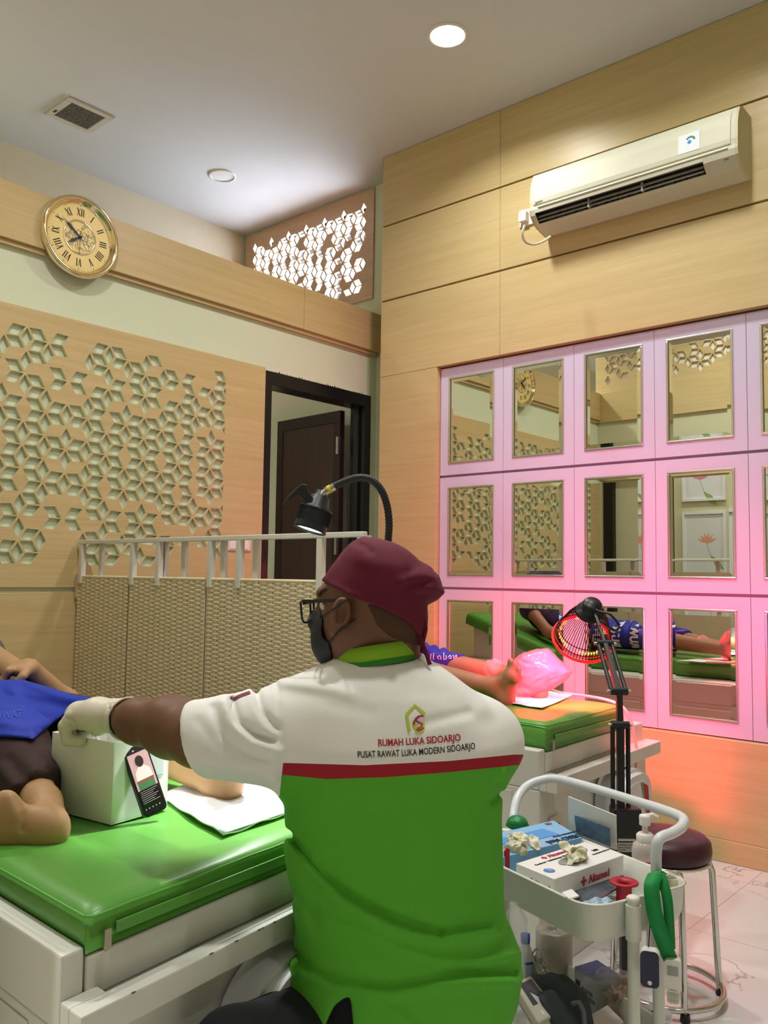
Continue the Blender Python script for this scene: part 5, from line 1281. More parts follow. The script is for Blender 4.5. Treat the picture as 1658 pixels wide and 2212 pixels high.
# hair shaved at the nape, brow
POLYH = [(788, 1300), (850, 1318), (912, 1340), (915, 1400), (880, 1392), (842, 1378), (812, 1352), (800, 1325)]
def hair(Q):
    px, py = pxy(Q); s = polyd(px, py, POLYH) * 1.6 / FPX
    return smax(headsdf(Q) - .0022, s, .006)
sculpt('hair', hair, cpt(770, 1420, 1.5) - [0, .02, 0], cpt(930, 1280, 1.8) + [0.01, .02, 0], 0.004, mat('hair_stubble', '4a3323', 0.9, bump=0.4, bscale=900), nurse, 1)
cb_ = Caster([bodyVF])
b = MB(); cb_.strip(b, [(690, 1287), (696, 1277), (706, 1273)], 5, 0.0015); b.build('eyebrow', mat('brow_dark', '231712', 0.9), nurse)
b = MB(); b.ball(c2w(hp_(.084, -.010, .031)), 0.012); b.build('eye', mat('eye_white', 'cfc6bd', 0.3), nurse)
b = MB(); cb_.strip(b, [(688, 1303), (694, 1306), (703, 1302)], 2.4, 0.003); b.build('eyelashes', mat('brow_dark', '231712'), nurse)
# cap
CAPP = [(672, 1330), (697, 1262), (716, 1236), (737, 1204), (749, 1180), (760, 1169), (783, 1160), (812, 1163), (845, 1173), (878, 1190), (905, 1211), (930, 1225), (946, 1244), (956, 1268), (961, 1281), (949, 1293), (931, 1302), (915, 1311), (903, 1322), (900, 1350), (906, 1380), (905, 1430), (880, 1440), (800, 1400), (720, 1370)]
CFOLD = [([(763, 1172), (790, 1180), (800, 1192)], -.005, 6), ([(870, 1255), (905, 1240), (940, 1250)], .006, 12), ([(872, 1270), (900, 1262), (930, 1255)], -.006, 7), ([(870, 1300), (885, 1325), (895, 1345)], -.005, 6),
         ([(700, 1256), (760, 1284), (810, 1303), (860, 1325), (895, 1346)], .003, 5), ([(893, 1290), (920, 1282), (950, 1285)], -.005, 7), ([(745, 1200), (800, 1215), (860, 1225)], .003, 16), ([(880, 1235), (885, 1290), (880, 1320)], -.004, 8)]
def capf(Q):
    px, py = pxy(Q); d = inflate(Q, CAPP, 1.650, .0885, .070, 1.64 / FPX); d = smin(d, ellip(Q, hp_(-.010, .016, 0), (.094, .090, .0815), AH), .015); d = smin(d, headsdf(Q) - .004, .006)
    low_ = np.interp(px, [690, 705, 752, 800, 850, 885, 903, 909, 916, 990], [1253, 1260, 1286, 1304, 1326, 1347, 1372, 1384, 1400, 1400])
    v = np.zeros(len(Q))
    for L, A, w in CFOLD: v += A * np.exp(-(lined(px, py, L) / w) ** 2)
    d = np.minimum(d - v * (Q[:, 2] < 1.66), headsdf(Q) - .007)
    return smax(d, (py - low_) * 1.6 / FPX * 0.9, .003)
sculpt('surgical_cap', capf, cpt(670, 1400, 1.62) + [0, 0, -.10], cpt(975, 1150, 1.64) + [0, .005, .11], 0.004, M_cap, nurse, 2)
b = MB()
for L in ([(900, 1328, 1.61), (914, 1338, 1.60), (919, 1358, 1.60), (913, 1386, 1.60), (911, 1410, 1.60)], [(898, 1345, 1.61), (903, 1365, 1.60), (911, 1388, 1.59), (920, 1412, 1.585), (928, 1436, 1.58)]):
    b.tube([c2w(p) for p in smoothpath([cpt(*q) for q in L], 6)], 0.0040, 7)
b.build('cap_ties', M_cap, nurse)
# mask and its loops
MKP = [(655, 1310), (690, 1318), (697, 1336), (695, 1362), (699, 1378), (712, 1388), (715, 1404), (718, 1424), (727, 1446), (700, 1462), (650, 1420)]
def maskf(Q):
    px, py = pxy(Q); s = polyd(px, py, MKP) * 1.65 / FPX
    return smax(smin(headsdf(Q) - .0035, ellip(Q, hp_(.090, -.080, 0), (.034, .050, .048), AH), .02), s, .003)
sculpt('face_mask', maskf, hp_(.12, -.15, .02) - [.04, .04, .08], hp_(.05, .0, 0) + [.05, .03, .11], 0.0035, M_mask, nurse, 1)
b = MB(); cb_.strip(b, [(697, 1332), (715, 1319), (735, 1305), (750, 1294)], 2.6, 0.003); cb_.strip(b, [(713, 1386), (722, 1374), (735, 1360), (752, 1348), (768, 1338)], 2.6, 0.003)
b.build('mask_loop', M_mask, nurse, solid=0.0012)
# glasses
M_gls = mat('glasses_black', '101012', 0.3)
t1 = [hp_(.118, -.003, .062), hp_(.100, -.001, .073), hp_(.07, .000, .082), hp_(.042, .000, .086)]
b = MB(); P4 = [Vector(c2w(p)) for p in t1]
for i in range(3): b.bar(P4[i], P4[i + 1], 0.0025, 0.0065 if i else 0.008)
P4b = [Vector(c2w(hp_(*q))) for q in ((.118, -.003, -.062), (.06, -.001, -.081), (.03, -.006, -.083))]
for i in range(2): b.bar(P4b[i], P4b[i + 1], 0.0025, 0.0065)
gl = b.build('glasses_temple', M_gls, nurse)
b = MB()
for s in (-1, 1):
    L = [(-.026, .016), (.026, .018), (.030, .006), (.024, -.018), (.008, -.024), (-.014, -.022), (-.026, -.010)]
    pts = [c2w(hp_(.124 - .10 * (abs(u + s * .034)) ** 1.7 * 2.0, -.018 + v, s * .034 + u * s)) for u, v in L]
    pts = smoothpath(pts + [pts[0]], 5); b.tube(pts[:-1], 0.0022, 6, closed=True)
b.tube([c2w(hp_(.123, -.008, -.009)), c2w(hp_(.125, -.006, 0)), c2w(hp_(.123, -.008, .009))], 0.002, 6)
b.build('glasses_frame', M_gls, nurse)
# trousers
def trous(Q): return np.maximum(smin(legs(Q, 0.0), torso(Q, -.024), .02), np.where(Q[:, 2] < 1.47, -1.0, Q[:, 1] - cpt(850, 2050, 1.6)[1]))
sculpt('trousers', trous, (-.46, -1.30, 1.20), (.30, -.76, 2.14), 0.007, M_trs, nurse, 2)
sculpt('shoes', lambda Q: feet(Q) - .006, (-.70, -1.6, 1.2), (.4, -.9, 2.5), 0.007, mat('shoe_black', '1a1a1c', 0.5), nurse, 1)
# glove with a rolled loose cuff
def glove(Q):
    d = handsdf(Q, .0014); ax_ = (EL - WR) / np.linalg.norm(EL - WR); ax_ = (cpt(300, 1560, 1.70) - WR); ax_ /= np.linalg.norm(ax_)
    c1 = WR + ax_ * .038; e = cone(Q, WR - ax_ * .02, c1, .033, .042); t_ = (Q - WR) @ ax_
    e = e + .0016 * np.sin(t_ * 420 + Q[:, 1] * 60)
    e = np.maximum(e, t_ - .036); e = np.maximum(e, -np.maximum(cone(Q, WR, WR + ax_ * .06, .031, .042), -(t_ - .012)))
    d = smin(d, e, .008); px, py = pxy(Q); near = Q[:, 2] < 1.835
    for L, A_, w_ in (([(146, 1552), (158, 1556), (165, 1566), (168, 1582)], .0036, 3.2), ([(168, 1583), (180, 1579), (196, 1584)], .0034, 3.2), ([(146, 1568), (158, 1570)], .0025, 2.2), ([(168, 1592), (170, 1606)], .0022, 2.2), ([(236, 1522), (238, 1545), (243, 1566)], .0022, 2.5), ([(246, 1520), (249, 1540), (252, 1562)], .0018, 2.2)): d = d + near * A_ * np.exp(-(lined(px, py, L) / w_) ** 2)
    return d
gm, gV, gF = sculpt('latex_glove', glove, WR - [.14, .075, .09], WR + [.075, .06, .17], 0.0023, M_glove, nurse, 1)
b = MB(); a_ = Vector(c2w(cpt(300, 1560, 1.70)) - c2w(WR)).normalized(); u_ = a_.cross(Vector((0, 0, 1))).normalized(); v_ = a_.cross(u_); cc = Vector(c2w(WR)) + a_ * .036
b.tube([cc + (u_ * math.cos(2 * PI * k / 32) + v_ * math.sin(2 * PI * k / 32)) * .0425 for k in range(32)], 0.0022, 6, closed=True); b.build('cuff_roll', M_glove, gm)
# stool under the nurse
sw_ = c2w(cpt(850, 2240, 1.63)); t = thing('stool', 'stool hidden beneath the seated person in the green shirt', 'stool', (sw_[0], sw_[1], 0))
zs_ = sw_[2] - .10
Mst = Matrix.Translation((sw_[0], sw_[1], 0))
MB().lathe([(0.001, zs_ - .06), (.15, zs_ - .06), (.165, zs_ - .03), (.15, zs_), (0.001, zs_ + .002)], Mst, 32).build('seat', mat('stool_vinyl', '1c1a1d', 0.5), t)
for k in range(4):
    a = k * PI / 2 + .4; MB().tube([(sw_[0] + .12 * math.cos(a), sw_[1] + .12 * math.sin(a), zs_ - .05), (sw_[0] + .17 * math.cos(a), sw_[1] + .17 * math.sin(a), 0.0)], .01, 8).build('leg', M_steel, t)
# ================================================================ PATIENT ON THE NEAR BED
M_sk1 = mat('patient_skin', 'b48c62', 0.55, var=0.08, vscale=35, bump=0.15, bscale=400)
M_brn = mat('trousers_brown', '35211f', 0.9, bump=0.1, bscale=300)
M_blue = mat('drape_blue', '1c35a8', 0.75, bump=0.1, bscale=300, var=0.05)
wc = lambda *p: w2c(np.array(p, float))
L1 = [wc(1.02, 2.42, .775), cpt(20, 1622, 2.0), cpt(92, 1736, 1.74)]
L2 = [cpt(60, 1556, 2.45), cpt(238, 1583, 2.2), cpt(470, 1688, 1.985)]
def foot1(Q):
    d = chain(Q, [cpt(92, 1736, 1.74), cpt(106, 1780, 1.665)], [.036, .036], .02)
    d = smin(d, ellip(Q, cpt(110, 1796, 1.650), (.034, .037, .030)), .02)
    d = smin(d, ellip(Q, cpt(62, 1788, 1.645), (.044, .040, .026)), .025)
    d = smin(d, ellip(Q, cpt(12, 1772, 1.635), (.040, .058, .024)), .02)
    px, py = pxy(Q); d = d + .005 * np.exp(-(lined(px, py, [(34, 1724), (50, 1752), (48, 1796)]) / 5) ** 2) - .004 * np.exp(-(lined(px, py, [(22, 1722), (30, 1760)]) / 12) ** 2) + .002 * np.exp(-(lined(px, py, [(70, 1745), (58, 1775), (62, 1815)]) / 3) ** 2)
    for i in range(5): d = smin(d, chain(Q, [cpt(-8, 1735 + 22 * i, 1.63), cpt(-46 + 4 * i, 1728 + 22 * i, 1.625)], [.013 if i == 0 else .009, .014 if i == 0 else .0095], .004), .006)
    return d
def foot2(Q, A, H, T, k=1.0, sd=np.array([.0, 0, .02])):
    """upright foot of a lying leg: ankle A, heel H, toes T; sd spreads the toes"""
    d = chain(Q, [A, H], [.036 * k, .031 * k], .02); m = H * .35 + T * .65
    d = smin(d, chain(Q, [A, m, T * .9 + m * .1], [.034 * k, .028 * k, .016 * k], .02), .02); d = smin(d, chain(Q, [H, m], [.030 * k, .026 * k], .02), .02)
    d = smin(d, cone(Q, m - sd, m + sd, .024 * k, .024 * k), .015)
    u = (T - m)
    for i in range(5):
        o = sd * (i - 2) * .62; e = T + o - u * (.05 * abs(i) + (.10 if i == 4 else 0)); d = smin(d, chain(Q, [m + o + u * .3, e], [.011 * k, (.0125 if i == 0 else .0085) * k], .004), .006)
    return d
def p1_up(Q):
    d = chain(Q, [wc(1.12, 2.40, .775), wc(1.10, 2.60, .80), wc(1.08, 2.80, .875)], [.100, .108, .13], .05)
    d = smin(d, cone(Q, wc(.93, 2.86, .91), wc(1.25, 2.86, .91), .085, .085), .05)
    d = smin(d, cone(Q, wc(1.08, 2.95, .95), wc(1.07, 3.02, .985), .055, .055), .02)
    return d
def p1_head(Q):
    A = None; d = ellip(Q, wc(1.06, 3.10, 1.02), (.078, .095, .092)); d = smin(d, ellip(Q, wc(1.06, 3.03, 1.045), (.058, .062, .062)), .03)
    d = smin(d, cone(Q, wc(1.06, 3.06, 1.09), wc(1.06, 3.035, 1.108), .009, .012), .015)
    for s in (-1, 1): d = smin(d, ellip(Q, wc(1.06 + s * .078, 3.08, 1.02), (.012, .022, .03)), .008)
    return d
H1 = [wc(1.27, 2.84, .92), cpt(140, 1522, 2.62), cpt(64, 1444, 2.50), cpt(28, 1446, 2.47)]
def p1_arm(Q):
    d = chain(Q, H1[:3], [.050, .042, .028], .03); d = smin(d, ellip(Q, (H1[2] + H1[3]) / 2, (.042, .022, .040)), .02)
    for i in range(4):
        k = cpt(18 + 3 * i, 1449 - 2 * i, 2.43 + .022 * i); d = smin(d, chain(Q, [H1[3], k, k + [-.020, -.030, 0], k + [-.032, -.056 + .004 * i, .004]], [.012, .0105, .0095, .008], .004), .006)
    d = smin(d, chain(Q, [H1[2], cpt(48, 1462, 2.42), cpt(34, 1474, 2.41)], [.014, .012, .009], .006), .01)
    d = smin(d, chain(Q, [wc(.92, 2.84, .90), wc(.84, 2.62, .76), wc(.82, 2.40, .73), wc(.83, 2.30, .72)], [.05, .042, .03, .03], .03), .02)
    for i in range(4): d = smin(d, chain(Q, [wc(.80 + .02 * i, 2.30, .722), wc(.80 + .022 * i, 2.24, .716), wc(.80 + .022 * i, 2.205, .70)], [.010, .009, .008], .004), .006)
    return smin(d, chain(Q, [wc(.86, 2.34, .72), wc(.90, 2.29, .712), wc(.90, 2.25, .705)], [.013, .011, .009], .004), .008)
def p1_legs(Q, g=0.0):
    d = chain(Q, L1, [.088 + g, .070 + g, .040 + g], .03); e = chain(Q, L2, [.088 + g, .062 + g, .038 + g], .03)
    calf = ellip(Q, L2[1] * .62 + L2[2] * .38 + [0, -.012, 0], (.058, .05, .05)); return smin(d, smin(e, calf, .03), .02)
def p1_body(Q):
    d = smin(p1_up(Q), p1_legs(Q, -.006), .03); d = smin(d, p1_head(Q), .02); d = smin(d, p1_arm(Q), .02); d = smin(d, foot1(Q), .02)
    return smin(d, foot2(Q, L2[2], cpt(492, 1704, 1.975), cpt(532, 1590, 1.96), 1.0, np.array([.006, 0, .024])), .02)
m_, V1, F1 = sculpt('person', p1_body, (-1.45, -.78, 1.50), (-.25, -.02, 2.95), 0.0055, M_sk1, None, 1)
tag(m_, 'barefoot person lying on the near bed behind the white box, sole facing the viewer', 'person'); pat1 = m_
def t1(Q):
    d = smin(chain(Q, [L1[0], L1[1], cpt(84, 1722, 1.78)], [.095, .086, .058], .03), chain(Q, [L2[0], L2[1], cpt(340, 1634, 2.095)], [.096, .079, .063], .03), .03)
    d = smin(d, cone(Q, wc(1.12, 2.40, .775), wc(1.11, 2.52, .785), .108, .112), .03)
    px, py = pxy(Q); v = 0
    for L, A, w in (([(20, 1640), (60, 1690), (90, 1700)], -.008, 10), ([(0, 1660), (50, 1720), (80, 1740)], .006, 9), ([(60, 1640), (85, 1680)], .006, 8), ([(250, 1560), (300, 1610), (330, 1620)], -.005, 9)): v = v + A * np.exp(-(lined(px, py, L) / w) ** 2)
    d = d - v
    e1 = (Q - cpt(84, 1722, 1.78)) @ _n(cpt(92, 1736, 1.74) - cpt(20, 1622, 2.0)); e2 = (Q - cpt(340, 1634, 2.095)) @ _n(L2[2] - L2[1])
    d = np.where(Q[:, 0] < cpt(150, 1700, 1.9)[0], np.where(Q[:, 2] < 2.0, np.maximum(d, e1 - .006), d), np.maximum(d, e2 - .004)); return d
sculpt('trousers', t1, (-1.30, -.68, 1.60), (-.40, -.28, 2.80), 0.007, M_brn, pat1, 2)
sculpt('shirt', lambda Q: np.maximum(p1_up(Q) - .010, wc(1.1, 2.5, .8)[1] - 9 + 0 * Q[:, 0]) + 0 * Q[:, 0], (-1.45, -.60, 2.1), (-.40, -.10, 3.0), 0.010, mat('patient_shirt', '5a5f68', 0.9), pat1, 2)
DRP = [(-260, 1452), (0, 1469), (45, 1467), (95, 1481), (165, 1502), (232, 1511), (276, 1520), (281, 1532), (200, 1532), (152, 1536), (118, 1560), (73, 1597), (0, 1592), (-260, 1600)]
def drape(Q):
    d = smin(t1(Q), p1_up(Q), .05); d = smin(d, ellip(Q, cpt(20, 1552, 2.34), (.20, .098, .16)), .05); d = smin(d, ellip(Q, cpt(130, 1560, 2.30), (.12, .06, .12)), .04) - .011; px, py = pxy(Q); v = 0
    for L, A, w in (([(0, 1500), (70, 1515), (150, 1530)], -.007, 10), ([(60, 1475), (120, 1500), (200, 1520)], .006, 9), ([(0, 1560), (60, 1570), (110, 1560)], .006, 10), ([(20, 1480), (60, 1540), (72, 1590)], .004, 9), ([(150, 1536), (190, 1520), (240, 1518)], .005, 6)): v = v + A * np.exp(-(lined(px, py, L) / w) ** 2)
    d = smax(d - v, polyd(px, py, DRP) * 2.3 / FPX, .004)
    return np.maximum(d, -(Q[:, 1] - wc(1.1, 2.4, .715)[1]))
dm, dV, dF = sculpt('surgical_drape', drape, (-1.40, -.66, 1.80), (-.40, -.18, 2.9), 0.006, M_blue, None, 2)
tag(dm, 'blue cloth drape over the lap of the person on the near bed', 'drape')
cs1 = Caster([(dV, dF)])
text_mesh('RUWAT', Matrix.Identity(4), 16.0, mat('drape_print', '3a55c0', 0.8), 'faint_lettering', dm, extrude=0.0, warp=lambda v: cs1.hit(-22 + v.x * .85, 1556 - v.y - v.x * .08, .0015))
# ================================================================ PATIENT ON THE FAR BED
M_sk2 = mat('patient_skin_fair', '9c7150', 0.55, var=0.06, vscale=35, bump=0.12, bscale=400)
A2 = cpt(1064, 1484, 3.56); B2_ = cpt(1150, 1470, 3.70)
K2 = wc(2.92, 2.50, .80); K3 = wc(3.18, 2.52, .80); wd = lambda x, y, z: wc(x, y + .25, z); HPa = wd(2.95, 2.76, .79); HPb = wd(3.17, 2.76, .79)
def p2_legs(Q, g=0): return smin(chain(Q, [HPa, K2, A2], [.085 + g, .062 + g, .037 + g], .03), chain(Q, [HPb, K3, B2_], [.085 + g, .064 + g, .037 + g], .03), .02)
def p2_up(Q):
    d = chain(Q, [wd(3.06, 2.76, .785), wd(3.06, 2.95, .84), wd(3.07, 3.14, .93)], [.125, .12, .135], .05); d = smin(d, cone(Q, wd(2.92, 3.18, .96), wd(3.22, 3.18, .96), .08, .08), .05)
    return smin(d, cone(Q, wd(3.07, 3.25, 1.0), wd(3.07, 3.31, 1.03), .052, .052), .02)
def p2_body(Q):
    d = smin(p2_legs(Q), p2_up(Q), .03)
    d = smin(d, foot2(Q, A2, cpt(1094, 1514, 3.52), cpt(1113, 1432, 3.50), 1.0, np.array([.012, -.004, -.026])), .02)
    d = smin(d, foot2(Q, B2_, cpt(1166, 1496, 3.66), cpt(1178, 1418, 3.64), 1.0, np.array([.012, -.004, -.026])), .02)
    h = ellip(Q, wd(3.07, 3.38, 1.06), (.076, .09, .09)); h = smin(h, ellip(Q, wd(3.07, 3.32, 1.09), (.056, .06, .06)), .03); h = smin(h, cone(Q, wd(3.07, 3.34, 1.14), wd(3.07, 3.32, 1.155), .009, .011), .012); d = smin(d, h, .02)
    for s, x in ((1, 3.30), (-1, 2.84)):
        d = smin(d, chain(Q, [wd(3.07 + s * .17, 3.17, .95), wd(x, 2.98, .80), wd(x - s * .04, 2.78, .80), wd(x - s * .08, 2.70, .815)], [.046, .040, .028, .026], .03), .02)
        for i in range(4): d = smin(d, chain(Q, [wd(x - s * (.06 + .018 * i), 2.70, .825), wd(x - s * (.075 + .018 * i), 2.65, .835), wd(x - s * (.08 + .018 * i), 2.62, .825)], [.010, .009, .008], .004), .006)
        d = smin(d, chain(Q, [wd(x - s * .06, 2.74, .83), wd(x - s * .12, 2.71, .845), wd(x - s * .13, 2.68, .84)], [.012, .010, .009], .004), .006)
    return d
m_, V2, F2 = sculpt('person', p2_body, (-.60, -.92, 3.30), (.85, .16, 5.0), 0.0068, M_sk2, None, 1, S2)
tag(m_, 'barefoot person lying on the far bed, one foot inside a plastic bag', 'person'); pat2 = m_
M_ind = mat('drape_indigo', '27309c', 0.75, bump=0.1, bscale=300)
sculpt('shirt', lambda Q: p2_up(Q) - .008, (-.60, -.9, 3.6), (.60, .1, 5.0), 0.010, mat('patient_print_shirt', '4a3f66', 0.9, var=0.5, vscale=20), pat2, 1, S2)
def drape2(Q):
    P = c2w(Q); y = P[:, 1]; d = smin(p2_legs(Q, .012), p2_up(Q) - .014, .04)
    d = smin(d, cone(Q, wc(3.05, 2.46, .79), wc(3.05, 2.95, .80), .10, .11), .06)
    d = d - .008 * np.sin(P[:, 0] * 38 + 9 * np.sin(y * 14)) * np.clip((P[:, 2] - .74) * 8, 0, 1)
    d = smax(d, 2.36 + .05 * np.sin(P[:, 0] * 21) - y, .01); d = smax(d, y - 3.22, .01); return np.maximum(d, .700 - P[:, 2])
dm2, dV2, dF2 = sculpt('surgical_drape', drape2, (-.60, -.98, 3.4), (.70, -.1, 4.8), 0.008, M_ind, None, 2, S2)
tag(dm2, 'crumpled indigo cloth drape over the legs of the person on the far bed', 'drape')
cs2 = Caster([(dV2, dF2)]); b = MB()
for L in ([(918, 1424), (920, 1414), (924, 1424)], [(929, 1425), (930, 1412)], [(935, 1425), (936, 1411)], [(948, 1424), (944, 1419), (950, 1417), (952, 1425)], [(958, 1410), (958, 1424), (964, 1422), (962, 1416)], [(968, 1420), (972, 1416), (974, 1422), (969, 1422)], [(978, 1415), (980, 1423), (985, 1415), (986, 1424)]): cs2.strip(b, L, 1.6, .002, n=3)
b.build('script_lettering', mat('print_white', 'e6e4ee', 0.7), dm2)
def side_text(s, y, z, h, name):
    Mt = frameM((0, 0, 0), (0, 0, 1), (0, -1, 0))
    def wp(v):
        r = cs2.t.ray_cast(Vector((3.70, y - v.y, z + v.x)), Vector((-1, 0, 0)))
        if r[0] is None or r[0].x < 2.2: r = cs2.t.find_nearest(Vector((3.0, y - v.y, z + v.x)))
        return r[0] + Vector((.003, 0, 0))
    return text_mesh(s, Matrix.Identity(4), h, mat('print_white', 'e6e4ee'), name, dm2, warp=wp, squeeze=0.8, bold=0.004, extrude=0.0)
for i in range(4): side_text('RUWAT', (2.62 + .14 * i) * S2, zs(.722), .05, 'mirror_side_lettering')
# plastic bag over the treated foot
BG = [(1110, 1424), (1128, 1410), (1158, 1403), (1183, 1400), (1201, 1417), (1237, 1452), (1216, 1474), (1192, 1489), (1166, 1501), (1140, 1507), (1114, 1502), (1100, 1480), (1098, 1450)]
def bagf(Q):
    px, py = pxy(Q); d = inflate(Q, BG, 3.655, .085, .10, 3.65 / FPX); P = c2w(Q)
    d = d + .0035 * np.sin(P[:, 0] * 90 + 3 * np.sin(P[:, 2] * 60)) * np.sin(P[:, 2] * 70 + 2 * np.sin(P[:, 1] * 40)); return np.maximum(d, -(P[:, 2] - .6885))
M_bag = mat('bag_film', 'dc8a94', 0.22, alpha=0.62, bump=0.3, bscale=60)  # pink light of the heat lamp put into the film colour
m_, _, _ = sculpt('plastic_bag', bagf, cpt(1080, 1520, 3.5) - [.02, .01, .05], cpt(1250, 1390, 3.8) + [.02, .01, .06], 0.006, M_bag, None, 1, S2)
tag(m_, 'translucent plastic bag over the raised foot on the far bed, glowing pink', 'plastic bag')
def wrapf(Q):
    P = c2w(Q); d = ellip(Q, cpt(1068, 1444, 3.78), (.052, .042, .035)); return d + .006 * np.sin(P[:, 0] * 80 + 2) * np.sin(P[:, 2] * 95 + 3 * np.sin(P[:, 1] * 60))
m_, _, _ = sculpt('plastic_wrap', wrapf, cpt(1020, 1480, 3.7) - [.02, .02, .04], cpt(1110, 1405, 3.85) + [.02, .02, .05], 0.005, mat('clear_film', 'f0f0f4', 0.08, alpha=0.16, bump=0.4, bscale=80), None, 1, S2)
tag(m_, 'crumpled clear plastic wrap behind the bare foot on the far bed', 'plastic wrap')
# ================================================================ TROLLEY AND WHAT IS ON IT
M_tr = mat('trolley_white', 'd9dbcf', 0.35)
ZR = 0.555
N0 = Vector(onp(1275, 1957, 2, ZR)); s_ = Vector((.949, -.316, 0)).normalized(); l_ = Vector((.316, .949, 0)).normalized()
Mt_ = Matrix((s_, l_, Vector((0, 0, 1)))).transposed().to_4x4(); Mt_.translation = Vector((N0.x, N0.y, 0)) - s_ * 0.012 - l_ * 0.012
TW, TL = 0.300, 0.475
t = thing('trolley', 'white three-post utility trolley with trays and a tubular handle, right of the nurse', 'trolley', Mt_ @ Vector((TW / 2, TL / 2, 0)))
t['label'] = 'white tray trolley with a tubular handle, to the right of the seated nurse'
def rr(x0, y0, x1, y1, r, n=6):
    pts = []
    for cx_, cy_, a0 in ((x1 - r, y1 - r, 0), (x0 + r, y1 - r, 90), (x0 + r, y0 + r, 180), (x1 - r, y0 + r, 270)):
        for i in range(n + 1): a = math.radians(a0 + 90 * i / n); pts.append((cx_ + r * math.cos(a), cy_ + r * math.sin(a)))
    return pts
def tray(zb, zt, nm):
    b = MB(); O_ = lambda k, r, z: [Mt_ @ Vector((x, y, z)) for x, y in rr(k, k, TW - k, TL - k, r)]
    b.rings([O_(.012, .045, zb), O_(.004, .050, zb + .02), O_(0, .052, zt - .004), O_(-.004, .055, zt), O_(.000, .052, zt + .003), O_(.005, .050, zt), O_(.008, .048, zb + .02), O_(.016, .043, zb + .004)], True, True, True)
    return b.build(nm, M_tr, t)
tray(ZR - .075, ZR, 'tray'); tray(.165, .235, 'tray')
pz = [Vector(onp(1366, 1929, 2, ZR)), Vector(onp(1419, 1904, 2, ZR))]
vps = [(Mt_.inverted() @ q) for q in pz]
for i, q in enumerate(vps):
    for yy in ((-.016, TL + .016) if i == 0 else (-.010, TL + .010)):
        if yy < 0:
            for _ in range(30): q.x += (to_cam([Mt_ @ Vector((q.x, yy, ZR))])[0][0] - (1367, 1420)[i]) * -.0007
        a = Mt_ @ Vector((q.x, yy, 0.02)); e = Mt_ @ Vector((q.x, yy, ZR + .004))
        MB().tube([a, e], .012, 14).build('post', M_tr, t)
        if i == 0: MB().lathe([(.0125, 0), (.0135, .002), (.0135, .006), (.010, .009), (.001, .010)], Matrix.Translation(e), 16).build('post_cap', M_wp, t); MB().tube([e + Vector((0, 0, -.075)), e + Vector((0, 0, -.008))], .0155, 14).build('post_sleeve', M_tr, t)
        MB().lathe([(.004, 0), (.016, .004), (.016, .022), (.004, .026)], Matrix.Translation((a.x, a.y, 0)), 14).build('castor', M_hb, t)
hd_ = [at(*q) for q in ((1417, 1908, 1.845), (1417, 1838, 1.845), (1425, 1811, 1.85), (1452, 1799, 1.88), (1474, 1782, 1.93), (1463, 1761, 2.00), (1361, 1727, 2.17), (1241, 1691, 2.37), (1190, 1682, 2.44), (1144, 1694, 2.43), (1118, 1722, 2.38), (1109, 1760, 2.33), (1107, 1797, 2.30))]
MB().tube(smoothpath(hd_, 8), .0118, 14).build('handle', mat('trolley_tube', 'd4dade', 0.22), t)
MB().tube([Vector(hd_[0]) + Vector((0, 0, -.012)), Vector(hd_[0]) + Vector((0, 0, .004))], .0135, 14).build('rubber_collar', M_hb, t)
# ---- glove boxes
def boxfrom(A, B_, C_, z0, z1, name, m, label, cat):
    A, B_, C_ = [Vector(onp(p[0], p[1], 2, z1)) for p in (A, B_, C_)]; D_ = A + C_ - B_
    t = thing(name, label, cat, ((A.x + C_.x) / 2, (A.y + C_.y) / 2, z0)); b = MB(); dn = Vector((0, 0, z0 - z1))
    b.hexa([p + dn for p in (A, B_, C_, D_)] + [A, B_, C_, D_]); b.build('carton', m, t, bevel=.0012)
    return t, A, B_, C_, D_
def crumple(name, c, r, m, label, cat, seed, n=7):
    """soft pile of folded sheets"""
    rq = np.random.RandomState(seed); P = np.array(c) + (rq.rand(n, 3) * 2 - 1) * np.array([r[0], r[1], r[2] * .5]) + np.array([0, 0, r[2] * .5]); A = []
    for i in range(n):
        z = rq.randn(3) + np.array([0, 0, .8]); z /= np.linalg.norm(z); x = np.cross(z, rq.randn(3)); x /= np.linalg.norm(x); A.append(np.array([x, np.cross(z, x), z]))
    k = r[0] * .62
    def f(X):
        d = None
        for i in range(n):
            q = (X - P[i]) @ A[i].T; q = q + np.stack([0 * q[:, 0], 0 * q[:, 0], k * .22 * np.sin(q[:, 0] / k * 5 + i) * np.cos(q[:, 1] / k * 4)], -1)
            e = ellip(q, (0, 0, 0), (k, k * .62, max(.0032, k * .13))); d = e if d is None else smin(d, e, .0016)
        return d
    lo = np.array(c) - np.array([r[0] * 1.9, r[1] * 1.9, r[2] * .6]); hi = np.array(c) + np.array([r[0] * 1.9, r[1] * 1.9, r[2] * 1.7])
    V, F = sdf_mesh(f, lo, hi, max(.0016, r[0] / 26)); b = MB(); b.add([tuple(p) for p in V], [tuple(int(i) for i in q) for q in F], True)
    return b.build(name, m, label if not isinstance(label, str) else None)
M_ctn = mat('carton_white', 'e4e4e2', 0.45); M_ctb = mat('carton_blue', '7fb6dc', 0.4)
tw_, A, B_, C_, D_ = boxfrom((1114, 1865), (1197, 1899), (1346, 1847), ZR - .070, ZR + .008, 'glove_box', M_ctn, 'white glove carton with red lettering at the front of the trolley tray', 'glove box')
ux = (C_ - B_).normalized(); uy = (A - B_).normalized(); LW_ = (C_ - B_).length; SW_ = (A - B_).length
Mtp = frameM(B_ + Vector((0, 0, .0006)), ux, uy)           # top face, x along the long front edge
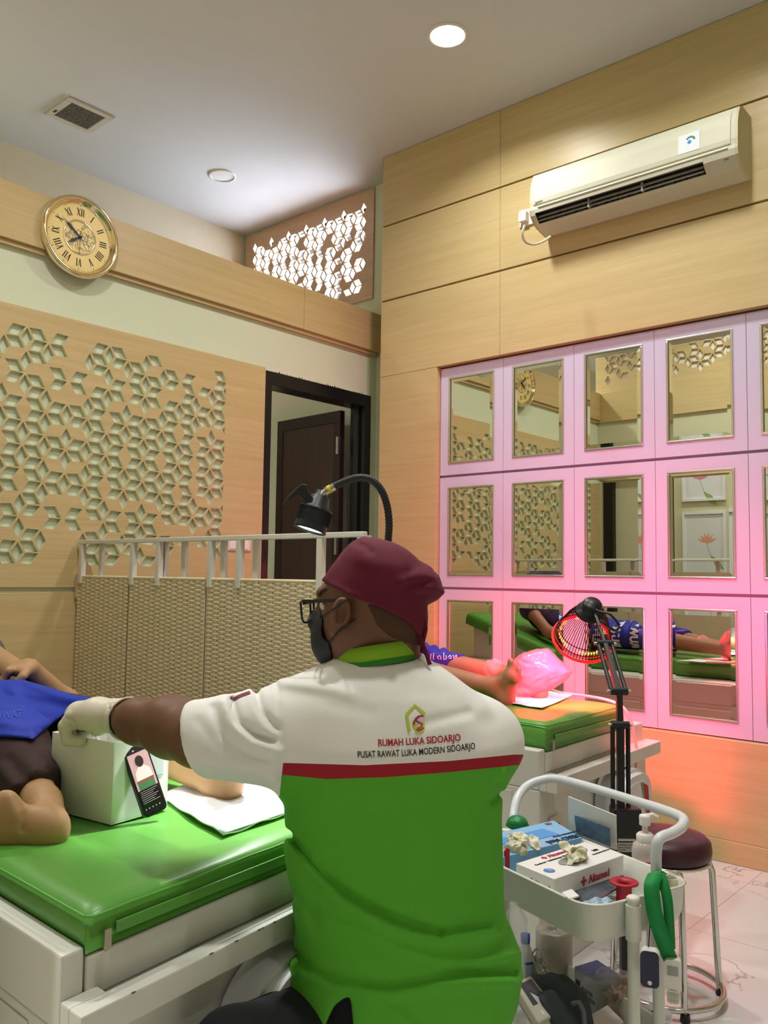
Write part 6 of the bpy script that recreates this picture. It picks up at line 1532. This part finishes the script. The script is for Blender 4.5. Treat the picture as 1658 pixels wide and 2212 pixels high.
Mfr = frameM(B_ - uy * .0006 + Vector((0, 0, -.078)), ux, (0, 0, 1)); Msd_ = frameM(A - ux * .0006 + Vector((0, 0, -.078)), -uy, (0, 0, 1))
M_gr = mat('print_red', 'b03040', 0.5)
def cross(M, s, name, par): b = MB(); b.prism([(-s * .3, -s), (s * .3, -s), (s * .3, -s * .3), (s, -s * .3), (s, s * .3), (s * .3, s * .3), (s * .3, s), (-s * .3, s), (-s * .3, s * .3), (-s, s * .3), (-s, -s * .3), (-s * .3, -s * .3)], 0, .0004, M); b.prism([(-s * .3, -s * .3), (s * .3, -s * .3), (s * .3, s * .3), (-s * .3, s * .3)], .0004, .0006, M); return b.build(name, M_gr, par)
cross(Mfr @ Matrix.Translation((LW_ * .40, .052, 0)), .010, 'red_emblem', tw_); text_mesh('Altamed', Mfr @ Matrix.Translation((LW_ * .47, .044, 0)), .017, M_gr, 'red_lettering', tw_, squeeze=.95, bold=.0005)
text_mesh('Powdered • Ambidextrous • Non-Sterile • Single Use', Mfr @ Matrix.Translation((LW_ * .22, .028, 0)), .0075, M_ink, 'small_lettering', tw_, squeeze=.85)
cross(Msd_ @ Matrix.Translation((SW_ * .42, .055, 0)), .006, 'red_emblem', tw_); text_mesh('Altamed', Msd_ @ Matrix.Translation((SW_ * .50, .049, 0)), .011, M_gr, 'red_lettering', tw_, squeeze=.85)
cross(Mtp @ Matrix.Translation((LW_ * .36, SW_ * .86, 0)), .0075, 'red_emblem', tw_); text_mesh('Altamed', Mtp @ Matrix.Translation((LW_ * .41, SW_ * .80, 0)), .014, M_gr, 'red_lettering', tw_, bold=.0004)
text_mesh('Powdered • Ambidextrous • Non-Sterile • Single Use', Mtp @ Matrix.Translation((LW_ * .14, SW_ * .66, 0)), .0065, M_ink, 'small_lettering', tw_, squeeze=.9)
text_mesh('100', Mtp @ Matrix.Translation((LW_ * .86, SW_ * .48, 0)), .010, M_ink, 'count_lettering', tw_); text_mesh('Examination Gloves', Mtp @ Matrix.Translation((LW_ * .78, SW_ * .36, 0)), .0055, M_ink, 'small_lettering', tw_)
sd_ = MB().lathe([(.013, 0), (.001, .0006)], Mtp @ Matrix.Translation((LW_ * .13, SW_ * .34, 0)), 24).build('size_dot', mat('dot_blue', '2a80c8', 0.4), tw_)
text_mesh('S', Mtp @ Matrix.Translation((LW_ * .115, SW_ * .30, .0008)), .011, M_wp, 'size_letter', sd_)
MB().prism([(.048 * math.cos(a) + LW_ * .52, .022 * math.sin(a) + SW_ * .42) for a in np.linspace(0, 2 * PI, 24, endpoint=False)], 0, .0008, Mtp).build('oval_slot', mat('slot_shadow', '8d8f8a', 0.7), tw_)
gl_ = crumple('latex_glove', Mtp @ Vector((LW_ * .52, SW_ * .44, .004)), (.036, .020, .022), mat('glove_cream', 'dcd8bc', 0.5), None, '', 3, 7); tag(gl_, 'pale latex glove pulled half out of the white carton', 'glove')
tb_, A, B_, C_, D_ = boxfrom((1085, 1852), (1256, 1809), (1195, 1772), ZR - .070, ZR + .011, 'glove_box', M_ctb, 'blue glove carton behind the white one on the trolley tray', 'glove box')
ux = (A - B_).normalized(); uy = (C_ - B_).normalized(); Lb, Sb = (A - B_).length, (C_ - B_).length
Mtb = frameM(C_ + Vector((0, 0, .0006)), ux, -uy)
if (Mtb.to_3x3() @ Vector((0, 0, 1))).z < 0: Mtb = frameM(A + Vector((0, 0, .0006)), -ux, uy)
b = MB(); b.prism([(0.02 * 0 + Lb * .30, Sb * .25), (Lb * .95, Sb * .25), (Lb * .95, Sb * .62), (Lb * .30, Sb * .62)], 0, .0004, Mtb); b.build('blue_panel', mat('panel_blue', '3d97dd', 0.35), tb_)
Mup = frameM(C_ + Vector((0, 0, .0012)), ux, -uy) if (frameM(C_, ux, -uy).to_3x3() @ Vector((0, 0, 1))).z > 0 else frameM(C_ + Vector((0, 0, .0012)), ux, -uy) @ Matrix.Rotation(PI, 4, 'X')
text_mesh('COSMO Med', Mup @ Matrix.Translation((Lb * .08, Sb * .78, 0)), .021, mat('print_navy', '1c2c44', 0.5), 'navy_lettering', tb_, squeeze=.8, bold=.0006)
text_mesh('Latex Examination Gloves', Mup @ Matrix.Translation((Lb * .06, Sb * .66, 0)), .008, mat('print_navy', '1c2c44'), 'small_lettering', tb_, squeeze=.8)
text_mesh('CE', Mup @ Matrix.Translation((Lb * .10, Sb * .08, 0)), .012, M_gr, 'mark_lettering', tb_)
mid = Vector(onp(1120, 1832, 2, ZR + .011)); gl_ = crumple('latex_glove', mid, (.036, .026, .016), mat('glove_cream', 'dcd8bc'), None, '', 9, 14); tag(gl_, 'heap of cream latex gloves spilling from the blue carton', 'glove')
# ---- other things in the top tray
q = Vector(at(1393, 1870, 1.98)); zb_ = ZR - .070
t = thing('pump_bottle', 'clear pump bottle with a white pump head in the trolley tray', 'bottle', (q.x, q.y, zb_)); Mq_ = Matrix.Translation((q.x, q.y, zb_))
zt_ = Vector(at(1390, 1815, 1.98)).z - zb_; rb = .030
MB().lathe([(.001, 0), (rb * .92, .001), (rb, .006), (rb, zt_ * .80), (rb * .9, zt_ * .92), (rb * .45, zt_), (.001, zt_)], Mq_, 28).build('bottle_body', mat('clear_bottle', 'ded6d0', 0.12, alpha=0.6), t)
MB().lathe([(rb * .97, .004), (rb * .97, zt_ * .55), (.001, zt_ * .55)], Mq_, 28, cap=False).build('liquid', mat('soap_pink', 'd8c4b6', 0.2), t)
MB().lathe([(rb * 1.012, zt_ * .60), (rb * 1.012, zt_ * .625)], Mq_, 28, cap=False).build('red_line', M_gr, t)
MB().lathe([(rb * .62, zt_ * .93), (rb * .66, zt_ * .95), (rb * .66, zt_ * 1.10), (rb * .50, zt_ * 1.14), (rb * .22, zt_ * 1.15), (rb * .2, zt_ * 1.32)], Mq_, 20).build('pump_collar', M_wp, t)
b = MB(); b.lathe([(rb * .42, zt_ * 1.30), (rb * .44, zt_ * 1.46), (rb * .40, zt_ * 1.50), (.001, zt_ * 1.51)], Mq_, 18); pv = Vector((q.x, q.y, zb_ + zt_ * 1.47)); b.tube([pv, pv + rt * .018 + Vector((0, 0, .004)), pv + rt * .030 + Vector((0, 0, -.002))], [.006, .005, .004], 8); b.build('pump_head', M_wp, t)
q = Vector(at(1347, 1906, 1.84)); Mq_ = Matrix.Translation(q)
t = tag(MB().lathe([(.0305, -.001), (.031, .001), (.029, .003), (.016, .001), (.013, -.006), (.011, -.040)], Mq_, 32, cap=False).build('tape_spool', mat('spool_red', 'a81428', 0.4)), 'red plastic spool standing in the corner of the trolley tray', 'spool')
MB().lathe([(.0165, -.065), (.0165, -.001)], Mq_, 24, cap=False).build('spool_core', mat('spool_red', 'a81428'), t)
q4 = [at(1227, 1720, 2.20), at(1330, 1761, 2.10), at(1331, 1836, 2.10), at(1229, 1800, 2.20)]
t = tag(MB().add([Vector(p) for p in q4], [(0, 1, 2, 3)], False).build('sterile_pouch', mat('pouch_white', 'd8dad2', 0.4), None, solid=.004), 'white bordered pouch with a dark film window standing at the back of the tray', 'pouch')
q5 = [at(1241, 1761, 2.185), at(1317, 1788, 2.09), at(1318, 1829, 2.09), at(1243, 1798, 2.185)]
MB().add([Vector(p) for p in q5], [(0, 1, 2, 3)], False).build('film_window', mat('film_blue', '5c7690', 0.25, var=.3, vscale=60), t, solid=.002)
q = Vector(at(1117, 1778, 2.24)); t = tag(MB().ball(q, (.028, .028, .020)).lathe([(.029, -.001), (.031, -.006), (.026, -.010)], Matrix.Translation(q), 20).build('green_lid', mat('lid_green', '0f7a3c', 0.35)), 'rounded green lid beside the handle at the left of the tray', 'lid')
q = Vector(onp(1442, 1892, 2, ZR - .004)); t = tag(MB().lathe([(.001, -.035), (.030, -.035), (.030, 0), (.028, .002), (.001, .002)], Matrix.Translation(q), 28).build('round_tin', mat('tin_cream', 'c9c4a4', 0.4)), 'round tin with a patterned lid in the right corner of the tray', 'tin')
b = MB()
for r0_ in (.024, .016, .008): b.lathe([(r0_, .0024), (r0_ - .003, .0026)], Matrix.Translation(q), 24, cap=False)
b.build('lid_pattern', mat('tin_print', '6f7a5c', 0.5), t)
p1_, p2_ = Vector(at(1238, 1945, 1.84)), Vector(at(1334, 1937, 1.90))
for k, (dy, nm_) in enumerate(((0, 'first'), (.010, 'second'))):
    b = MB(); o_ = Vector((0, 0, -.004 * k)) + fw * dy; b.tube([p1_ + o_, p2_ + o_], .0028, 8); b.tube([p1_ + o_ + Vector((0, 0, -.007)), p2_ + o_], .0024, 8)
    tag(b.build('forceps', M_steel), ['steel forceps lying nearest the front rim of the tray', 'steel forceps lying behind the other pair in the tray'][k], 'forceps', 'steel forceps in the tray')
pg = [onp(1240, 1925, 2, ZR - .03), onp(1335, 1893, 2, ZR - .03), onp(1352, 1918, 2, ZR - .03), onp(1262, 1952, 2, ZR - .03)]
patch('foil_pouch', pg, .002, mat('foil_grey', '55606a', 0.25, metal=.4), 'grey foil pouch lying between the white carton and the front rim', 'pouch', lambda s, t: .004 * math.sin(6 * s) * math.sin(5 * t), 14)
pg = [onp(1213, 1929, 2, ZR + .002), onp(1234, 1922, 2, ZR + .002), onp(1250, 1936, 2, ZR + .002), onp(1228, 1943, 2, ZR + .002)]
tag(MB().add([Vector(p) for p in pg], [(0, 1, 2, 3)], False).build('paper_packet', M_ctn, None, solid=.003), 'small white paper packet at the front rim of the tray', 'packet')
pg = [onp(1255, 1951, 2, ZR - .022), onp(1290, 1938, 2, ZR - .022), onp(1330, 1945, 2, ZR - .022), onp(1290, 1964, 2, ZR - .022)]
patch('wrapped_dressing', pg, .003, mat('wrap_blue', '8ea4b8', 0.3), 'blue and clear wrapped dressing under the forceps', 'dressing', lambda s, t: .004 * math.sin(11 * s) * math.sin(9 * t), 14)
q = Vector(at(1094, 1848, 1.95)); tag(MB().tube([q + Vector((0, 0, -.03)), q + Vector((0, 0, .008)), q + rt * .004 + Vector((0, 0, .016))], [.007, .007, .004], 10).build('red_cap', mat('spool_red', 'a81428')), 'small red bottle cap at the left end of the blue carton', 'cap')
# ---- green lanyard and what hangs on it
M_lan = mat('lanyard_green', '0f8a42', 0.7, bump=.2, bscale=500)
def ribbon(b, Lp, dl, w):
    g = [[], []]
    for (x, y), d in zip(Lp, dl):
        for k, s in enumerate((-1, 1)): g[k].append(Vector(at(x + s * w / 2, y, d)))
    b.sheet(g)
b = MB()
def rib(L, w): P = smoothpath([np.array(q) for q in L], 6); ribbon(b, [(p[0], p[1]) for p in P], [p[2] for p in P], w)
rib([(1416, 1886, 1.72), (1407, 1912, 1.69), (1411, 1960, 1.68), (1424, 2010, 1.68), (1440, 2055, 1.69), (1454, 2086, 1.70)], 34); rib([(1424, 1886, 1.73), (1433, 1910, 1.71), (1441, 1945, 1.70), (1445, 2000, 1.70), (1447, 2050, 1.70)], 22); rib([(1430, 1888, 1.87), (1419, 1882, 1.80), (1410, 1892, 1.72)], 20)
tag(b.build('lanyard', M_lan, None, solid=.0015), 'green ribbon lanyard looped round the trolley handle post', 'lanyard')
def gadget(px_, py_, d, wpx, hpx, th, ang, m, name, label, cat):
    c_ = Vector(at(px_, py_, d)); sc_ = d / FPX; up = Vector((0, 0, 1)); x = (rt * math.cos(ang) + fw * math.sin(ang)).normalized(); M = frameM(c_, x, up + rt * -.02)
    w, h = wpx * sc_, hpx * sc_; t = thing(name, label, cat, c_ - Vector((0, 0, h / 2))); MB().prism(rrect(w, h, min(w, h) * .28), 0, th, M).build('casing', M_wp, t, bevel=.002)
    return t, M, w, h
t, M, w, h = gadget(1404, 2083, 1.67, 40, 74, .022, -.35, None, 'pulse_oximeter', 'navy fronted pulse oximeter hanging from the trolley post', 'oximeter')
M = M @ Matrix.Rotation(0, 4, 'Z'); fz = .0225 if (M.to_3x3() @ Vector((0, 0, 1))).dot(fw) < 0 else -.0005
MB().prism(rrect(w * .96, h * .98, w * .26), fz, fz + .004, M).build('navy_face', mat('face_navy', '161c3c', 0.25), t)
MB().lathe([(.0042, 0), (.001, .001)], M @ Matrix.Translation((0, -h * .36, fz + .004)), 14).build('button', M_wp, t)
MB().tube([at(1400, 2046, 1.67), at(1404, 1990, 1.70), at(1408, 1920, 1.74)], .0012, 6).build('cord', M_hb, t)
t, M, w, h = gadget(1452, 2098, 1.70, 36, 66, .022, -.30, None, 'glucose_meter', 'white clip-on meter hanging at the end of the green lanyard', 'meter')
fz = .0225 if (M.to_3x3() @ Vector((0, 0, 1))).dot(fw) < 0 else -.002
MB().box((-w * .3, h * .02, fz), (w * .3, h * .3, fz + .001), M).build('display', mat('meter_grey', '9aa09a', 0.3), t); MB().prism(rrect(w * .7, h * .55, w * .2), .004, .018, M @ Matrix.Translation((0, -h * .62, 0))).build('clip_body', mat('clip_cream', 'cbc9b8', 0.4), t, bevel=.002)
for k in range(3): MB().box((-w * .2, -h * (.45 + .16 * k), fz), (w * .25, -h * (.43 + .16 * k), fz + .0008), M).build('grip_line', mat('meter_grey', '9aa09a'), t)
# ---- lower tray
ZL = .172
q = Vector(onp(1196, 2128, 2, ZL)); rk = .046
t = tag(MB().lathe([(.001, 0), (rk, .001), (rk, .135), (rk * .35, .137), (rk * .33, .13), (.001, .13)], Matrix.Translation(q), 32).build('film_roll', mat('roll_grey', 'a09c90', 0.3, bump=.3, bscale=40)), 'thick grey roll wrapped in clear film at the back of the lower tray', 'roll')
q = Vector(onp(1134, 2120, 2, ZL)); Mq_ = Matrix.Translation(q)
t = thing('spray_bottle', 'white bottle with a blue cap and blue label on the lower tray', 'bottle', q)
MB().lathe([(.001, 0), (.021, .001), (.022, .004), (.022, .062), (.012, .092), (.010, .096)], Mq_, 24).build('bottle_body', mat('bottle_milky', 'cfd3d6', 0.3), t)
MB().lathe([(.0222, .020), (.0222, .050)], Mq_, 24, cap=False).build('label_band', mat('label_sky', '9fb4c8', 0.4), t); MB().lathe([(.0224, .050), (.0224, .056)], Mq_, 24, cap=False).build('blue_band', mat('band_blue', '1d4f9a', 0.4), t)
MB().lathe([(.011, .095), (.012, .097), (.012, .117), (.001, .119)], Mq_, 18).build('bottle_cap', mat('cap_blue', '1f3fb0', 0.35), t)
q = Vector(at(1112, 2000, 1.86)); t = tag(MB().lathe([(.001, -.05), (.026, -.05), (.028, -.02), (.027, .015), (.015, .034), (.012, .040), (.012, .048)], Matrix.Translation(q), 24).build('clear_bottle', mat('clear_pet', 'dfe4e4', 0.08, alpha=0.22)), 'clear plastic bottle under the top tray beside the green shirt', 'bottle')
q0 = Vector(onp(1134, 2120, 2, ZL)); MB().lathe([(.001, q0.z * 0), (.024, 0), (.024, max(.01, q.z - .05 - ZL))], Matrix.Translation((q.x, q.y, ZL)), 20).build('bottle_base', mat('clear_pet', 'dfe4e4'), t)
b = MB(); d_ = 1.95
for cx_, cy_ in ((1160, 2066), (1168, 2086)): b.tube([at(cx_ + 11 * math.cos(a), cy_ + 16 * math.sin(a), d_) for a in np.linspace(0, 2 * PI, 18, endpoint=False)], .0022, 6, closed=True)
b.tube([at(1168, 2080, d_), at(1206, 2132, d_ + .03)], .0032, 8); b.tube([at(1172, 2096, d_), at(1206, 2134, d_ + .03)], .0032, 8); tag(b.build('scissors', M_steel), 'steel scissors leaning in the lower tray against the grey roll', 'scissors')
# blood pressure monitor
cB = [Vector(p) for p in (at(1112, 2122, 1.80), at(1146, 2106, 1.86), at(1212, 2188, 1.80), at(1166, 2210, 1.74))]
t = thing('pressure_monitor', 'cream blood pressure monitor with a grey screen and an orange button on the lower tray', 'monitor', (cB[0] + cB[2]) / 2)
nB = (cB[1] - cB[0]).cross(cB[3] - cB[0]).normalized(); nB = nB if nB.z > 0 else -nB
b = MB(); b.hexa([p - nB * .022 for p in cB] + cB); b.build('casing', mat('monitor_cream', 'c9c6b4', 0.4), t, bevel=.006, seg=3)
lerp = lambda u, v, k: (cB[0] * (1 - u) + cB[1] * u) * (1 - v) + (cB[3] * (1 - u) + cB[2] * u) * v + nB * k
MB().add([lerp(.14, .08, .0008), lerp(.86, .08, .0008), lerp(.86, .62, .0008), lerp(.14, .62, .0008)], [(0, 1, 2, 3)], False).build('screen', mat('lcd_grey', '3f4a50', 0.2), t)
MB().lathe([(.0075, 0), (.007, .002), (.001, .0022)], frameM(lerp(.74, .82, .0004), cB[1] - cB[0], nB.cross(cB[1] - cB[0])), 18).build('start_button', mat('button_orange', 'b56a30', 0.4), t)
MB().lathe([(.006, 0), (.001, .001)], frameM(lerp(.34, .84, .0004), cB[1] - cB[0], nB.cross(cB[1] - cB[0])), 14).build('mode_button', M_wp, t)
c_ = np.array(at(1232, 2172, 1.83)); cw = w2c(c_)
cm, _, _ = sculpt('pressure_cuff', lambda Q: smin(chain(Q, [w2c(np.array(at(*p))) for p in ((1168, 2122, 1.88), (1205, 2138, 1.86), (1238, 2168, 1.83), (1250, 2215, 1.80))], [.018, .028, .032, .030], .02), cone(Q, w2c(np.array(at(1185, 2160, 1.80))), w2c(np.array(at(1225, 2220, 1.78))), .02, .026), .015) + .002 * np.sin(Q[:, 0] * 160 + Q[:, 1] * 90), cw - [.10, .09, .10], cw + [.07, .09, .10], .004, mat('cuff_grey', '3f4a50', 0.9, bump=.2), None, 1)
tag(cm, 'folded dark grey pressure cuff beside the cream monitor on the lower tray', 'cuff')
MB().tube([at(*p) for p in ((1236, 2168, 1.79), (1250, 2165, 1.78), (1260, 2185, 1.77), (1262, 2215, 1.76), (1258, 2240, 1.76))], .005, 8).build('air_hose', mat('hose_grey', '6c7274', 0.5), cm)
t_, A, B_, C_, D_ = boxfrom((1240, 2089), (1286, 2122), (1336, 2106), ZL + .002, .262, 'lancet_box', mat('lancet_carton', '8d929c', 0.45), 'blood lancet carton with a dark blue top on the lower tray', 'carton')
MB().add([p + Vector((0, 0, .0008)) for p in (A, B_, C_, D_)], [(0, 1, 2, 3)], False).build('blue_top', mat('carton_navy', '3c4a72', 0.4), t_)
Mlc = frameM(A - (C_ - B_).normalized() * .0008 + Vector((0, 0, -.09)), B_ - A, (0, 0, 1)); hl = (B_ - A).length
for i, s in enumerate(('BLOOD', 'LANCETS')): text_mesh(s, Mlc @ Matrix.Translation((hl * .36, .050 - .014 * i, 0)), .009, M_ink, 'carton_lettering', t_, squeeze=min(1, hl / .09), bold=.0004)
MB().box((hl * .08, .050, 0), (hl * .26, .066, .0006), Mlc).build('carton_mark', M_ink, t_)
pb_ = crumple('gauze_strips', onp(1325, 2165, 2, ZL + .03), (.042, .040, .05), mat('gauze_tan', 'a58060', 0.8), None, '', 21, 16); tag(pb_, 'crumpled tan strips inside a clear bag on the lower tray', 'strips')
c_ = w2c(np.array(onp(1325, 2165, 2, ZL + .05)))
bm_, _, _ = sculpt('clear_bag', lambda Q: ellip(Q, c_, (.078, .070, .078)) + .006 * np.sin(Q[:, 0] * 95 + 2 * np.sin(Q[:, 1] * 70)) * np.sin(Q[:, 1] * 85), c_ - .10, c_ + .10, .005, mat('clear_film', 'f0f0f4'), None, 1); tag(bm_, 'clear plastic bag holding tan strips on the lower tray', 'bag')
t_, A, B_, C_, D_ = boxfrom((1262, 2200), (1296, 2238), (1346, 2206), ZL + .001, .232, 'small_carton', M_ctn, 'plain white carton at the front of the lower tray', 'carton')
q = Vector(onp(1414, 2188, 2, .215)); t = thing('lidded_cup', 'clear round tub with a handwritten lid at the right end of the lower tray', 'tub', (q.x, q.y, ZL)); Mq_ = Matrix.Translation((q.x, q.y, ZL))
MB().lathe([(.001, .001), (.030, .001), (.036, .04), (.001, .04)], Mq_, 26).build('tub', mat('clear_pet', 'dfe4e4'), t); MB().lathe([(.038, .038), (.038, .044), (.001, .047)], Mq_, 26).build('lid', mat('tub_lid', 'c6c8d4', 0.25), t)
text_mesh('Heidi', frameM((q.x - .022, q.y + .012, ZL + .0485), rt, fw), .012, M_ink, 'handwriting', t)
# ================================================================ RED STOOL BEHIND THE TROLLEY
SX, SY = 2.49, 1.068
t = thing('stool', 'round dark red stool with chrome legs and a floor ring, behind the trolley', 'stool', (SX, SY, 0)); Ms3 = Matrix.Translation((SX, SY, 0))
MB().lathe([(.001, .392), (.120, .392), (.129, .398), (.132, .415), (.129, .440), (.116, .453), (.08, .459), (.001, .461)], Ms3, 48).build('seat', mat('seat_maroon', '3c1420', 0.4, bump=.15, bscale=300), t)
M_chrome = mat('chrome', 'd0cfc8', 0.15, metal=1.0)
MB().lathe([(.112, .382), (.130, .385), (.130, .392), (.112, .392)], Ms3, 40).build('seat_band', M_chrome, t)
for k in range(4):
    a = k * PI / 2 - .852; ca, sa = math.cos(a), math.sin(a)
    MB().tube([(SX + r * ca, SY + r * sa, z) for r, z in ((.112, .386), (.128, .376), (.138, .350), (.146, .20), (.155, .012))], .0095, 10).build('leg', M_chrome, t)
    MB().lathe([(.012, 0), (.014, .004), (.012, .022)], Matrix.Translation((SX + .158 * ca, SY + .158 * sa, 0)), 10).build('rubber_foot', M_hb, t)
MB().tube([(SX + .157 * math.cos(2 * PI * k / 48), SY + .157 * math.sin(2 * PI * k / 48), .030) for k in range(48)], .0085, 10, closed=True).build('floor_ring', M_chrome, t)
